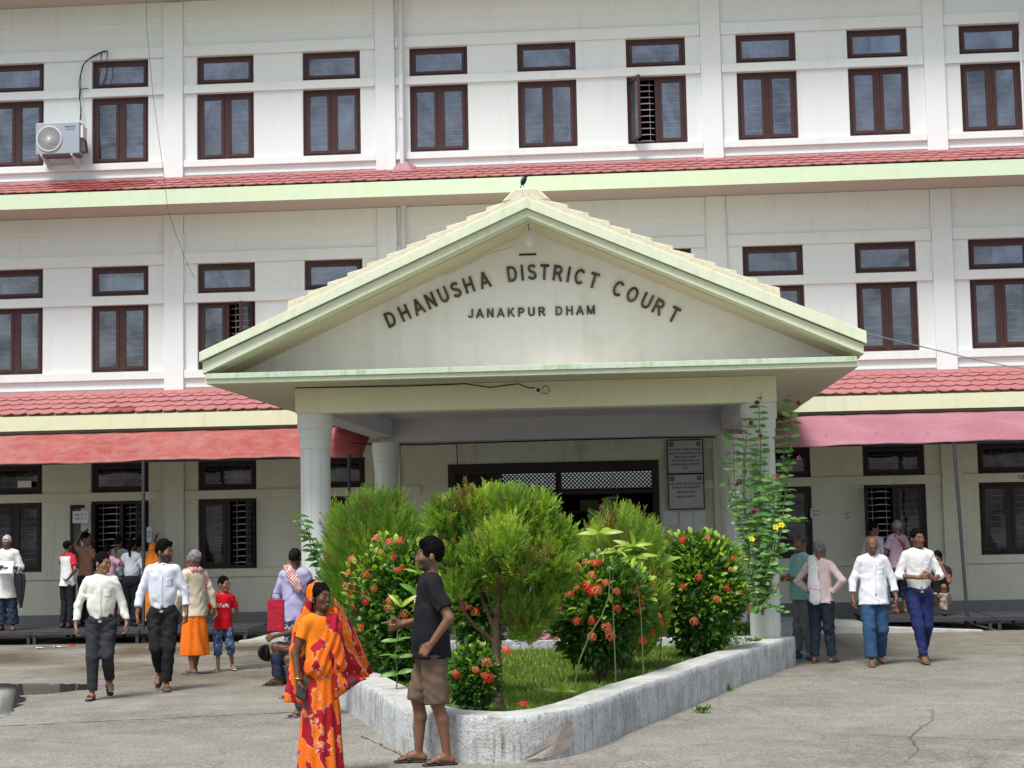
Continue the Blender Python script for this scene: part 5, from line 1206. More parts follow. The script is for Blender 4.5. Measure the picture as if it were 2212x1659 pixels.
# ---------- the woman in the sari
WP = (gnd(693, 1690)[0], gnd(693, 1690)[1]); WP = (-2.22, -18.1, gz(-18.1)); _c = np.array(WP); _px = 693
_d = ray(693, 1500); WP = (CAMP[0]+_d[0]*((-18.1-CAMP[1])/_d[1]), -18.1, gz(-18.1))
def sari_extra(root, A, U, hl, Rh):
    S = Field()
    S.ell(hl((0, .056, 1.605)), (.094, .088, .116), R=Rh, k=.04)
    S.cap((0, .07, 1.50), (-.05, .12, 1.25), .12, .155, .05, (YF, .45)).cap((-.05, .12, 1.25), (-.15, .12, .66), .15, .15, .05, (YF, .42), 1)
    S.cap((.10, -.02, 1.44), (.14, .05, 1.20), .06, .07, .04).cap((-.09, .075, 1.40), (-.17, .09, 1.12), .06, .07, .05)
    S.ell(hl((0, -.075, 1.580)), (.096, .140, .145), R=Rh, k=.012, op=1)
    S.cap(hl((0, -.06, 1.44)), (-.06, -.12, 1.30), .085, .09, .02, op=1)
    S.cap(A['sh-']+v3(-.0, -.045, .03), A['el-']+v3(0, -.04, 0), .075, .075, .02, op=1)
    def fold(P): return .007*np.sin(P[..., 0]*70+P[..., 2]*9+3*vnoise(P, 5, 4))+.006*wrinkle(P, 3)
    v = emit('sari_veil', S.mesh(.009, fold), root, 'cloth', lambda V: np.where((np.abs(((V-np.array(hl((0, -.0, 1.6))))@Rh)[:, 1]+.028) < .012)[:, None] & (V[:, 2] > 1.45)[:, None], np.array((.42, .20, .06)), sari_col(.10)(V)))
    # cloth crossing the chest from the right hip to the left shoulder
    S = Field(); S.cap((-.09, -.075, 1.00), (.085, -.045, 1.36), .105, .085, .03, ((.4, .95, .1), .62)).cap((.085, -.035, 1.36), (.10, .03, 1.43), .075, .065, .03).cap((.10, -.06, 1.30), (.14, -.02, 1.0), .075, .10, .03)
    S.cap((0, -.015, .96), (.02, -.005, 1.04), .145, .135, .04, (YF, .78))
    emit('sari_pallu', S.mesh(.0085, lambda P: .008*np.sin((P[..., 0]*.9-P[..., 2]*.35)*85+3*vnoise(P, 5, 6))+.004*wrinkle(P, 5)), root, 'cloth', sari_col(-.02, 5))
    # end of the sari spread over the left arm
    def sheet(p00, p10, p01, p11, nu, nv, fold_):
        V = []; F = []
        for i in range(nu+1):
            for j in range(nv+1):
                u, v = i/nu, j/nv; p = (1-u)*(1-v)*p00+u*(1-v)*p10+(1-u)*v*p01+u*v*p11
                V.append(p+fold_(u, v))
        return np.array(V), np.array([[i*(nv+1)+j, (i+1)*(nv+1)+j, (i+1)*(nv+1)+j+1, i*(nv+1)+j+1] for i in range(nu) for j in range(nv)])
    inv = root.matrix_basis.inverted(); L = lambda w: np.array(inv @ Vector(tuple(w)))
    a = L(at(722, 1292, -17.98)); b = L(at(803, 1452, -17.62)); c = L(at(712, 1410, -18.18)); d = L(at(785, 1470, -17.9)); e = L(at(722, 1512, -18.22))
    V, F = sheet(a, b, e, d, 46, 60, lambda u, v: np.array([0, 1, 0])*.022*math.sin(v*19+2*u)*(.35+.65*u)+np.array([.04, -.015, .02])*math.sin(u*PI)*(1-v)*.8)
    def cf(V):
        q = sari_col(-.10, 8)(V)*.9; gx = np.abs(np.sin(V[:, 0]*30+V[:, 2]*8))*np.abs(np.sin(V[:, 2]*26)); k = (gx > .965)[:, None]; return np.where(k, np.array((.75, .45, .16)), q)
    o = mesh_np('sari_end', V, F, MT['cloth'], root, None, col=cf(V), smooth=True); m = o.modifiers.new('s', 'SOLIDIFY'); m.thickness = .006
    # bangle, earring, necklace
    w = A['wr-']; MB().tube([(w[0]+.031*math.cos(t), w[1]+.031*math.sin(t), w[2]+.03+.004*math.sin(t)) for t in np.linspace(0, 2*PI, 17)], .0055, 6).build('bangle', MT['gold'], root, smooth=True)
    q = hl((-.078, .0, 1.545)); b_ = MB(); sph(b_, tuple(q), (.006, .006, .009), 6); b_.build('earring', MT['gold'], root)
    MB().tube([(.060*math.sin(t), .012-.068*math.cos(t), 1.415-.025*math.cos(t)) for t in np.linspace(-1.7, 1.7, 13)], .0028, 5).build('necklace', MT['gold'], root)
    # smile
    s = MB(); s.tube([tuple(hl((x, -.0945+abs(x)*.35, 1.5265+abs(x)*.12))) for x in np.linspace(-.017, .017, 7)], .0026, 5); s.build('teeth', MT['white'], root)
MT['gold'] = mat('brass_jewellery', (.55, .32, .08), .35, .5, metal=.8)
wo_ = person(693, 1690, 1262, 38, 'smiling woman in an orange and red sari holding a black phone', 'd', pos=WP, fem=True, h=.0105, head=(14, 2), hair=(.010, .008, .008), hairstyle='woman', slim=.06,
    arms={'-': dict(el=(-.225, .05, 1.10), wr=(-.235, -.03, .865), hd=(.05, -.10, -1), th=(.2, -1, 0), cu=.75), '+': dict(el=(.29, .14, 1.12), wr=(.33, .12, .90), hd=(.2, .0, -1), th=(0, -.8, .5), cu=.3)},
    shirt=dict(col=mottled((.80, .22, .012), .08), hem=.98, sleeve='short', loose=.009, neck=.074, v=.03, wr=.003), pants=dict(kind='skirt', name='sari_skirt', hem=.015, r=(.205, .185), folds=11, amp=.017, col=sari_col(.0, 3)), shoes=dict(col=(.10, .05, .03)), extra=sari_extra, seed=5)
hw = lw(wo_, (-.215, -.06, .79))
o = empty('phone', tuple(hw), 'black smartphone in the right hand of the woman in the sari', 'phone'); o.rotation_euler = (math.radians(-28), math.radians(32), math.radians(38)); MB().box(-.038, .038, -.006, .006, -.075, .075).build('case', MT['black'], o, bev=.004); MB().box(-.034, .034, -.0075, -.0062, -.068, .068).build('screen', MT['glassy_water'], o)
# ---------- the man in the black T-shirt
def cap_logo(root, A, U, hl, Rh):
    b = MB()
    for x, z in ((.02, 1.255), (.05, 1.255), (.02, 1.235), (.05, 1.235), (.035, 1.245)): b.box(x, x+.018, -.128, -.122, z, z+.012)
    b.build('chest_print', MT['white'], root)
    m = MB(); m.box(.128, .136, -.02, .09, .60, .72).build('cargo_pocket', MT['shorts_cloth'], root, bev=.004); MB().box(.134, .142, -.03, .10, .70, .745).build('pocket_flap', MT['shorts_cloth'], root, bev=.003)
MT['shorts_cloth'] = mat('brown_cotton', (.135, .095, .065), .9, .1, bump=(60, .3))
person(935, 1650, 1170, -78, 'man in a black T-shirt and brown cargo shorts pointing left at the planter wall', 'm', h=.0105, belly=.03, hair=(.008, .007, .008), hairstyle='thick', beard=.75,
    arms={'+': dict(el=(.255, .12, 1.12), wr=(.245, -.02, .93), hd=(-.15, -.62, -.68), th=(-.5, -.6, .5), cu=.6), '-': dict(el=(-.23, .03, 1.11), wr=(-.17, -.21, 1.06), hd=(.05, -1, -.12), th=(.1, -.1, 1), cu=.3, point=True)},
    legs={'+': dict(kn=(.10, .03, .47), an=(.10, .10, .085), to=(.1, -1, 0)), '-': dict(kn=(-.10, -.10, .475), an=(-.11, -.10, .085), to=(-.1, -1, 0))},
    shirt=dict(col=mottled((.012, .012, .015)), hem=.83, sleeve='half', loose=.022, neck=.062, flare=-.012), pants=dict(kind='short', loose=.017, col=mottled((.135, .095, .065))), shoes=dict(col=(.03, .025, .025)), extra=cap_logo, seed=8)
# ---------- two men walking on the left
ST = dict(kind='strap', col=(.012, .010, .010))
person(218, 1510, 1197, 12, 'young man in a cream shirt and charcoal trousers walking at the left', 'l', h=.012, slim=.012, head=(52, 4), hair=(.010, .008, .008), hairstyle='short',
    arms={'-': dict(el=(-.265, .02, 1.11), wr=(-.285, -.05, .875), hd=(0, -.1, -1)), '+': dict(el=(.245, .04, 1.10), wr=(.30, -.01, .885), hd=(.1, -.25, -1))},
    legs={'-': dict(kn=(-.085, -.10, .485), an=(-.09, -.10, .085), to=(-.15, -1, 0)), '+': dict(kn=(.085, -.10, .50), an=(.085, .14, .215), to=(.15, -.7, -.72))},
    shirt=dict(col=mottled((.74, .74, .66), .05), sleeve='full', collar=True, loose=.020, front=True, wr=.011), pants=dict(col=mottled((.032, .034, .042)), belt=True, loose=.014), shoes=ST, seed=11)
person(352, 1492, 1172, 8, 'bearded young man walking in a pale bluish shirt and black trousers', 'm', h=.012, head=(62, 2), hair=(.008, .007, .007), hairstyle='thick', beard=.9, slim=.005,
    arms={'-': dict(el=(-.26, .02, 1.11), wr=(-.285, -.04, .875), hd=(.0, -.1, -1)), '+': dict(el=(.255, .03, 1.11), wr=(.275, -.02, .88), hd=(0, -.2, -1))},
    legs={'+': dict(kn=(.075, -.08, .48), an=(.05, -.08, .085), to=(.15, -1, 0)), '-': dict(kn=(-.07, -.08, .495), an=(-.055, .15, .205), to=(-.15, -.75, -.66))},
    shirt=dict(col=mottled((.70, .73, .82), .04), sleeve='mid', collar=True, loose=.021, front=True, wr=.011), pants=dict(col=mottled((.018, .017, .019)), belt=True, loose=.015), shoes=dict(kind='strap', col=(.10, .065, .045)), seed=12)
# ---------- old man and boy
def scarf(path, m_flat, _unused, colf, name='scarf', seed=1, h=.011, nrm=(0, 1, 0)):
    def ex(root, A, U, hl, Rh):
        S = Field()
        for p in path:
            for a, b in zip(p[:-1], p[1:]): S.cap(U+np.array(a[:3]), U+np.array(b[:3]), a[3], b[3], .015, (np.array(a[4] if len(a) > 4 else nrm, float), m_flat), 0)
        emit(name, S.mesh(h, lambda P: .006*np.sin(P[..., 0]*110+P[..., 2]*14)+.004*vnoise(P, 20, seed)), root, 'cloth', colf)
    return ex
RC = check((.50, .10, .11), (.66, .58, .52), 190)
neck_loop = [(.07, -.08, 1.37, .045), (.085, -.0, 1.43, .045), (.06, .075, 1.43, .045), (-.04, .085, 1.43, .045), (-.09, .02, 1.43, .045), (-.07, -.09, 1.37, .04)]
person(420, 1456, 1190, -128, 'old man in an orange wraparound and red checked scarf holding the boy by the hand', 'm', h=.013, head=(38, 0), hair=(.22, .21, .21), hairstyle='crop', slim=.01,
    arms={'-': dict(el=(-.25, .06, 1.10), wr=(-.29, .08, .88), hd=(-.25, .1, -1)), '+': dict(el=(.24, .0, 1.10), wr=(.22, -.12, .90))}, legs={'+': dict(an=(.11, .10, .085), to=(.5, -1, 0)), '-': dict(an=(-.08, -.10, .085), to=(-.35, -1, 0))},
    shirt=dict(col=mottled((.66, .58, .43), .06), hem=.82, sleeve='full', loose=.024, wr=.011, neck=.06), pants=dict(kind='skirt', name='wraparound', hem=.26, r=(.205, .19), folds=7, amp=.015, col=mottled((.80, .17, .012), .1)), shoes=dict(col=(.16, .16, .17)),
    extra=scarf([neck_loop, [(.10, -.06, 1.42, .05), (.13, -.13, 1.30, .055), (.12, -.155, 1.12, .055), (.12, -.16, 1.0, .05)], [(-.09, .05, 1.42, .045), (-.16, .06, 1.32, .04), (-.18, .06, 1.2, .03)]], .42, 0, RC), seed=13)
def boy_print(root, A, U, hl, Rh):
    t = stxt('TITAN(', .055, root, 0, 1.205, -.132)
def stxt(s_, size, root, x, z, y):
    wd = 0; i = 0
    for ch in s_:
        if ch == '(': o = stroke_letter('C', size, root, 'white', .14, .004); w_ = .7
        else: o = stroke_letter(ch, size, root, 'white', .15, .004); w_ = GL[ch][0]
        o.name = 'print_letter'; xx = x-.105+wd+w_*size/2; wd += (w_+.06)*size; o.location = (xx, y+1.1*xx*xx, z-(.018 if i % 2 else 0)); i += 1
JE = lambda V: np.array((.055, .10, .20))*(1+.9*np.clip(vnoise(V, 16, 4), -.3, 1)[:, None])+np.clip(vnoise(V, 34, 6)-.35, 0, 1)[:, None]*np.array((.9, .8, .8))
person(482, 1450, 1252, 14, 'small boy in a red T-shirt and ripped blue jeans turning his head to the right', 'l', h=.013, slim=.012, head=(48, 3), hs=1.22, hair=(.010, .009, .010), hairstyle='short',
    arms={'-': dict(el=(-.27, .04, 1.12), wr=(-.34, .02, .92), hd=(-.4, -.1, -1)), '+': dict(el=(.26, .08, 1.12), wr=(.20, .14, .95), hd=(-.3, .3, -.8))}, legs={'-': dict(an=(-.09, -.08, .085), to=(-.3, -1, 0)), '+': dict(kn=(.13, -.02, .48), an=(.17, .10, .12), to=(.35, -1, -.12))},
    shirt=dict(col=mottled((.55, .010, .018), .06), hem=.80, sleeve='half', loose=.022, flare=-.01), pants=dict(kind='capri', loose=.020, col=JE), shoes=dict(col=(.45, .48, .55), strap=(.60, .64, .72)), extra=boy_print, seed=14)
# ---------- man in lavender seen from the back
LG = lambda V: np.where(((np.sin(V[:, 0]*95+1) > .25) ^ (np.sin(V[:, 2]*75) > .55) | (np.sin(V[:, 2]*150+V[:, 0]*40) > .82))[:, None], np.array((.46, .50, .56)), np.array((.035, .065, .16)))
lv = person(640, 1474, 1186, 172, 'man in a lavender shirt and blue patterned wraparound seen from behind', 'd', h=.013, hair=(.03, .028, .028), hairstyle='crop', belly=.015,
    arms={'-': dict(el=(-.24, -.02, 1.10), wr=(-.12, -.22, 1.12), hd=(.5, -.8, 0)), '+': dict(el=(.255, .0, 1.09), wr=(.17, -.22, 1.06), hd=(-.3, -.9, 0))}, legs={'-': dict(to=(-.2, -1, 0))},
    shirt=dict(col=mottled((.40, .38, .58), .05), hem=.80, sleeve='roll', loose=.024, wr=.012, neck=.06), pants=dict(kind='skirt', name='wraparound', hem=.24, r=(.175, .155), folds=5, amp=.008, col=LG), shoes=dict(col=(.05, .04, .04)),
    extra=scarf([[(.10, -.06, 1.38, .055), (.085, .04, 1.45, .06), (.02, .115, 1.39, .065), (-.05, .15, 1.28, .07), (-.10, .15, 1.20, .055)]], .34, 0, check((.45, .09, .10), (.62, .56, .52), 150)), seed=15)
q = at(596, 1328, -10.85); o = empty('cloth_bag', (q[0], -10.85, q[2]), 'red cloth bag hanging beside the man in the lavender shirt', 'bag')
MB().box(-.10, .10, -.02, .02, -.20, .18).build('body', mat('red_printed_cloth', (.46, .02, .045), .8, .2, noise=(16, .7, (.20, .01, .02)), bump=(20, .4)), o, bev=.012); MB().tube([(-.06, 0, .17), (-.04, .0, .25), (.04, 0, .25), (.06, 0, .17)], .006, 5).build('handle', MT['rust'], o)
# ---------- people sitting on the left wall of the planter
def sitter(px, py, lab, col, pcol, seed, sh, yoff=0, H=1.62, arms=None, cuff='capri', tuck=0):
    g = gnd(px, py); pos = (g[0]+.38-tuck, g[1], gz(g[1]))
    return person(0, 0, 0, -88, lab, 'd', pos=pos, H=H, h=.014, hair=(.02, .018, .018), hairstyle='short', up=(0, .02, -.46), arms=arms or {'+': dict(el=(.22, -.08, .66), wr=(.10, -.22, .58), hd=(-.6, -.6, -.2)), '-': dict(el=(-.22, -.08, .66), wr=(-.10, -.22, .58), hd=(.6, -.6, -.2))},
        legs={'+': dict(kn=(.12, -.42+tuck*.75, .47), an=(.11, -.40+tuck, .085), to=(.15, -1, 0)), '-': dict(kn=(-.10, -.42+tuck*.75, .47), an=(-.10, -.34+tuck, .085), to=(-.1, -1, 0))},
        shirt=dict(col=mottled(col), hem=.84, sleeve='half', loose=.02), pants=dict(kind=cuff, loose=.018, col=mottled(pcol)), shoes=sh, seed=seed)
s1 = sitter(604, 1479, 'man in dark jeans sitting on the planter wall with a cap in his hand', (.25, .27, .30), (.03, .04, .07), 21, dict(col=(.10, .05, .04)), arms={'+': dict(el=(.22, -.18, .66), wr=(.16, -.43, .60), hd=(-.1, -1, -.35), cu=.8), '-': dict(el=(-.22, -.05, .66), wr=(-.15, -.26, .62), hd=(.2, -1, -.2))}, cuff='long')
cp_ = lw(s1, (.15, -.60, .64)); o = empty('baseball_cap', tuple(at(570, 1408, float(cp_[1]))), 'black baseball cap dangling from the hand of the sitting man', 'cap')
S = Field(); S.ell((0, 0, .03), (.075, .085, .085)).ell((0, .0, .03), (.066, .076, .078), k=.001, op=1).clip((-.5, 0, 1), .05); o.rotation_euler = (.2, 1.9, .3); o.scale = (1.3,)*3
emit('crown', S.mesh(.007), o, 'cloth', (.015, .015, .017)); S = Field(); S.cap((0, -.07, -.0), (0, -.14, -.015), .065, .05, .01, ((0, 0, 1), .12)); emit('brim', S.mesh(.007), o, 'cloth', (.02, .02, .022))
sitter(640, 1506, 'person in a grey shirt sitting on the planter wall behind the sari', (.42, .43, .44), (.05, .05, .06), 22, dict(col=(.20, .18, .17), strap=(.4, .4, .4)), H=1.5, tuck=.22, cuff='long')
sitter(655, 1548, 'person in purple slippers sitting on the planter wall behind the sari', (.20, .10, .12), (.06, .04, .05), 23, dict(col=(.22, .14, .24), strap=(.25, .15, .28)), H=1.42, tuck=.26, cuff='long')
# ---------- far left and the crowd at the window
def fac(px, py, Y, z=None):
    q = at(px, py, Y); return (q[0], Y, .125 if z is None else z)
CR = 'people crowding at the court window'
kw = person(15, 0, 1157, 6, 'white haired man in a long white tunic reading papers at the left edge', 'm', pos=fac(15, 1360, -2.3), h=.014, head=(-5, 12), hair=(.45, .45, .44), hairstyle='crop',
    arms={'+': dict(el=(.25, -.0, 1.12), wr=(.10, -.22, 1.12), hd=(-.8, -.5, 0), cu=.5), '-': dict(el=(-.25, 0, 1.12), wr=(-.10, -.22, 1.12), hd=(.6, -.7, 0))},
    shirt=dict(col=mottled((.74, .75, .70), .05), hem=.60, sleeve='roll', loose=.03, flare=.02, wr=.010), pants=dict(col=mottled((.035, .045, .08)), loose=.028, hemw=2), shoes=dict(col=(.08, .05, .04)), seed=31)
q = lw(kw, (0, -.27, 1.13)); o = empty('paper_stack', tuple(q), 'sheets of paper held by the man in the white tunic', 'papers'); o.rotation_euler = (-.5, 0, .1)
for k in range(3): MB().box(-.15+.01*k, .15+.008*k, -.003+.004*k, -.001+.004*k, -.11, .10+.01*k).build('sheet', MT['white_paper'], o)
q = at(40, 1232, -2.45); o = empty('umbrella', (q[0], -2.45, q[2]), 'folded black umbrella hanging from the arm of the man with papers', 'umbrella')
u_ = MB(); n = 16
for j, (r_, z) in enumerate([(.012, 0), (.075, -.05), (.085, -.18), (.055, -.42), (.018, -.64)]):
    for k in range(n): a = 2*PI*k/n; rr = r_*(1+.28*(k % 2)); u_.v.append((rr*math.cos(a)+.02*j*.6, rr*math.sin(a)*.5, z))
for j in range(4):
    for k in range(n): a = j*n+k; c = j*n+(k+1) % n; u_.f.append([a, c, c+n, a+n]); u_.m.append(0)
u_.build('canopy', MT['black'], o, smooth=False); MB().tube([(0, 0, 0), (0, 0, .07), (.005, 0, .13), (.04, 0, .14), (.05, 0, .11)], .007, 6).tube([(.046, 0, -.62), (.05, 0, -.70)], .004, 5).build('shaft', MT['white'], o)
RG = lambda V: np.where((np.abs(V[:, 0]) > .155)[:, None] & (V[:, 2] > 1.10)[:, None] | (V[:, 2] > 1.395)[:, None], np.array((.50, .02, .04)), np.array((.74, .75, .76)))
person(146, 0, 1168, 150, 'balding man in a white and red raglan shirt with a hand on his hip', 'm', pos=fac(146, 1355, -1.95), h=.014, hair=(.02, .018, .018), hairstyle='ring', head=(8, 0),
    arms={'-': dict(el=(-.33, .10, 1.13), wr=(-.17, .12, .97), hd=(.7, .2, -.3)), '+': dict(el=(.24, -.08, 1.2), wr=(.2, -.2, 1.4), hd=(0, -.3, 1))},
    shirt=dict(col=RG, hem=.84, sleeve='half', loose=.024, flare=.0), pants=dict(col=mottled((.02, .02, .025)), loose=.018), shoes=dict(kind='shoe', col=(.015, .014, .014)), group=CR, seed=32)
person(190, 0, 1152, 150, 'man in a tan shirt with his arm raised over his head at the open shutter', 'm', pos=fac(186, 1350, -1.45), h=.015, hair=(.012, .010, .010), hairstyle='short', head=(-70, 0),
    arms={'+': dict(el=(.34, -.03, 1.50), wr=(.18, -.06, 1.72), hd=(-1, -.1, .1), th=(0, -1, 0)), '-': dict(el=(-.24, -.06, 1.12), wr=(-.15, -.2, 1.1))},
    shirt=dict(col=mottled((.26, .15, .09)), hem=.92, sleeve='short', loose=.02), pants=dict(col=mottled((.018, .02, .028)), loose=.018), shoes=dict(kind='shoe', col=(.02, .015, .015)), group=CR, seed=33)
def bangles(root, A, U, hl, Rh):
    w = A['wr-']; d = unit(w-A['el-']); u = unit(np.cross(d, (0, 1, 0))); v = np.cross(d, u)
    for k in range(4): c = w-d*(.02+.022*k); MB().tube([tuple(c+.031*(u*math.cos(t)+v*math.sin(t))) for t in np.linspace(0, 2*PI, 13)], .005, 5).build('bangle', MT['gold'], root)
person(232, 0, 1176, 170, 'woman in a pink top raising a forearm with yellow bangles at the window', 'm', pos=fac(232, 1352, -1.75), h=.015, fem=True, hair=(.012, .010, .010), hairstyle='tail',
    arms={'-': dict(el=(-.33, -.02, 1.27), wr=(-.16, -.08, 1.50), hd=(.5, -.1, .8)), '+': dict(el=(.2, -.02, 1.1), wr=(.15, -.15, 1.0))},
    shirt=dict(col=mottled((.66, .36, .46)), hem=.55, sleeve='half', loose=.026, flare=.03), pants=dict(col=mottled((.4, .2, .25)), loose=.03), shoes=dict(col=(.1, .05, .04)), extra=bangles, group=CR, seed=34)
person(258, 0, 1158, 175, 'man in a pale grey shirt standing closest to the crowd window', 'm', pos=fac(256, 1350, -.95), h=.016, hair=(.04, .025, .02), hairstyle='crop', shirt=dict(col=mottled((.42, .42, .50)), hem=.85, sleeve='half', loose=.022), pants=dict(col=mottled((.05, .05, .06))), shoes=dict(kind='shoe', col=(.02, .02, .02)), group=CR, seed=35)
person(284, 0, 1166, 178, 'young woman in a white blouse and black trousers with a ponytail, seen from behind', 'm', pos=fac(284, 1350, -1.7), h=.014, fem=True, slim=.005, hair=(.010, .008, .010), hairstyle='tail', shirt=dict(col=mottled((.62, .67, .72), .04), hem=.985, sleeve='mid', loose=.024, collar=True, wr=.010),
    arms={'+': dict(el=(.26, .02, 1.12), wr=(.20, -.10, .95)), '-': dict(el=(-.26, .02, 1.12), wr=(-.22, -.08, .94))}, pants=dict(col=mottled((.012, .013, .018)), loose=.030, hemw=1.8), shoes=dict(kind='shoe', col=(.015, .015, .015)), group=CR, seed=36)
person(304, 0, 1164, 165, 'dark haired man in a grey shirt reaching up beside the steel post', 'm', pos=fac(303, 1350, -1.0), h=.016, hair=(.012, .010, .012), hairstyle='short', arms={'-': dict(el=(-.26, -.10, 1.45), wr=(-.22, -.22, 1.68), hd=(0, -.2, 1)), '+': dict()}, shirt=dict(col=mottled((.36, .36, .44)), hem=.85, sleeve='half', loose=.022), pants=dict(col=mottled((.04, .04, .05))), shoes=dict(kind='shoe', col=(.02, .02, .02)), group=CR, seed=37)
def veil(colr):
    def ex(root, A, U, hl, Rh):
        S = Field(); S.ell(hl((0, .02, 1.605)), (.105, .12, .125), R=Rh, k=.05).cap((0, .03, 1.45), (0, .03, 1.2), .14, .21, .06, (YF, .75)).cap((0, .03, 1.2), (.0, .03, .5), .21, .22, .06, (YF, .75)).cap((0, .03, .5), (0, .03, .10), .22, .20, .05, (YF, .75), 1)
        S.ell(hl((0, -.10, 1.57)), (.08, .09, .11), R=Rh, k=.01, op=1)
        emit('veil', S.mesh(.015, lambda P: .012*np.sin(P[..., 0]*45+3*vnoise(P, 4, 2))+.005*wrinkle(P, 2)), root, 'cloth', mottled(colr, .15))
    return ex
person(332, 0, 1176, 165, 'woman wrapped in a plain orange veil behind the bearded walking man', 'm', pos=fac(332, 1350, -1.6), h=.016, fem=True, hairstyle='short', shirt=dict(col=(.6, .2, .02), hem=.9), pants=dict(kind='skirt', hem=.1, col=mottled((.62, .16, .03))), shoes=dict(col=(.05, .03, .03)), extra=veil((.72, .23, .025)), group=CR, seed=38)
# ---------- right side
person(1738, 1424, 1157, -62, 'balding man in a teal half sleeve shirt and grey trousers beside the right front column', 'm', h=.013, belly=.045, hair=(.05, .045, .04), hairstyle='ring',
    arms={'+': dict(el=(.25, .0, 1.10), wr=(.13, -.25, 1.12), hd=(-.6, -.8, 0), th=(0, 0, 1)), '-': dict(el=(-.24, -.04, 1.10), wr=(-.10, -.24, 1.10), hd=(.6, -.7, 0), th=(0, 0, 1))}, legs={'+': dict(an=(.12, .06, .085), to=(.5, -.9, 0)), '-': dict(an=(-.13, -.03, .085), to=(-.1, -1, 0))},
    shirt=dict(col=mottled((.26, .52, .46), .07), hem=.84, sleeve='half', collar=True, loose=.022, front=True), pants=dict(col=mottled((.17, .17, .185)), loose=.022, hemw=1.5), shoes=dict(kind='shoe', col=(.02, .08, .25)), seed=41)
person(1778, 1432, 1170, 158, 'man in a pale pink shirt with a white towel over his shoulder, seen from behind', 'm', h=.013, hair=(.17, .165, .165), hairstyle='crop', head=(-30, 0), slim=.008,
    arms={'-': dict(el=(-.34, .06, 1.15), wr=(-.17, .02, .99), hd=(.8, -.3, -.2)), '+': dict(el=(.33, .0, 1.15), wr=(.19, -.06, .99), hd=(-.8, -.3, -.2))}, legs={'+': dict(an=(.11, .05, .085), to=(.2, -1, 0)), '-': dict(an=(-.12, -.04, .085), to=(-.3, -1, 0))},
    shirt=dict(col=mottled((.70, .56, .55), .04), hem=.86, sleeve='full', loose=.022, collar=True, wr=.011), pants=dict(col=mottled((.025, .035, .055)), loose=.020), shoes=dict(col=(.12, .08, .06)),
    extra=scarf([[(.11, -.12, 1.25, .055), (.10, -.05, 1.41, .06), (.09, .05, 1.45, .065), (.06, .14, 1.32, .075), (.05, .165, 1.10, .085), (.03, .165, .90, .085)]], .24, 0, lambda V: np.where((np.abs(V[:, 2]-1.03-V[:, 0]*.2) < .006)[:, None], np.array((.62, .30, .16)), np.array((.72, .73, .76))), 'towel'), seed=42)
person(1893, 1437, 1158, 4, 'bald man in a loose white shirt and blue trousers walking with lowered head', 'm', h=.012, head=(-4, 24), hairstyle='bald', hair=(.1, .07, .05), belly=.015,
    arms={'-': dict(el=(-.265, .03, 1.11), wr=(-.285, -.03, .875), hd=(0, -.1, -1)), '+': dict(el=(.265, .03, 1.11), wr=(.285, -.06, .885), hd=(-.1, -.3, -1))}, legs={'-': dict(kn=(-.10, -.13, .48), an=(-.10, -.19, .088), to=(-.15, -1, .05)), '+': dict(kn=(.09, -.02, .47), an=(.085, .19, .12), to=(.2, -1, -.35))},
    shirt=dict(col=mottled((.78, .79, .83), .03), hem=.82, sleeve='mid', loose=.026, collar=True, front=True, wr=.012, flare=.01), pants=dict(col=mottled((.030, .075, .150)), loose=.024, hemw=1.6), shoes=dict(col=(.20, .14, .10)), seed=43)
person(1992, 1432, 1145, 9, 'tall man in a white shirt and navy trousers walking with his hands clasped in front', 'm', h=.012, head=(14, 0), hairstyle='short', hair=(.010, .009, .010), beard=.25,
    arms={'-': dict(el=(-.28, -.02, 1.12), wr=(-.07, -.24, 1.10), hd=(.9, -.3, .15), th=(.2, 0, 1), cu=.8), '+': dict(el=(.28, -.02, 1.11), wr=(.10, -.24, 1.08), hd=(-.8, -.2, .5), th=(0, -.3, 1), cu=.3)}, legs={'-': dict(kn=(-.075, -.13, .48), an=(-.04, -.19, .088), to=(-.05, -1, .05)), '+': dict(kn=(.08, -.03, .47), an=(.07, .17, .11), to=(.3, -1, -.3))},
    shirt=dict(col=mottled((.77, .77, .75), .03), sleeve='roll', collar=True, loose=.024, front=True, wr=.011), pants=dict(col=mottled((.018, .028, .105)), loose=.014, hemw=.6, belt=True), shoes=dict(kind='strap', col=(.16, .08, .05)), seed=44)
person(1896, 0, 1130, 145, 'young man in a pale grey shirt at the right window behind the bald man', 'm', pos=fac(1893, 1330, -1.4), h=.015, head=(-55, 0), hairstyle='short', hair=(.012, .010, .010), shirt=dict(col=mottled((.44, .47, .50)), hem=.86, sleeve='full', loose=.020), pants=dict(col=mottled((.03, .03, .04))), shoes=dict(col=(.05, .04, .04)), seed=45)
person(1942, 0, 1125, -150, 'grey haired man in a pinkish shirt with a red strap at the right window', 'm', pos=fac(1944, 1330, -1.5), h=.015, hairstyle='crop', hair=(.25, .24, .21), belly=.02,
    arms={'+': dict(el=(.24, -.04, 1.12), wr=(.1, -.24, 1.2)), '-': dict(el=(-.26, .0, 1.14), wr=(-.10, -.22, 1.24))}, shirt=dict(col=mottled((.42, .30, .38)), hem=.84, sleeve='half', loose=.024), pants=dict(kind='capri', col=mottled((.018, .02, .035)), loose=.028), shoes=dict(col=(.10, .06, .05)),
    extra=scarf([[(-.10, .13, 1.10, .025), (-.02, .14, 1.28, .025), (.09, .06, 1.42, .025)]], .5, 0, (.30, .05, .05), 'bag_strap'), seed=46)
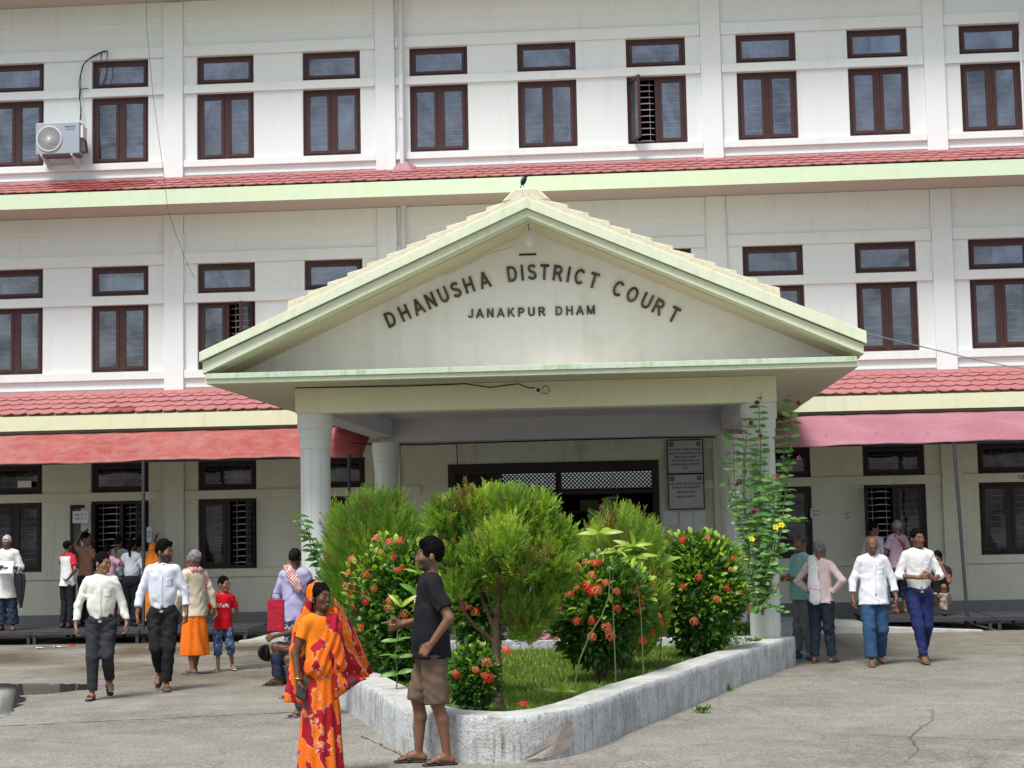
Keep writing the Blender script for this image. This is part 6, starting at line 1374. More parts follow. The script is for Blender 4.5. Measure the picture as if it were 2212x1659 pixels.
person(2034, 0, 0, -24, 'man in a black shirt and beige trousers crouching on the right platform', 'm', pos=fac(2030, 1345, -2.1), H=1.62, h=.014, hairstyle='short', head=(-8, 18), up=(0, .12, -.60), hair=(.012, .010, .010),
    arms={'+': dict(el=(.24, -.20, .58), wr=(.10, -.16, .90), hd=(-.9, -.2, .2), th=(0, -.2, -1)), '-': dict(el=(-.17, -.22, .55), wr=(-.10, -.36, .36), hd=(.1, -.4, -1))}, legs={'+': dict(kn=(.17, -.30, .50), an=(.14, -.24, .085), to=(.3, -1, 0)), '-': dict(kn=(-.12, -.30, .50), an=(-.12, -.20, .085), to=(-.2, -1, 0))},
    shirt=dict(col=mottled((.014, .014, .016)), hem=.92, sleeve='short', loose=.016), pants=dict(col=mottled((.48, .38, .29)), loose=.022), shoes=dict(kind='shoe', col=(.018, .018, .02)), seed=47)
# ---------- seated behind the planter
q = at(1166, 1376, -8.75)
person(0, 0, 0, 178, 'person in pink sitting on the rear edge of the planter', 'm', pos=(q[0], -8.75, gz(-8.75)), H=1.58, h=.015, fem=True, hairstyle='tail', hair=(.012, .010, .010), up=(0, .02, -.46), legs={'+': dict(kn=(.12, -.42, .47), an=(.11, -.40, .085)), '-': dict(kn=(-.10, -.42, .47), an=(-.10, -.34, .085))},
    arms={'+': dict(el=(.30, .0, .68), wr=(.20, -.2, .60)), '-': dict(el=(-.24, -.08, .66), wr=(-.14, -.30, .60))}, shirt=dict(col=mottled((.72, .30, .44), .1), hem=.86, sleeve='half', loose=.024), pants=dict(col=mottled((.3, .08, .14)), loose=.026), shoes=dict(col=(.1, .05, .04)), seed=48)
# ================================================================ PLANTER
def leaf_mat(name, tr=.3, rough=.42, spec=.4):
    m = bpy.data.materials.new(name); m.use_nodes = True; t = m.node_tree; N = t.nodes; L = t.links; b = N['Principled BSDF']; o = N['Material Output']
    a = N.new('ShaderNodeVertexColor'); a.layer_name = 'Col'; b.inputs['Roughness'].default_value = rough; b.inputs['Specular IOR Level'].default_value = spec
    L.new(a.outputs[0], b.inputs['Base Color']); tl = N.new('ShaderNodeBsdfTranslucent')
    g = N.new('ShaderNodeMix'); g.data_type = 'RGBA'; g.blend_type = 'MULTIPLY'; g.inputs['Factor'].default_value = 1; L.new(a.outputs[0], g.inputs['A']); g.inputs['B'].default_value = (1.3, 1.35, .5, 1); L.new(g.outputs['Result'], tl.inputs[0])
    mx = N.new('ShaderNodeMixShader'); mx.inputs[0].default_value = tr; L.new(b.outputs[0], mx.inputs[1]); L.new(tl.outputs[0], mx.inputs[2]); L.new(mx.outputs[0], o.inputs[0]); return m
MT['soil'].node_tree.nodes['Principled BSDF'].inputs['Roughness'].default_value = .95
MT['leaf'] = leaf_mat('broad_leaf', .33, .38, .40); MT['needle'] = leaf_mat('conifer_spray', .42, .7, .15); MT['petal'] = leaf_mat('petal', .25, .6, .2)
MT['bark'] = mat('brown_bark', (.12, .075, .05), .9, .1, noise=(14, .6, (.055, .035, .025)), noise2=(50, .4, (.20, .15, .10)), bump=(45, .8))
MT['stem'] = mat('green_stem', (.13, .15, .06), .7, .2, noise=(20, .5, (.14, .10, .06)))
PLT = empty('planter', (0, 0, 0), 'low whitewashed boat shaped planter wall around the garden bed in front of the portico', 'planter')
ctrl = [(-4.30, -9.3), (-3.75, -10.75), (-3.22, -12.5), (-2.80, -13.8), (-2.22, -15.62), (-1.84, -16.78), (-1.42, -17.30), (-1.0, -17.46), (-.69, -17.30), (-.47, -16.95), (-.27, -16.4), (-.02, -15.4), (.45, -13.9), (.97, -12.1), (1.52, -10.4), (1.99, -9.0)]
def crom(P, n=7):
    P = [np.array(p, float) for p in P]; P = [2*P[0]-P[1]]+P+[2*P[-1]-P[-2]]; out = []
    for i in range(1, len(P)-2):
        for k in range(n):
            t = k/n; a, b, c, d = P[i-1:i+3]; out.append(.5*((2*b)+(-a+c)*t+(2*a-5*b+4*c-d)*t*t+(-a+3*b-3*c+d)*t**3))
    out.append(P[-2]); return np.array(out)
OUT = crom(ctrl, 9); tan_ = np.gradient(OUT, axis=0); tan_ /= np.linalg.norm(tan_, axis=1)[:, None]; NRM = np.stack([-tan_[:, 1], tan_[:, 0]], 1)   # points inward
INN = OUT+NRM*.33
def planter_mesh():
    n = len(OUT); HH = .355
    def wall(name, prof, m):
        V = []; F = []; k = len(prof)
        for i in range(n):
            for (t, z) in prof:
                p = OUT[i]+NRM[i]*t; j = .006*vnoise(np.array([[p[0]*3, p[1]*3, z*6]]), 1.5, 3)[0] if 0 < t < .33 or z > .1 else 0
                V.append((p[0]+j, p[1]+j, gz(p[1])+z+j*.8))
        for i in range(n-1):
            for j in range(k-1): a = i*k+j; F.append([a, a+1, a+k+1, a+k])
        return mesh_np(name, V, F, m, PLT, smooth=True)
    wall('outer_face', [(0, -.25), (0, 0), (0, .10), (-.002, .2), (0, .30), (.004, .335), (.018, .353)], MT['wallpaint'])
    wall('top_face', [(.018, .353), (.09, .357), (.17, .356), (.25, .355), (.315, .352)], MT['walltop'])
    wall('inner_face', [(.315, .352), (.33, .34), (.33, .1)], MT['walltop'])
planter_mesh()
MB().box(-4.30, 1.99, -8.98, -8.65, -.3, .30).build('rear_wall', MT['wallpaint'], PLT, bev=.01)
sv = [(p[0], p[1], gz(p[1])+.24) for p in INN]
mesh_np('soil', sv, [list(range(len(sv)))], MT['soil'], PLT)
# bare plaster scar on the nose of the wall
def surf(i, t, z): p = OUT[i]+NRM[i]*t; return (p[0], p[1], gz(p[1])+z)
def inside(x, y):
    c = False; P = INN; j = len(P)-1
    for i in range(len(P)):
        if (P[i][1] > y) != (P[j][1] > y) and x < (P[j][0]-P[i][0])*(y-P[i][1])/(P[j][1]-P[i][1])+P[i][0]: c = not c
        j = i
    return c
def wall_index(x): return int(np.argmin([abs(1106+FPX*float((np.array([q[0], q[1], .15])-CAMP)@RT)/float((np.array([q[0], q[1], .15])-CAMP)@FW)-x) for q in OUT]))
sc_o = [(1128, .02), (1140, .05), (1152, .07), (1160, .11), (1174, .13), (1186, .18), (1200, .20), (1214, .26), (1228, .28), (1236, .25), (1232, .20), (1240, .15), (1234, .10), (1226, .07), (1210, .04), (1190, .035), (1168, .02), (1150, .03)]
V_ = []
for x, z in sc_o:
    i = wall_index(x); j = min(i+1, len(OUT)-1); k_ = max(i-1, 0)
    def px_(q): v = np.array([q[0], q[1], .15])-CAMP; return 1106+FPX*float(v@RT)/float(v@FW)
    a_, b_ = (i, j) if px_(OUT[i]) <= x else (k_, i); t = (x-px_(OUT[a_]))/(px_(OUT[b_])-px_(OUT[a_])+1e-6); q = OUT[a_]*(1-t)+OUT[b_]*t-(NRM[i]*.013)
    V_.append((q[0], q[1], gz(q[1])+z))
i = wall_index(1200); c_ = np.array([OUT[i][0]-NRM[i][0]*.020, OUT[i][1]-NRM[i][1]*.020, gz(OUT[i][1])+.12])
mesh_np('plaster_scar', V_+[tuple(c_)], [[k, (k+1) % len(V_), len(V_)] for k in range(len(V_))], MT['flake'], PLT)
# ---------------- grass
def grass(n, name, test, zf, hgt=(.025, .06), colr=((.13, .25, .028), (.24, .36, .05)), box=(-4.2, 1.9, -17.4, -8.9)):
    V = []; C = []; r = rng
    P = np.stack([r.uniform(box[0], box[1], n), r.uniform(box[2], box[3], n)], 1); P = np.array([p for p in P if test(*p)])
    m = len(P); a = r.uniform(0, 2*PI, m); h = r.uniform(*hgt, m); w = .004+.003*r.random(m); ln = r.normal(0, .35, (m, 2))*h[:, None]
    z = np.array([zf(p[0], p[1]) for p in P]); dx, dy = np.cos(a)*w, np.sin(a)*w
    V = np.stack([np.stack([P[:, 0]-dx, P[:, 1]-dy, z], 1), np.stack([P[:, 0]+dx, P[:, 1]+dy, z], 1), np.stack([P[:, 0]+ln[:, 0], P[:, 1]+ln[:, 1], z+h], 1)], 1).reshape(-1, 3)
    F = np.arange(m*3).reshape(-1, 3); t = np.clip(.5+.5*vnoise(np.concatenate([P, P[:, :1]*0], 1), 2.5, 5)+r.normal(0, .25, m), 0, 1)[:, None]
    C = np.array(colr[0])*(1-t)+np.array(colr[1])*t; C = np.repeat(C, 3, axis=0)
    o = mesh_np(name, V, F, MT['leaf'], None, col=C); return o
MT['soil'] = MT['soil']
o = grass(60000, 'lawn_grass', inside, lambda x, y: gz(y)+.24); tag(o, 'short green grass covering the bed inside the planter', 'grass', kind='stuff')
# ---------------- leaf clouds
def leaf_cloud(P, D, L, W_, C, nseg=2, droop=.25, fold=.18):
    """leaves: base P, direction D, length L, half width W; 6-vertex leaves"""
    n = len(P); r = rng; D = D/np.linalg.norm(D, axis=1)[:, None]
    side = np.cross(D, r.normal(0, .75, (n, 3))+np.array([0, 0, 1.])); side /= np.linalg.norm(side, axis=1)[:, None]; up = np.cross(side, D)
    up *= np.sign(up[:, 2:3]+1e-6); L = L[:, None]; W_ = W_[:, None]
    b = P; m1 = P+D*L*.35+up*L*.02; m2 = P+D*L*.72-up*L*droop*.25; tip = P+D*L-up*L*droop
    V = np.stack([b, m1+side*W_+up*W_*fold, m1-side*W_+up*W_*fold, m2+side*W_*.8+up*W_*fold, m2-side*W_*.8+up*W_*fold, tip], 1).reshape(-1, 3)
    k = np.arange(n)[:, None]*6; F = np.concatenate([np.concatenate([k, k+2, k+1, k+1], 1)[:, :3], ], 0)
    tris = np.concatenate([k+np.array([[0, 2, 1]]), k+np.array([[1, 2, 4]]), k+np.array([[1, 4, 3]]), k+np.array([[3, 4, 5]])], 0)
    return V, tris, np.repeat(C, 6, axis=0)
def shell(n, c, r3, lo=.72, hi=1.0, seed=1, lump=.16, zmin=-1.0, squeeze=0):
    d = rng.normal(0, 1, (n, 3)); d /= np.linalg.norm(d, axis=1)[:, None]; d = d[d[:, 2] > zmin]
    k = 1+lump*vnoise(d, 2.6, seed)+lump*.5*vnoise(d, 6, seed+1); s = rng.uniform(lo, hi, len(d))*k
    q = d*s[:, None]*np.array(r3)
    if squeeze: f = 1-squeeze*np.clip(-d[:, 2], 0, 1); q[:, 0] *= f; q[:, 1] *= f
    return np.array(c)+q, d
def floret_cluster_mesh(c1, c2, rad=.048, n=20):
    V = []; F = []; C = []; r = np.random.default_rng(3)
    for i in range(n):
        th = math.acos(1-.95*(i+.5)/n); ph = i*2.4; nn = np.array([math.sin(th)*math.cos(ph), math.sin(th)*math.sin(ph), math.cos(th)]); c = nn*rad*(.8+.25*r.random())*np.array([1, 1, .7])
        u = unit(np.cross(nn, (0.3, .2, 1.0))); v = np.cross(nn, u); a0 = r.random()*2
        for k in range(4):
            a = a0+k*PI/2; d = u*math.cos(a)+v*math.sin(a); s_ = -u*math.sin(a)+v*math.cos(a); b = len(V); L = .016
            V += [c, c+d*L*.6+s_*L*.32+nn*.002, c+d*L+nn*.003, c+d*L*.6-s_*L*.32+nn*.002]; F.append([b, b+1, b+2, b+3]); cc = np.array(c1)*(1-r.random()*.5)+np.array(c2)*r.random()*.5; C += [cc]*4
    o = mesh_np('flower_cluster', V, np.array(F), MT['petal'], None, col=np.array(C)); me = o.data; bpy.data.objects.remove(o); return me
FCM = [floret_cluster_mesh((.80, .075, .040), (.86, .20, .10)), floret_cluster_mesh((.72, .035, .030), (.82, .10, .07)), floret_cluster_mesh((.85, .20, .10), (.86, .32, .18))]
def b2(x, y): return ((850+x/2.572)*k8, (1280+y/2.572)*k8)
def b3(x, y): return ((1700+x/2.572)*k8, (1280+y/2.572)*k8)
def shrub(c, r3, n, lab, seed, flowers, rnd=10, leaf=(.070, .105), zb=None, young=.35, stems=5, squeeze=.35, pal=0):
    c = np.array(c, float); base = gz(c[1])+.24
    o = empty('flowering_shrub', (c[0], c[1], base), lab, 'shrub', 'red flowered shrubs in the planter'); org = np.array([c[0], c[1], base])
    P, d = shell(n, c-org, r3, .55, 1.0, seed, .14, -.92, squeeze); m = len(P)
    D = d*.8+rng.normal(0, .45, (m, 3))+np.array([0, 0, .55]); L = rng.uniform(*leaf, m)
    rad = np.linalg.norm((P-(c-org))/np.array(r3), axis=1); t = rng.random(m)
    dark, mid, light = (np.array((.040, .115, .022)), np.array((.10, .23, .034)), np.array((.30, .45, .045)))
    w = np.clip(vnoise(P, 5, seed)*.5+.45+.25*rng.normal(0, 1, m), 0, 1)[:, None]; C = dark*(1-w)+mid*w
    y = (rng.random(m) < young*np.clip((rad-.78)/.2, 0, 1)*np.clip(d[:, 2]+.75, 0, 1.2))[:, None]; C = np.where(y, light*(.7+.5*rng.random((m, 1))), C)
    V, F, CC = leaf_cloud(P, D, L, L*.25, C)
    tag(mesh_np('foliage', V, F, MT['leaf'], o, col=CC), kind='stuff')
    s = MB(); z0 = 0
    for k in range(stems):
        a = 2*PI*k/stems+seed; q = (c-org)+np.array([math.cos(a)*r3[0]*.45, math.sin(a)*r3[1]*.45, r3[2]*.2]); s.tube([(math.cos(a)*.03, math.sin(a)*.03, -.05), tuple(q*np.array([.35, .35, .45])), tuple(q)], [.018, .012, .005], 6)
    s.build('stem', MT['bark'], o, smooth=True)
    def put(p, nn, i):
        f = link('flower_cluster', FCM[i % 3 if i % 5 else 2], o); f.location = p; f.rotation_euler = Vector(nn).to_track_quat('Z', 'Y').to_euler(); s_ = .62+.5*rng.random(); f.scale = (s_,)*3
    for i, (x, y_) in enumerate(flowers):
        q = at(x, y_, c[1]); dx, dz = (q[0]-c[0])/r3[0], (q[2]-c[2])/r3[2]; rr = dx*dx+dz*dz; yy = c[1]-r3[1]*1.03*math.sqrt(max(.04, 1-rr)); q = at(x, y_, yy)
        put(q-org, unit((dx*.8, -1.0, .5+dz*.4)), i)
    Q, dq = shell(rnd*3, c-org, r3, 1.0, 1.03, seed, .12, -.5)
    k = 0
    for p_, n_ in zip(Q, dq):
        if n_[1] < -.1 or k >= rnd: continue
        put(p_, unit(n_+np.array([0, 0, .4])), k); k += 1
    return o
def pt(x, y, Y): return at(x, y, Y)
def ctr(xa, xb, yt, yb, Y, dy=None):
    a = at((xa+xb)/2, (yt+yb)/2, Y); s = scale_at(a); return a, ((xb-xa)/2/s, dy or (xb-xa)/2/s, (yb-yt)/2/s)
c, r3 = ctr(752, 985, 1160, 1485, -13.3); fl = [b2(*q) for q in ((75, 305), (155, 330), (320, 195), (385, 185), (345, 290), (330, 300), (375, 375), (400, 360), (220, 490), (165, 410), (60, 480), (90, 490), (65, 540), (150, 530), (320, 570), (80, 605), (90, 635), (310, 615), (415, 660), (470, 560), (515, 480), (135, 745), (170, 575), (270, 260))]
shrub(c, r3, 6800, 'large flowering shrub with many red clusters at the left corner of the planter', 3, fl, 26)
c, r3 = ctr(1172, 1418, 1200, 1450, -13.6); fl = [b2(*q) for q in ((1380, 440), (1515, 350), (1580, 320), (1640, 330), (1660, 325), (1520, 485), (1575, 455), (1590, 485), (1620, 410), (1660, 470), (1710, 455), (1455, 530), (1480, 522), (1620, 515), (1650, 505), (1780, 510), (1330, 525), (1905, 520), (1940, 580), (1920, 635), (1350, 680), (1520, 700), (1620, 700), (1715, 740), (1785, 620), (1410, 610), (1390, 820), (1945, 825), (1295, 690), (1740, 795), (1620, 800))]
shrub(c, r3, 6200, 'rounded flowering shrub with red clusters on the lawn right of the central tree', 5, fl, 26, squeeze=.5)
c, r3 = ctr(1412, 1612, 1142, 1425, -10.9); fl = [b2(2195, 185)]+[b3(*q) for q in ((20, 180), (180, 165), (345, 300), (300, 490), (325, 370), (390, 515), (20, 480), (90, 700), (120, 420), (235, 560))]
shrub(c, r3, 6200, 'tall dark green flowering shrub near the right front column', 8, fl, 14, young=.6)
c, r3 = ctr(968, 1078, 1395, 1545, -16.35, .20); fl = [b2(*q) for q in ((740, 1035), (755, 1050), (945, 970), (930, 1050), (955, 1065), (875, 1015), (1070, 890))]
shrub(c, r3, 1700, 'small flowering shrub at the foot of the central tree', 11, fl, 3, leaf=(.05, .08), stems=3)
c, r3 = ctr(975, 1100, 1195, 1420, -14.7, .34); fl = [b2(*q) for q in ((785, 365), (845, 370), (850, 395), (940, 500), (800, 600), (825, 605), (875, 640), (740, 590))]
shrub(c, r3, 3600, 'slim flowering shrub behind the trunk of the central tree', 14, fl, 5, stems=3)
f = link('fallen_flower', FCM[1]); g_ = gnd(1130, 1523, .27); f.location = tuple(g_); tag(f, 'single red flower head lying on the grass by the wall nose', 'flower')
# ---------------- conifers
def sprays(P, D, L, C, k=9):
    """feathery flat sprays made of slivers"""
    n = len(P); D = D/np.linalg.norm(D, axis=1)[:, None]; T = np.cross(D, rng.normal(0, 1, (n, 3))); T /= np.linalg.norm(T, axis=1)[:, None]; B = np.cross(D, T)
    Vs = []; Cs = []
    for j in range(k):
        s = (-1)**j; u = j/(k-1); ang = s*(.75-.45*u)+rng.normal(0, .12, n); a = P+D*(L*(.08+.72*u))[:, None]
        d2 = D*np.cos(ang)[:, None]+T*np.sin(ang)[:, None]+B*rng.normal(0, .12, (n, 1)); ln = (L*(.42-.20*u)*rng.uniform(.7, 1.2, n))[:, None]; sd = np.cross(d2, B); w = .0055
        Vs.append(np.stack([a-sd*w*.6, a+sd*w*.6, a+d2*ln*.6+sd*w, a+d2*ln, a+d2*ln*.6-sd*w], 1)); Cs.append(C*(0.85+.3*rng.random((n, 1))))
    V = np.concatenate(Vs).reshape(-1, 3); m = n*k; F = np.arange(m)[:, None]*5; tr = np.concatenate([F+np.array([[0, 1, 2]]), F+np.array([[0, 2, 4]]), F+np.array([[4, 2, 3]])], 0)
    return V, tr, np.repeat(np.concatenate(Cs), 5, axis=0)
def conifer_palette(P, d, seed, m, yellow=.35):
    g1, g2, g3, br = np.array((.11, .22, .04)), np.array((.22, .37, .055)), np.array((.42, .56, .085)), np.array((.24, .15, .055))
    w = np.clip(.5+.75*vnoise(P, 5.5, seed)+.18*rng.normal(0, 1, m), 0, 1)[:, None]; C = g1*(1-w)+g2*w
    y = np.clip(vnoise(P, 4, seed+3)+.35*rng.normal(0, 1, m)-.55+yellow*(1+d[:, 2]), 0, 1)[:, None]; C = C*(1-y)+g3*y
    b = (vnoise(P, 7, seed+9)+.3*rng.normal(0, 1, m) > .72)[:, None]; return np.where(b, br, C)
def bush_conifer(xa, xb, yt, yb, Y, lab, seed, n=5200, taper=.25, yellow=.35):
    c, r3 = ctr(xa, xb, yt, yb, Y); base = gz(Y)+.24; org = np.array([c[0], Y, base]); o = empty('conifer_shrub', tuple(org), lab, 'shrub', 'clipped conifer shrubs in the planter')
    P, d = shell(n, c-org, r3, .60, .97, seed, .13, -.95); m = len(P)
    D = d*np.array([.7, .7, .35])+np.array([0, 0, .95])+rng.normal(0, .22, (m, 3)); L = rng.uniform(.10, .19, m)*(1+.4*(d[:, 2] > .5))
    C = conifer_palette(P, d, seed, m, yellow); V, F, CC = sprays(P, D, L, C)
    tag(mesh_np('foliage', V, F, MT['needle'], o, col=CC), kind='stuff')
    s = MB()
    for k in range(9):
        a = 2*PI*k/9; q = (c-org)+np.array([math.cos(a)*r3[0]*.5, math.sin(a)*r3[1]*.5, r3[2]*(.1+.5*(k % 3)/2)]); s.tube([(math.cos(a)*.04, math.sin(a)*.04, -.05), tuple(q*np.array([.4, .4, .5])), tuple(q)], [.025, .017, .006], 6)
    s.build('trunk', MT['bark'], o, smooth=True)
bush_conifer(700, 938, 1068, 1440, -11.7, 'rounded feathery conifer shrub behind the left corner of the planter', 4, 6500, yellow=.22)
bush_conifer(1240, 1450, 1120, 1440, -12.3, 'rounded bright green conifer shrub right of the central tree', 9, 6000, yellow=.40)
def centre_tree():
    bx = gnd(1075, 1530, .24); bx = np.array([bx[0], bx[1], gz(bx[1])+.24]); o = empty('conifer_tree', tuple(bx), 'multi stemmed feathery conifer tree with a dark trunk at the front of the planter', 'tree')
    Y = bx[1]; w = lambda x, y, dy=0: at(x, y, Y+dy)-bx
    tr = MB(); tr.tube([(0, 0, -.06), tuple(w(1076, 1500)), tuple(w(1075, 1450)), tuple(w(1072, 1400)), tuple(w(1072, 1365)), tuple(w(1074, 1330))], [.052, .043, .040, .038, .034, .026], 12)
    r_ = np.random.default_rng(2)
    def br(pts, r0, r1):
        n = len(pts); tr.tube([tuple(w(*p)) for p in pts], list(np.linspace(r0, r1, n)), 8)
    br([(1074, 1345), (1078, 1300), (1078, 1230), (1079, 1180), (1078, 1120), (1075, 1060)], .026, .006)
    br([(1070, 1390), (1050, 1372), (1025, 1352, -.05), (1005, 1325, -.08), (985, 1280, -.1), (970, 1220, -.12), (960, 1160, -.14)], .022, .005)
    br([(1071, 1370), (1056, 1330, .05), (1040, 1290, .1), (1030, 1250, .12), (1020, 1180, .15), (1010, 1120, .15)], .020, .005)
    br([(1072, 1380), (1090, 1350, .04), (1110, 1325, .08), (1135, 1290, .12), (1150, 1240, .14), (1162, 1180, .15)], .020, .005)
    br([(1078, 1240), (1060, 1210, -.05), (1038, 1175, -.1), (1020, 1130, -.12)], .012, .004); br([(1078, 1225), (1095, 1205, .05), (1105, 1170, .1), (1100, 1110, .1)], .012, .004)
    br([(1079, 1240), (1105, 1245, -.1), (1130, 1235, -.15), (1180, 1190, -.2)], .009, .003); br([(1074, 1340), (1060, 1310, -.1), (1052, 1280, -.15), (1040, 1240, -.2)], .013, .004)
    for x0, y0, x1, y1, dy in ((1078, 1180, 1050, 1120, .1), (1078, 1160, 1110, 1100, -.1), (1030, 1250, 990, 1190, .1), (1150, 1240, 1190, 1180, .1), (1162, 1200, 1140, 1140, .0), (960, 1180, 940, 1130, -.1), (1079, 1120, 1060, 1070, .05), (1020, 1200, 1045, 1140, -.1), (1135, 1290, 1130, 1345, .0)): br([(x0, y0, dy*.5), ((x0+x1)/2+4, (y0+y1)/2, dy), (x1, y1, dy*1.3)], .007, .002)
    br([(1160, 1290, .1), (1175, 1260, .1), (1195, 1200, .1)], .009, .003)
    tr.build('trunk', MT['bark'], o, smooth=True)
    Ps = []; Ds = []
    cl = [(1085, 1140, 0, .24, 2.6), (1015, 1160, .1, .20, 2.2), (1150, 1165, .05, .20, 2.2), (962, 1125, -.02, .12, 1.6), (975, 1215, -.05, .15, 1.5), (1185, 1215, .0, .17, 2), (1125, 1225, -.22, .15, 1.4), (1040, 1200, -.2, .16, 1.5), (1070, 1105, .15, .17, 1.8), (1110, 1110, -.1, .15, 1.6), (1005, 1265, .12, .13, 1.0), (1155, 1275, .1, .16, 1.8), (1130, 1335, .05, .13, 1.4), (1170, 1330, .18, .11, .9), (950, 1180, .1, .12, 1.2), (1208, 1170, .1, .13, 1.3), (1095, 1290, .25, .13, .8), (1090, 1170, -.3, .16, 1.6), (985, 1275, -.15, .09, .7), (1140, 1375, .0, .08, .6), (1020, 1105, .0, .14, 1.4), (1160, 1110, .0, .14, 1.4), (1200, 1255, .1, .12, 1.2)]
    for (x, y, dy, r, q) in cl:
        c = w(x, y, dy); n = int(185*q); P, d = shell(n, c, (r, r, r*1.15), .45, 1.0, int(x), .25); Ps.append(P); Ds.append(d)
    P = np.concatenate(Ps); d = np.concatenate(Ds); m = len(P)
    D = d*np.array([.75, .75, .4])+np.array([0, 0, .85])+rng.normal(0, .25, (m, 3)); C = conifer_palette(P, d, 21, m, .5)
    V, F, CC = sprays(P, D, rng.uniform(.09, .17, m), C); tag(mesh_np('crown', V, F, MT['needle'], o, col=CC), kind='stuff')
centre_tree()
# ---------------- saplings, leafy stems and the climber: each large leaf its own object
def leafmesh(L, W_, c, droop=.25, name='leaf'):
    n = 7; V = []; F = []; r = np.random.default_rng(int(L*1000+W_*5000))
    for i in range(n):
        t = i/(n-1); w = W_*math.sin(PI*min(t*.97+.02, .995))**.75; z = -droop*L*t*t
        V += [(-w, L*t, z+w*.25), (0, L*t, z), (w, L*t, z+w*.25)]
    for i in range(n-1): a = 3*i; F += [[a, a+1, a+4, a+3], [a+1, a+2, a+5, a+4]]
    C = np.tile(np.array(c), (len(V), 1)); C[1::3] *= 1.25
    o = mesh_np(name, V, np.array(F), MT['leaf'], None, col=C, smooth=True); me = o.data; bpy.data.objects.remove(o); return me
VL = 1.25
LM = {'yel': [leafmesh(.19, .024, (.30, .42, .05), .45), leafmesh(.16, .021, (.22, .36, .045), .35)], 'lt': [leafmesh(.17, .027, (.13, .27, .040), .3), leafmesh(.15, .024, (.085, .20, .035), .35)], 'vine': [leafmesh(.105, .024, (.115, .26, .065), .3), leafmesh(.09, .021, (.08, .20, .05), .4), leafmesh(.095, .021, (.17, .34, .08), .3)], 'dk': [leafmesh(.12, .022, (.045, .135, .028), .5), leafmesh(.11, .020, (.085, .21, .035), .5), leafmesh(.10, .018, (.15, .30, .05), .4)]}
def put_leaf(par, kind, p, d, i=0, sc=1.0):
    f = link('leaf', LM[kind][i % len(LM[kind])], par); d = Vector(tuple(d)).normalized()
    n_ = Vector((rng.normal(0, .55), -.75+rng.normal(0, .35), .55+rng.normal(0, .3))); x_ = d.cross(n_).normalized(); n_ = x_.cross(d); f.rotation_euler = Matrix((x_, d, n_)).transposed().to_euler(); f.location = p; f.scale = (sc,)*3
def rosette(par, p, kind, n, sc=1.0, lift=.35, seed=0):
    for k in range(n):
        a = 2*PI*k/n+seed; e = lift+.5*((k*7) % 3)/3; put_leaf(par, kind, p, (math.cos(a), math.sin(a), e), k, sc*(.85+.3*rng.random()))
def sapling(label, stem, Y, kinds, rad=.008, group='saplings in the planter'):
    base = np.array(at(*stem[0], Y)); base[2] = gz(Y)+.22; o = empty('sapling', tuple(base), label, 'sapling', group)
    pts = [tuple(at(x, y, Y+.02*i)-base) for i, (x, y) in enumerate(stem)]; pts[0] = (pts[0][0], pts[0][1], -.02)
    MB().tube(pts, list(np.linspace(rad, rad*.4, len(pts))), 6).build('stem', MT['stem'], o, smooth=True)
    for (x, y, kd, n, sc, lf) in kinds: rosette(o, tuple(at(x, y, Y)-base), kd, n, sc, lf, x)
    return o
def z2(x, y): return ((1100+x/3.814)*k8, (1140+y/3.814)*k8)
sapling('tall thin bending sapling with rosettes of yellow green leaves above the rounded shrub', [(1237, 1480), (1252, 1425), (1275, 1370), (1300, 1330), (1315, 1290), (1318, 1240), (1305, 1195), z2(1600, 900), z2(1515, 745)], -14.6, [(*z2(1515, 745), 'yel', 9, 1.0, .25)], .009)
sapling('second thin sapling with drooping yellow green leaves right of the tall one', [(1330, 1440), (1325, 1330), (1322, 1260), z2(1680, 930)], -14.3, [(*z2(1680, 910), 'yel', 8, .9, .1)], .007)
sapling('sapling with a dense cluster of narrow yellow leaves beside the rounded shrub', [(1390, 1440), (1385, 1330), (1375, 1250), z2(1840, 880)], -14.2, [(*z2(1840, 870), 'yel', 12, 1.05, .2), (*z2(1870, 960), 'yel', 8, .9, -.1)], .007)
sapling('slim sapling with yellow green tips between the two right shrubs', [(1425, 1450), (1430, 1350), (1434, 1215)], -12.4, [(*z2(2130, 1010), 'yel', 9, .9, .1), (*z2(2120, 1240), 'lt', 9, .9, .0), (1438, 1330, 'lt', 6, .8, .1)], .008)
sapling('low seedling with narrow pale leaves on the grass by the wall', [(1214, 1520), (1213, 1500), (1212, 1492)], -15.6, [(1212, 1495, 'yel', 9, .75, .35)], .005)
sapling('small seedling with pale leaves at the inner edge of the right wall', [(1635, 1405), (1630, 1380)], -10.2, [(1630, 1385, 'lt', 7, .7, .3)], .004)
o = sapling('upright sapling with large pale glossy leaves in front of the left shrub', [(852, 1520), (858, 1470), (855, 1400), (862, 1340), (868, 1310)], -15.3, [(868, 1312, 'yel', 5, .8, .9), (862, 1345, 'lt', 4, .8, .3), (858, 1385, 'lt', 5, .85, .2), (862, 1420, 'lt', 5, .95, .1), (858, 1455, 'lt', 5, .9, .0)], .008)
sapling('pale leafed sapling just behind the man in black', [(1000, 1440), (985, 1380), (975, 1300), (968, 1250)], -14.9, [(968, 1250, 'yel', 7, .9, .6), (975, 1300, 'lt', 6, .9, .3), (905, 1240, 'yel', 7, .9, .6), (900, 1280, 'lt', 6, .9, .3)], .008)
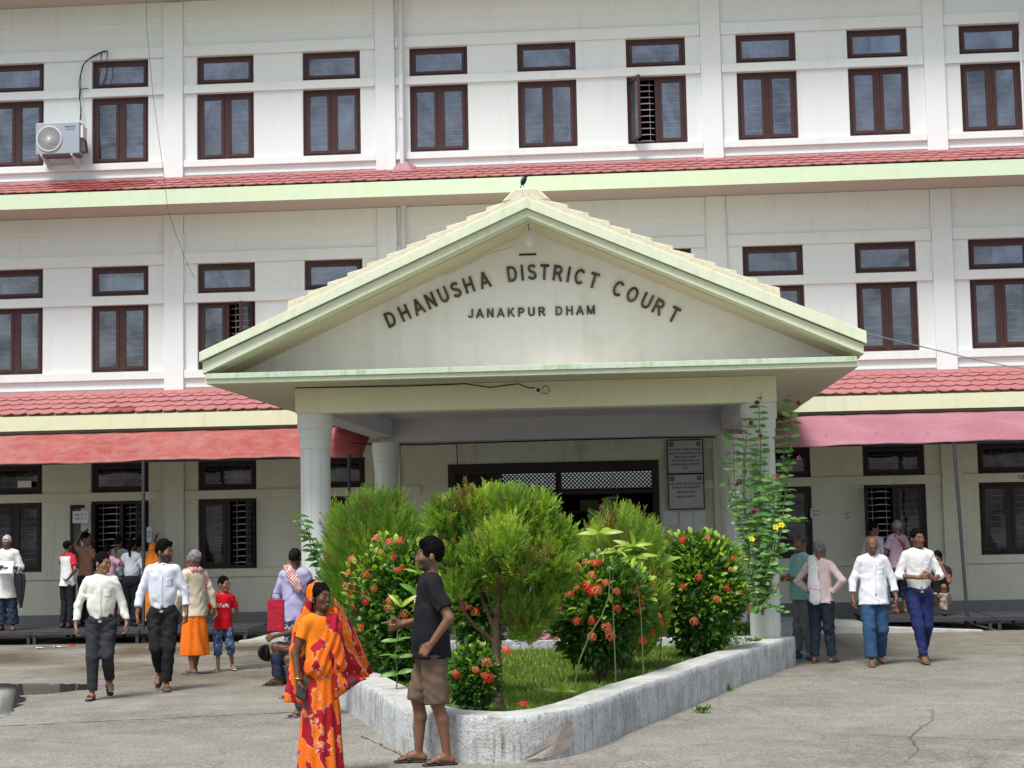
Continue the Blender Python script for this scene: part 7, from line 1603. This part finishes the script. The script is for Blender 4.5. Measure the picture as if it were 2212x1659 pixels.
# leafy climber on the left column
Y = -10.6; base = np.array(at(735, 1440, Y)); base[2] = gz(Y)+.2; o = empty('climbing_plant', tuple(base), 'leafy climbing plant leaning against the left front column', 'climber')
def z8(x, y): return ((720+x/3.95)*k8, (1340+y/3.95)*k8)
stems = [[(740, 1440), z8(430, 500), z8(330, 250), z8(260, 80), (652, 1125), (632, 1106)], [(745, 1440), z8(480, 600), z8(460, 380), z8(360, 150), z8(330, 40)], [(750, 1440), z8(540, 900), z8(500, 640), z8(430, 420)], [(738, 1440), z8(400, 420), z8(230, 150), z8(215, 30), (668, 1140)]]
sm = MB(); cnt = 0
for si, st_ in enumerate(stems):
    pts = [np.array(at(x, y, Y+.06*math.sin(si*2+i)))-base for i, (x, y) in enumerate(st_)]; cr = [np.array(p) for p in pts]; sm.tube([tuple(p) for p in pts], list(np.linspace(.012, .004, len(pts))), 6)
    for a, b in zip(cr[:-1], cr[1:]):
        n = max(2, int(np.linalg.norm(b-a)/.055))
        for k in range(n):
            p = a+(b-a)*k/n
            for q in range(3): an = rng.random()*6.28; put_leaf(o, 'dk', tuple(p), (math.cos(an), math.sin(an)-.3, -.15+.5*rng.random()), cnt, .85+.35*rng.random()); cnt += 1
sm.build('stem', MT['stem'], o, smooth=True)
# flowering climber on the right column
Y = -9.45; base = np.array(at(1640, 1372, Y)); base[2] = gz(Y)+.3; V0 = base; o = empty('climbing_vine', tuple(base), 'tall flowering vine with paired leaves and pink trumpet flowers climbing the right front column', 'climber')
def zv(x, y): return ((1780+x/2.593)*k8, (960+y/2.593)*k8)
S_ = [[(330, 1500), (240, 1200), (200, 950), (160, 800), (145, 600), (140, 400), (125, 230)], [(300, 1450), (250, 1250), (205, 720), (215, 500), (230, 280), (205, 190)], [(330, 1500), (340, 1300), (320, 1000), (310, 700), (315, 400), (305, 150), (322, 50)], [(340, 1420), (380, 1220), (430, 900), (455, 650), (470, 400), (470, 200)], [(360, 1350), (440, 1000), (490, 600), (515, 300), (500, 70)], [(280, 1330), (230, 1000), (120, 700), (90, 520), (60, 480)], [(340, 1380), (300, 1150), (270, 800), (290, 550), (290, 380)], [(300, 1000), (380, 950), (470, 900), (560, 875), (628, 890)], [(330, 1300), (390, 1100), (400, 800), (392, 580)], [(300, 1480), (310, 1250), (360, 1050), (350, 850), (335, 560)], [(320, 1400), (350, 1180), (300, 980), (255, 860), (250, 700)], [(330, 1300), (280, 1120), (215, 1000), (190, 880)], [(350, 1250), (400, 1000), (370, 800), (360, 640)], [(320, 1350), (370, 1130), (330, 900), (300, 760)]]
sm = MB(); cnt = 0
for si, st_ in enumerate(S_):
    pts = [np.array(at(*zv(x, y), Y-.05*math.sin(si*1.7+i*.6)))-base for i, (x, y) in enumerate(st_)]; sm.tube([tuple(p) for p in pts], list(np.linspace(.010 if si != 7 else .006, .003, len(pts))), 5)
    L_ = 0
    for a, b in zip(pts[:-1], pts[1:]):
        ln = np.linalg.norm(b-a); n = max(1, int(ln/.078))
        for k in range(n):
            p = a+(b-a)*k/n
            if p[2] < .35: continue
            an = rng.normal(0, .5)+(0 if cnt % 2 else .8)
            for s2 in (1, -1): put_leaf(o, 'vine', tuple(p), (s2*math.cos(an), s2*math.sin(an)*.6-.15, .12+.2*rng.random()), cnt, 1.0+.45*rng.random())
            cnt += 1
for st_ in ([(310, 1480), (340, 1420), (420, 1330), (490, 1250)], [(400, 1350), (385, 1290), (380, 1260)], [(425, 1320), (432, 1290)], [(230, 1500), (235, 1380), (250, 1320)]): sm.tube([tuple(np.array(at(*zv(*q), Y-.12))-base) for q in st_], [.013, .012, .008, .004][:len(st_)], 6)
for q in ((410, 1380), (440, 1470), (460, 1480), (425, 1450), (475, 1050), (490, 1070), (470, 1200)): rosette(o, tuple(np.array(at(*zv(*q), Y-.15))-base), 'vine', 4, .9, .2, q[0])
sm.build('stem', MT['stem'], o, smooth=True)
def trumpet(c1, c2, L=.06, R=.034):
    V = []; F = []; C = []; n = 10
    for j, (r_, z) in enumerate([(.005, 0), (.009, L*.4), (.017, L*.75), (R, L), (R*.8, L*1.02), (.008, L*.7)]):
        for k in range(n): a = 2*PI*k/n; rr = r_*(1+.22*math.cos(5*a) if j in (3, 4) else 1); V.append((rr*math.cos(a), rr*math.sin(a), z)); C.append(np.array(c1)*(1-j/5)+np.array(c2)*(j/5))
    for j in range(5):
        for k in range(n): a = j*n+k; b = j*n+(k+1) % n; F.append([a, b, b+n, a+n])
    o_ = mesh_np('trumpet_flower', V, np.array(F), MT['petal'], None, col=np.array(C), smooth=True); me = o_.data; bpy.data.objects.remove(o_); return me
TP = trumpet((.50, .16, .25), (.20, .02, .06)); TY = trumpet((.70, .55, .03), (.75, .62, .04), .06, .042)
for x, y in ((300, 135), (265, 262), (125, 325), (158, 325), (325, 355), (140, 640), (280, 835), (262, 820), (580, 490), (548, 138), (418, 612)):
    f = link('trumpet_flower', TP, o); f.location = tuple(np.array(at(*zv(x, y), Y-.16))-base); f.rotation_euler = Vector((rng.normal(0, .6), -.8, rng.normal(.1, .5))).to_track_quat('Z', 'Y').to_euler()
for x, y in ((250, 1020), (412, 945), (450, 930)):
    f = link('yellow_flower', TY, o); f.location = tuple(np.array(at(*zv(x, y), Y-.16))-base); f.rotation_euler = Vector((rng.normal(0, .3), -.8, .5)).to_track_quat('Z', 'Y').to_euler()
# low fern like plant at the foot of the right column and weeds along the wall
def tuft(px, py, h, n, lab, name='weed_tuft', cat='weed', sp=.10, onwall=0, big=.06):
    g_ = gnd(px, py, onwall); o = None; P = np.zeros((n, 3))+np.array([0, 0, 0.0]); P[:, :2] = rng.normal(0, sp*.35, (n, 2)); P[:, 2] = rng.random(n)*h*.6
    D = np.stack([rng.normal(0, .7, n), rng.normal(0, .7, n), .4+rng.random(n)], 1); C = np.array((.07, .16, .03))*(.6+rng.random((n, 1))*1.1)
    V, F, CC = leaf_cloud(P, D, rng.uniform(big*.6, big, n), rng.uniform(.006, .012, n), C); o = mesh_np(name, V, F, MT['leaf'], None, (g_[0], g_[1], g_[2]), col=CC); tag(o, lab, cat, 'weeds and low plants along the planter', kind='stuff'); return o
tuft(1608, 1385, .32, 900, 'low feathery plant inside the bed at the foot of the right column', 'low_plant', 'plant', .34, .25, .10)
tuft(1545, 1395, .25, 700, 'leafy low plant inside the bed right of the tall dark shrub', 'low_plant', 'plant', .40, .25, .09)
for (x, y, l) in ((1570, 1492, 'small weed at the foot of the planter wall, middle of three on the right'), (1517, 1540, 'ivy like weed at the foot of the planter wall, nearest to the nose'), (1662, 1450, 'small weed at the foot of the planter wall near the column')): tuft(x, y, .06, 60, l)
# fallen petals on the ground
pm_ = []
P = []
for (x, y) in ((1035, 1905-250), (968, 1600), (735, 1500), (820, 1560), (1480, 1610), (1300, 1630), (745, 1545), (1690, 1590), (1710, 1560), (1500, 1620), (1880, 1400), (880, 1625), (845, 1600), (1755, 1520), (1800, 1500), (1660, 1600), (1400, 1650)):
    for k in range(3): g_ = gnd(x+rng.normal(0, 18), y+rng.normal(0, 5), .006); P.append(g_)
V = []; F = []; C = []
for g_ in P:
    b = len(V); a = rng.random()*6; V += [(g_[0]+.012*math.cos(a+k*PI/2), g_[1]+.012*math.sin(a+k*PI/2), g_[2]+.003*(k % 2)) for k in range(4)]; F.append([b, b+1, b+2, b+3]); C += [(.5, .06, .04)]*4
tag(mesh_np('fallen_petals', V, np.array(F), MT['petal'], None, col=np.array(C)), 'scattered red petals on the ground around the planter', 'petals', kind='stuff')
# ---------------- white car standing under the portico behind the planter
CARX = -.35; o = empty('parked_car', (CARX, -6.1, gz(-6)), 'white car parked sideways under the portico, glimpsed through the shrubs', 'car')
pr = [(-1.75, .35), (-1.72, .72), (-1.55, .88), (-.95, .95), (-.45, 1.38), (-.2, 1.45), (.75, 1.46), (1.2, 1.40), (1.62, .98), (1.74, .90), (1.78, .40), (1.5, .28), (-1.5, .28)]
MB().prism(pr, -.78, .78).build('body', MT['white'], o, bev=.05, smooth=True)
MT['carglass'] = mat('dark_car_glass', (.02, .022, .025), .08, .6)
for x in (((-.75, .98), (-.38, 1.34), (.12, 1.36), (.12, .98)), ((.19, .98), (.19, 1.36), (.80, 1.36), (1.28, .98))):
    for y in (-.79, .782): MB().prism(list(x), y, y+.008).build('side_window', MT['carglass'], o)
for x in (-1.12, 1.10):
    for y in (-.80, .64):
        w_ = MB(); w_.tube([(x, y, .30), (x, y+.16, .30)], .30, 24); q = w_.build('wheel', MT['black'], o, smooth=True); MB().tube([(x, y-.006 if y < 0 else y+.166, .30), (x, y+.004 if y < 0 else y+.158, .30)], .18, 16).build('rim', MT['grille'], q, smooth=True)
MB().box(-1.77, -1.70, -.6, -.35, .62, .74).build('headlight', MT['grille'], o, bev=.02); MB().box(-1.77, -1.70, .35, .6, .62, .74).build('headlight', MT['grille'], o, bev=.02); MB().box(-.2, .0, -.80, -.785, .86, .885).build('door_handle', MT['grille'], o)
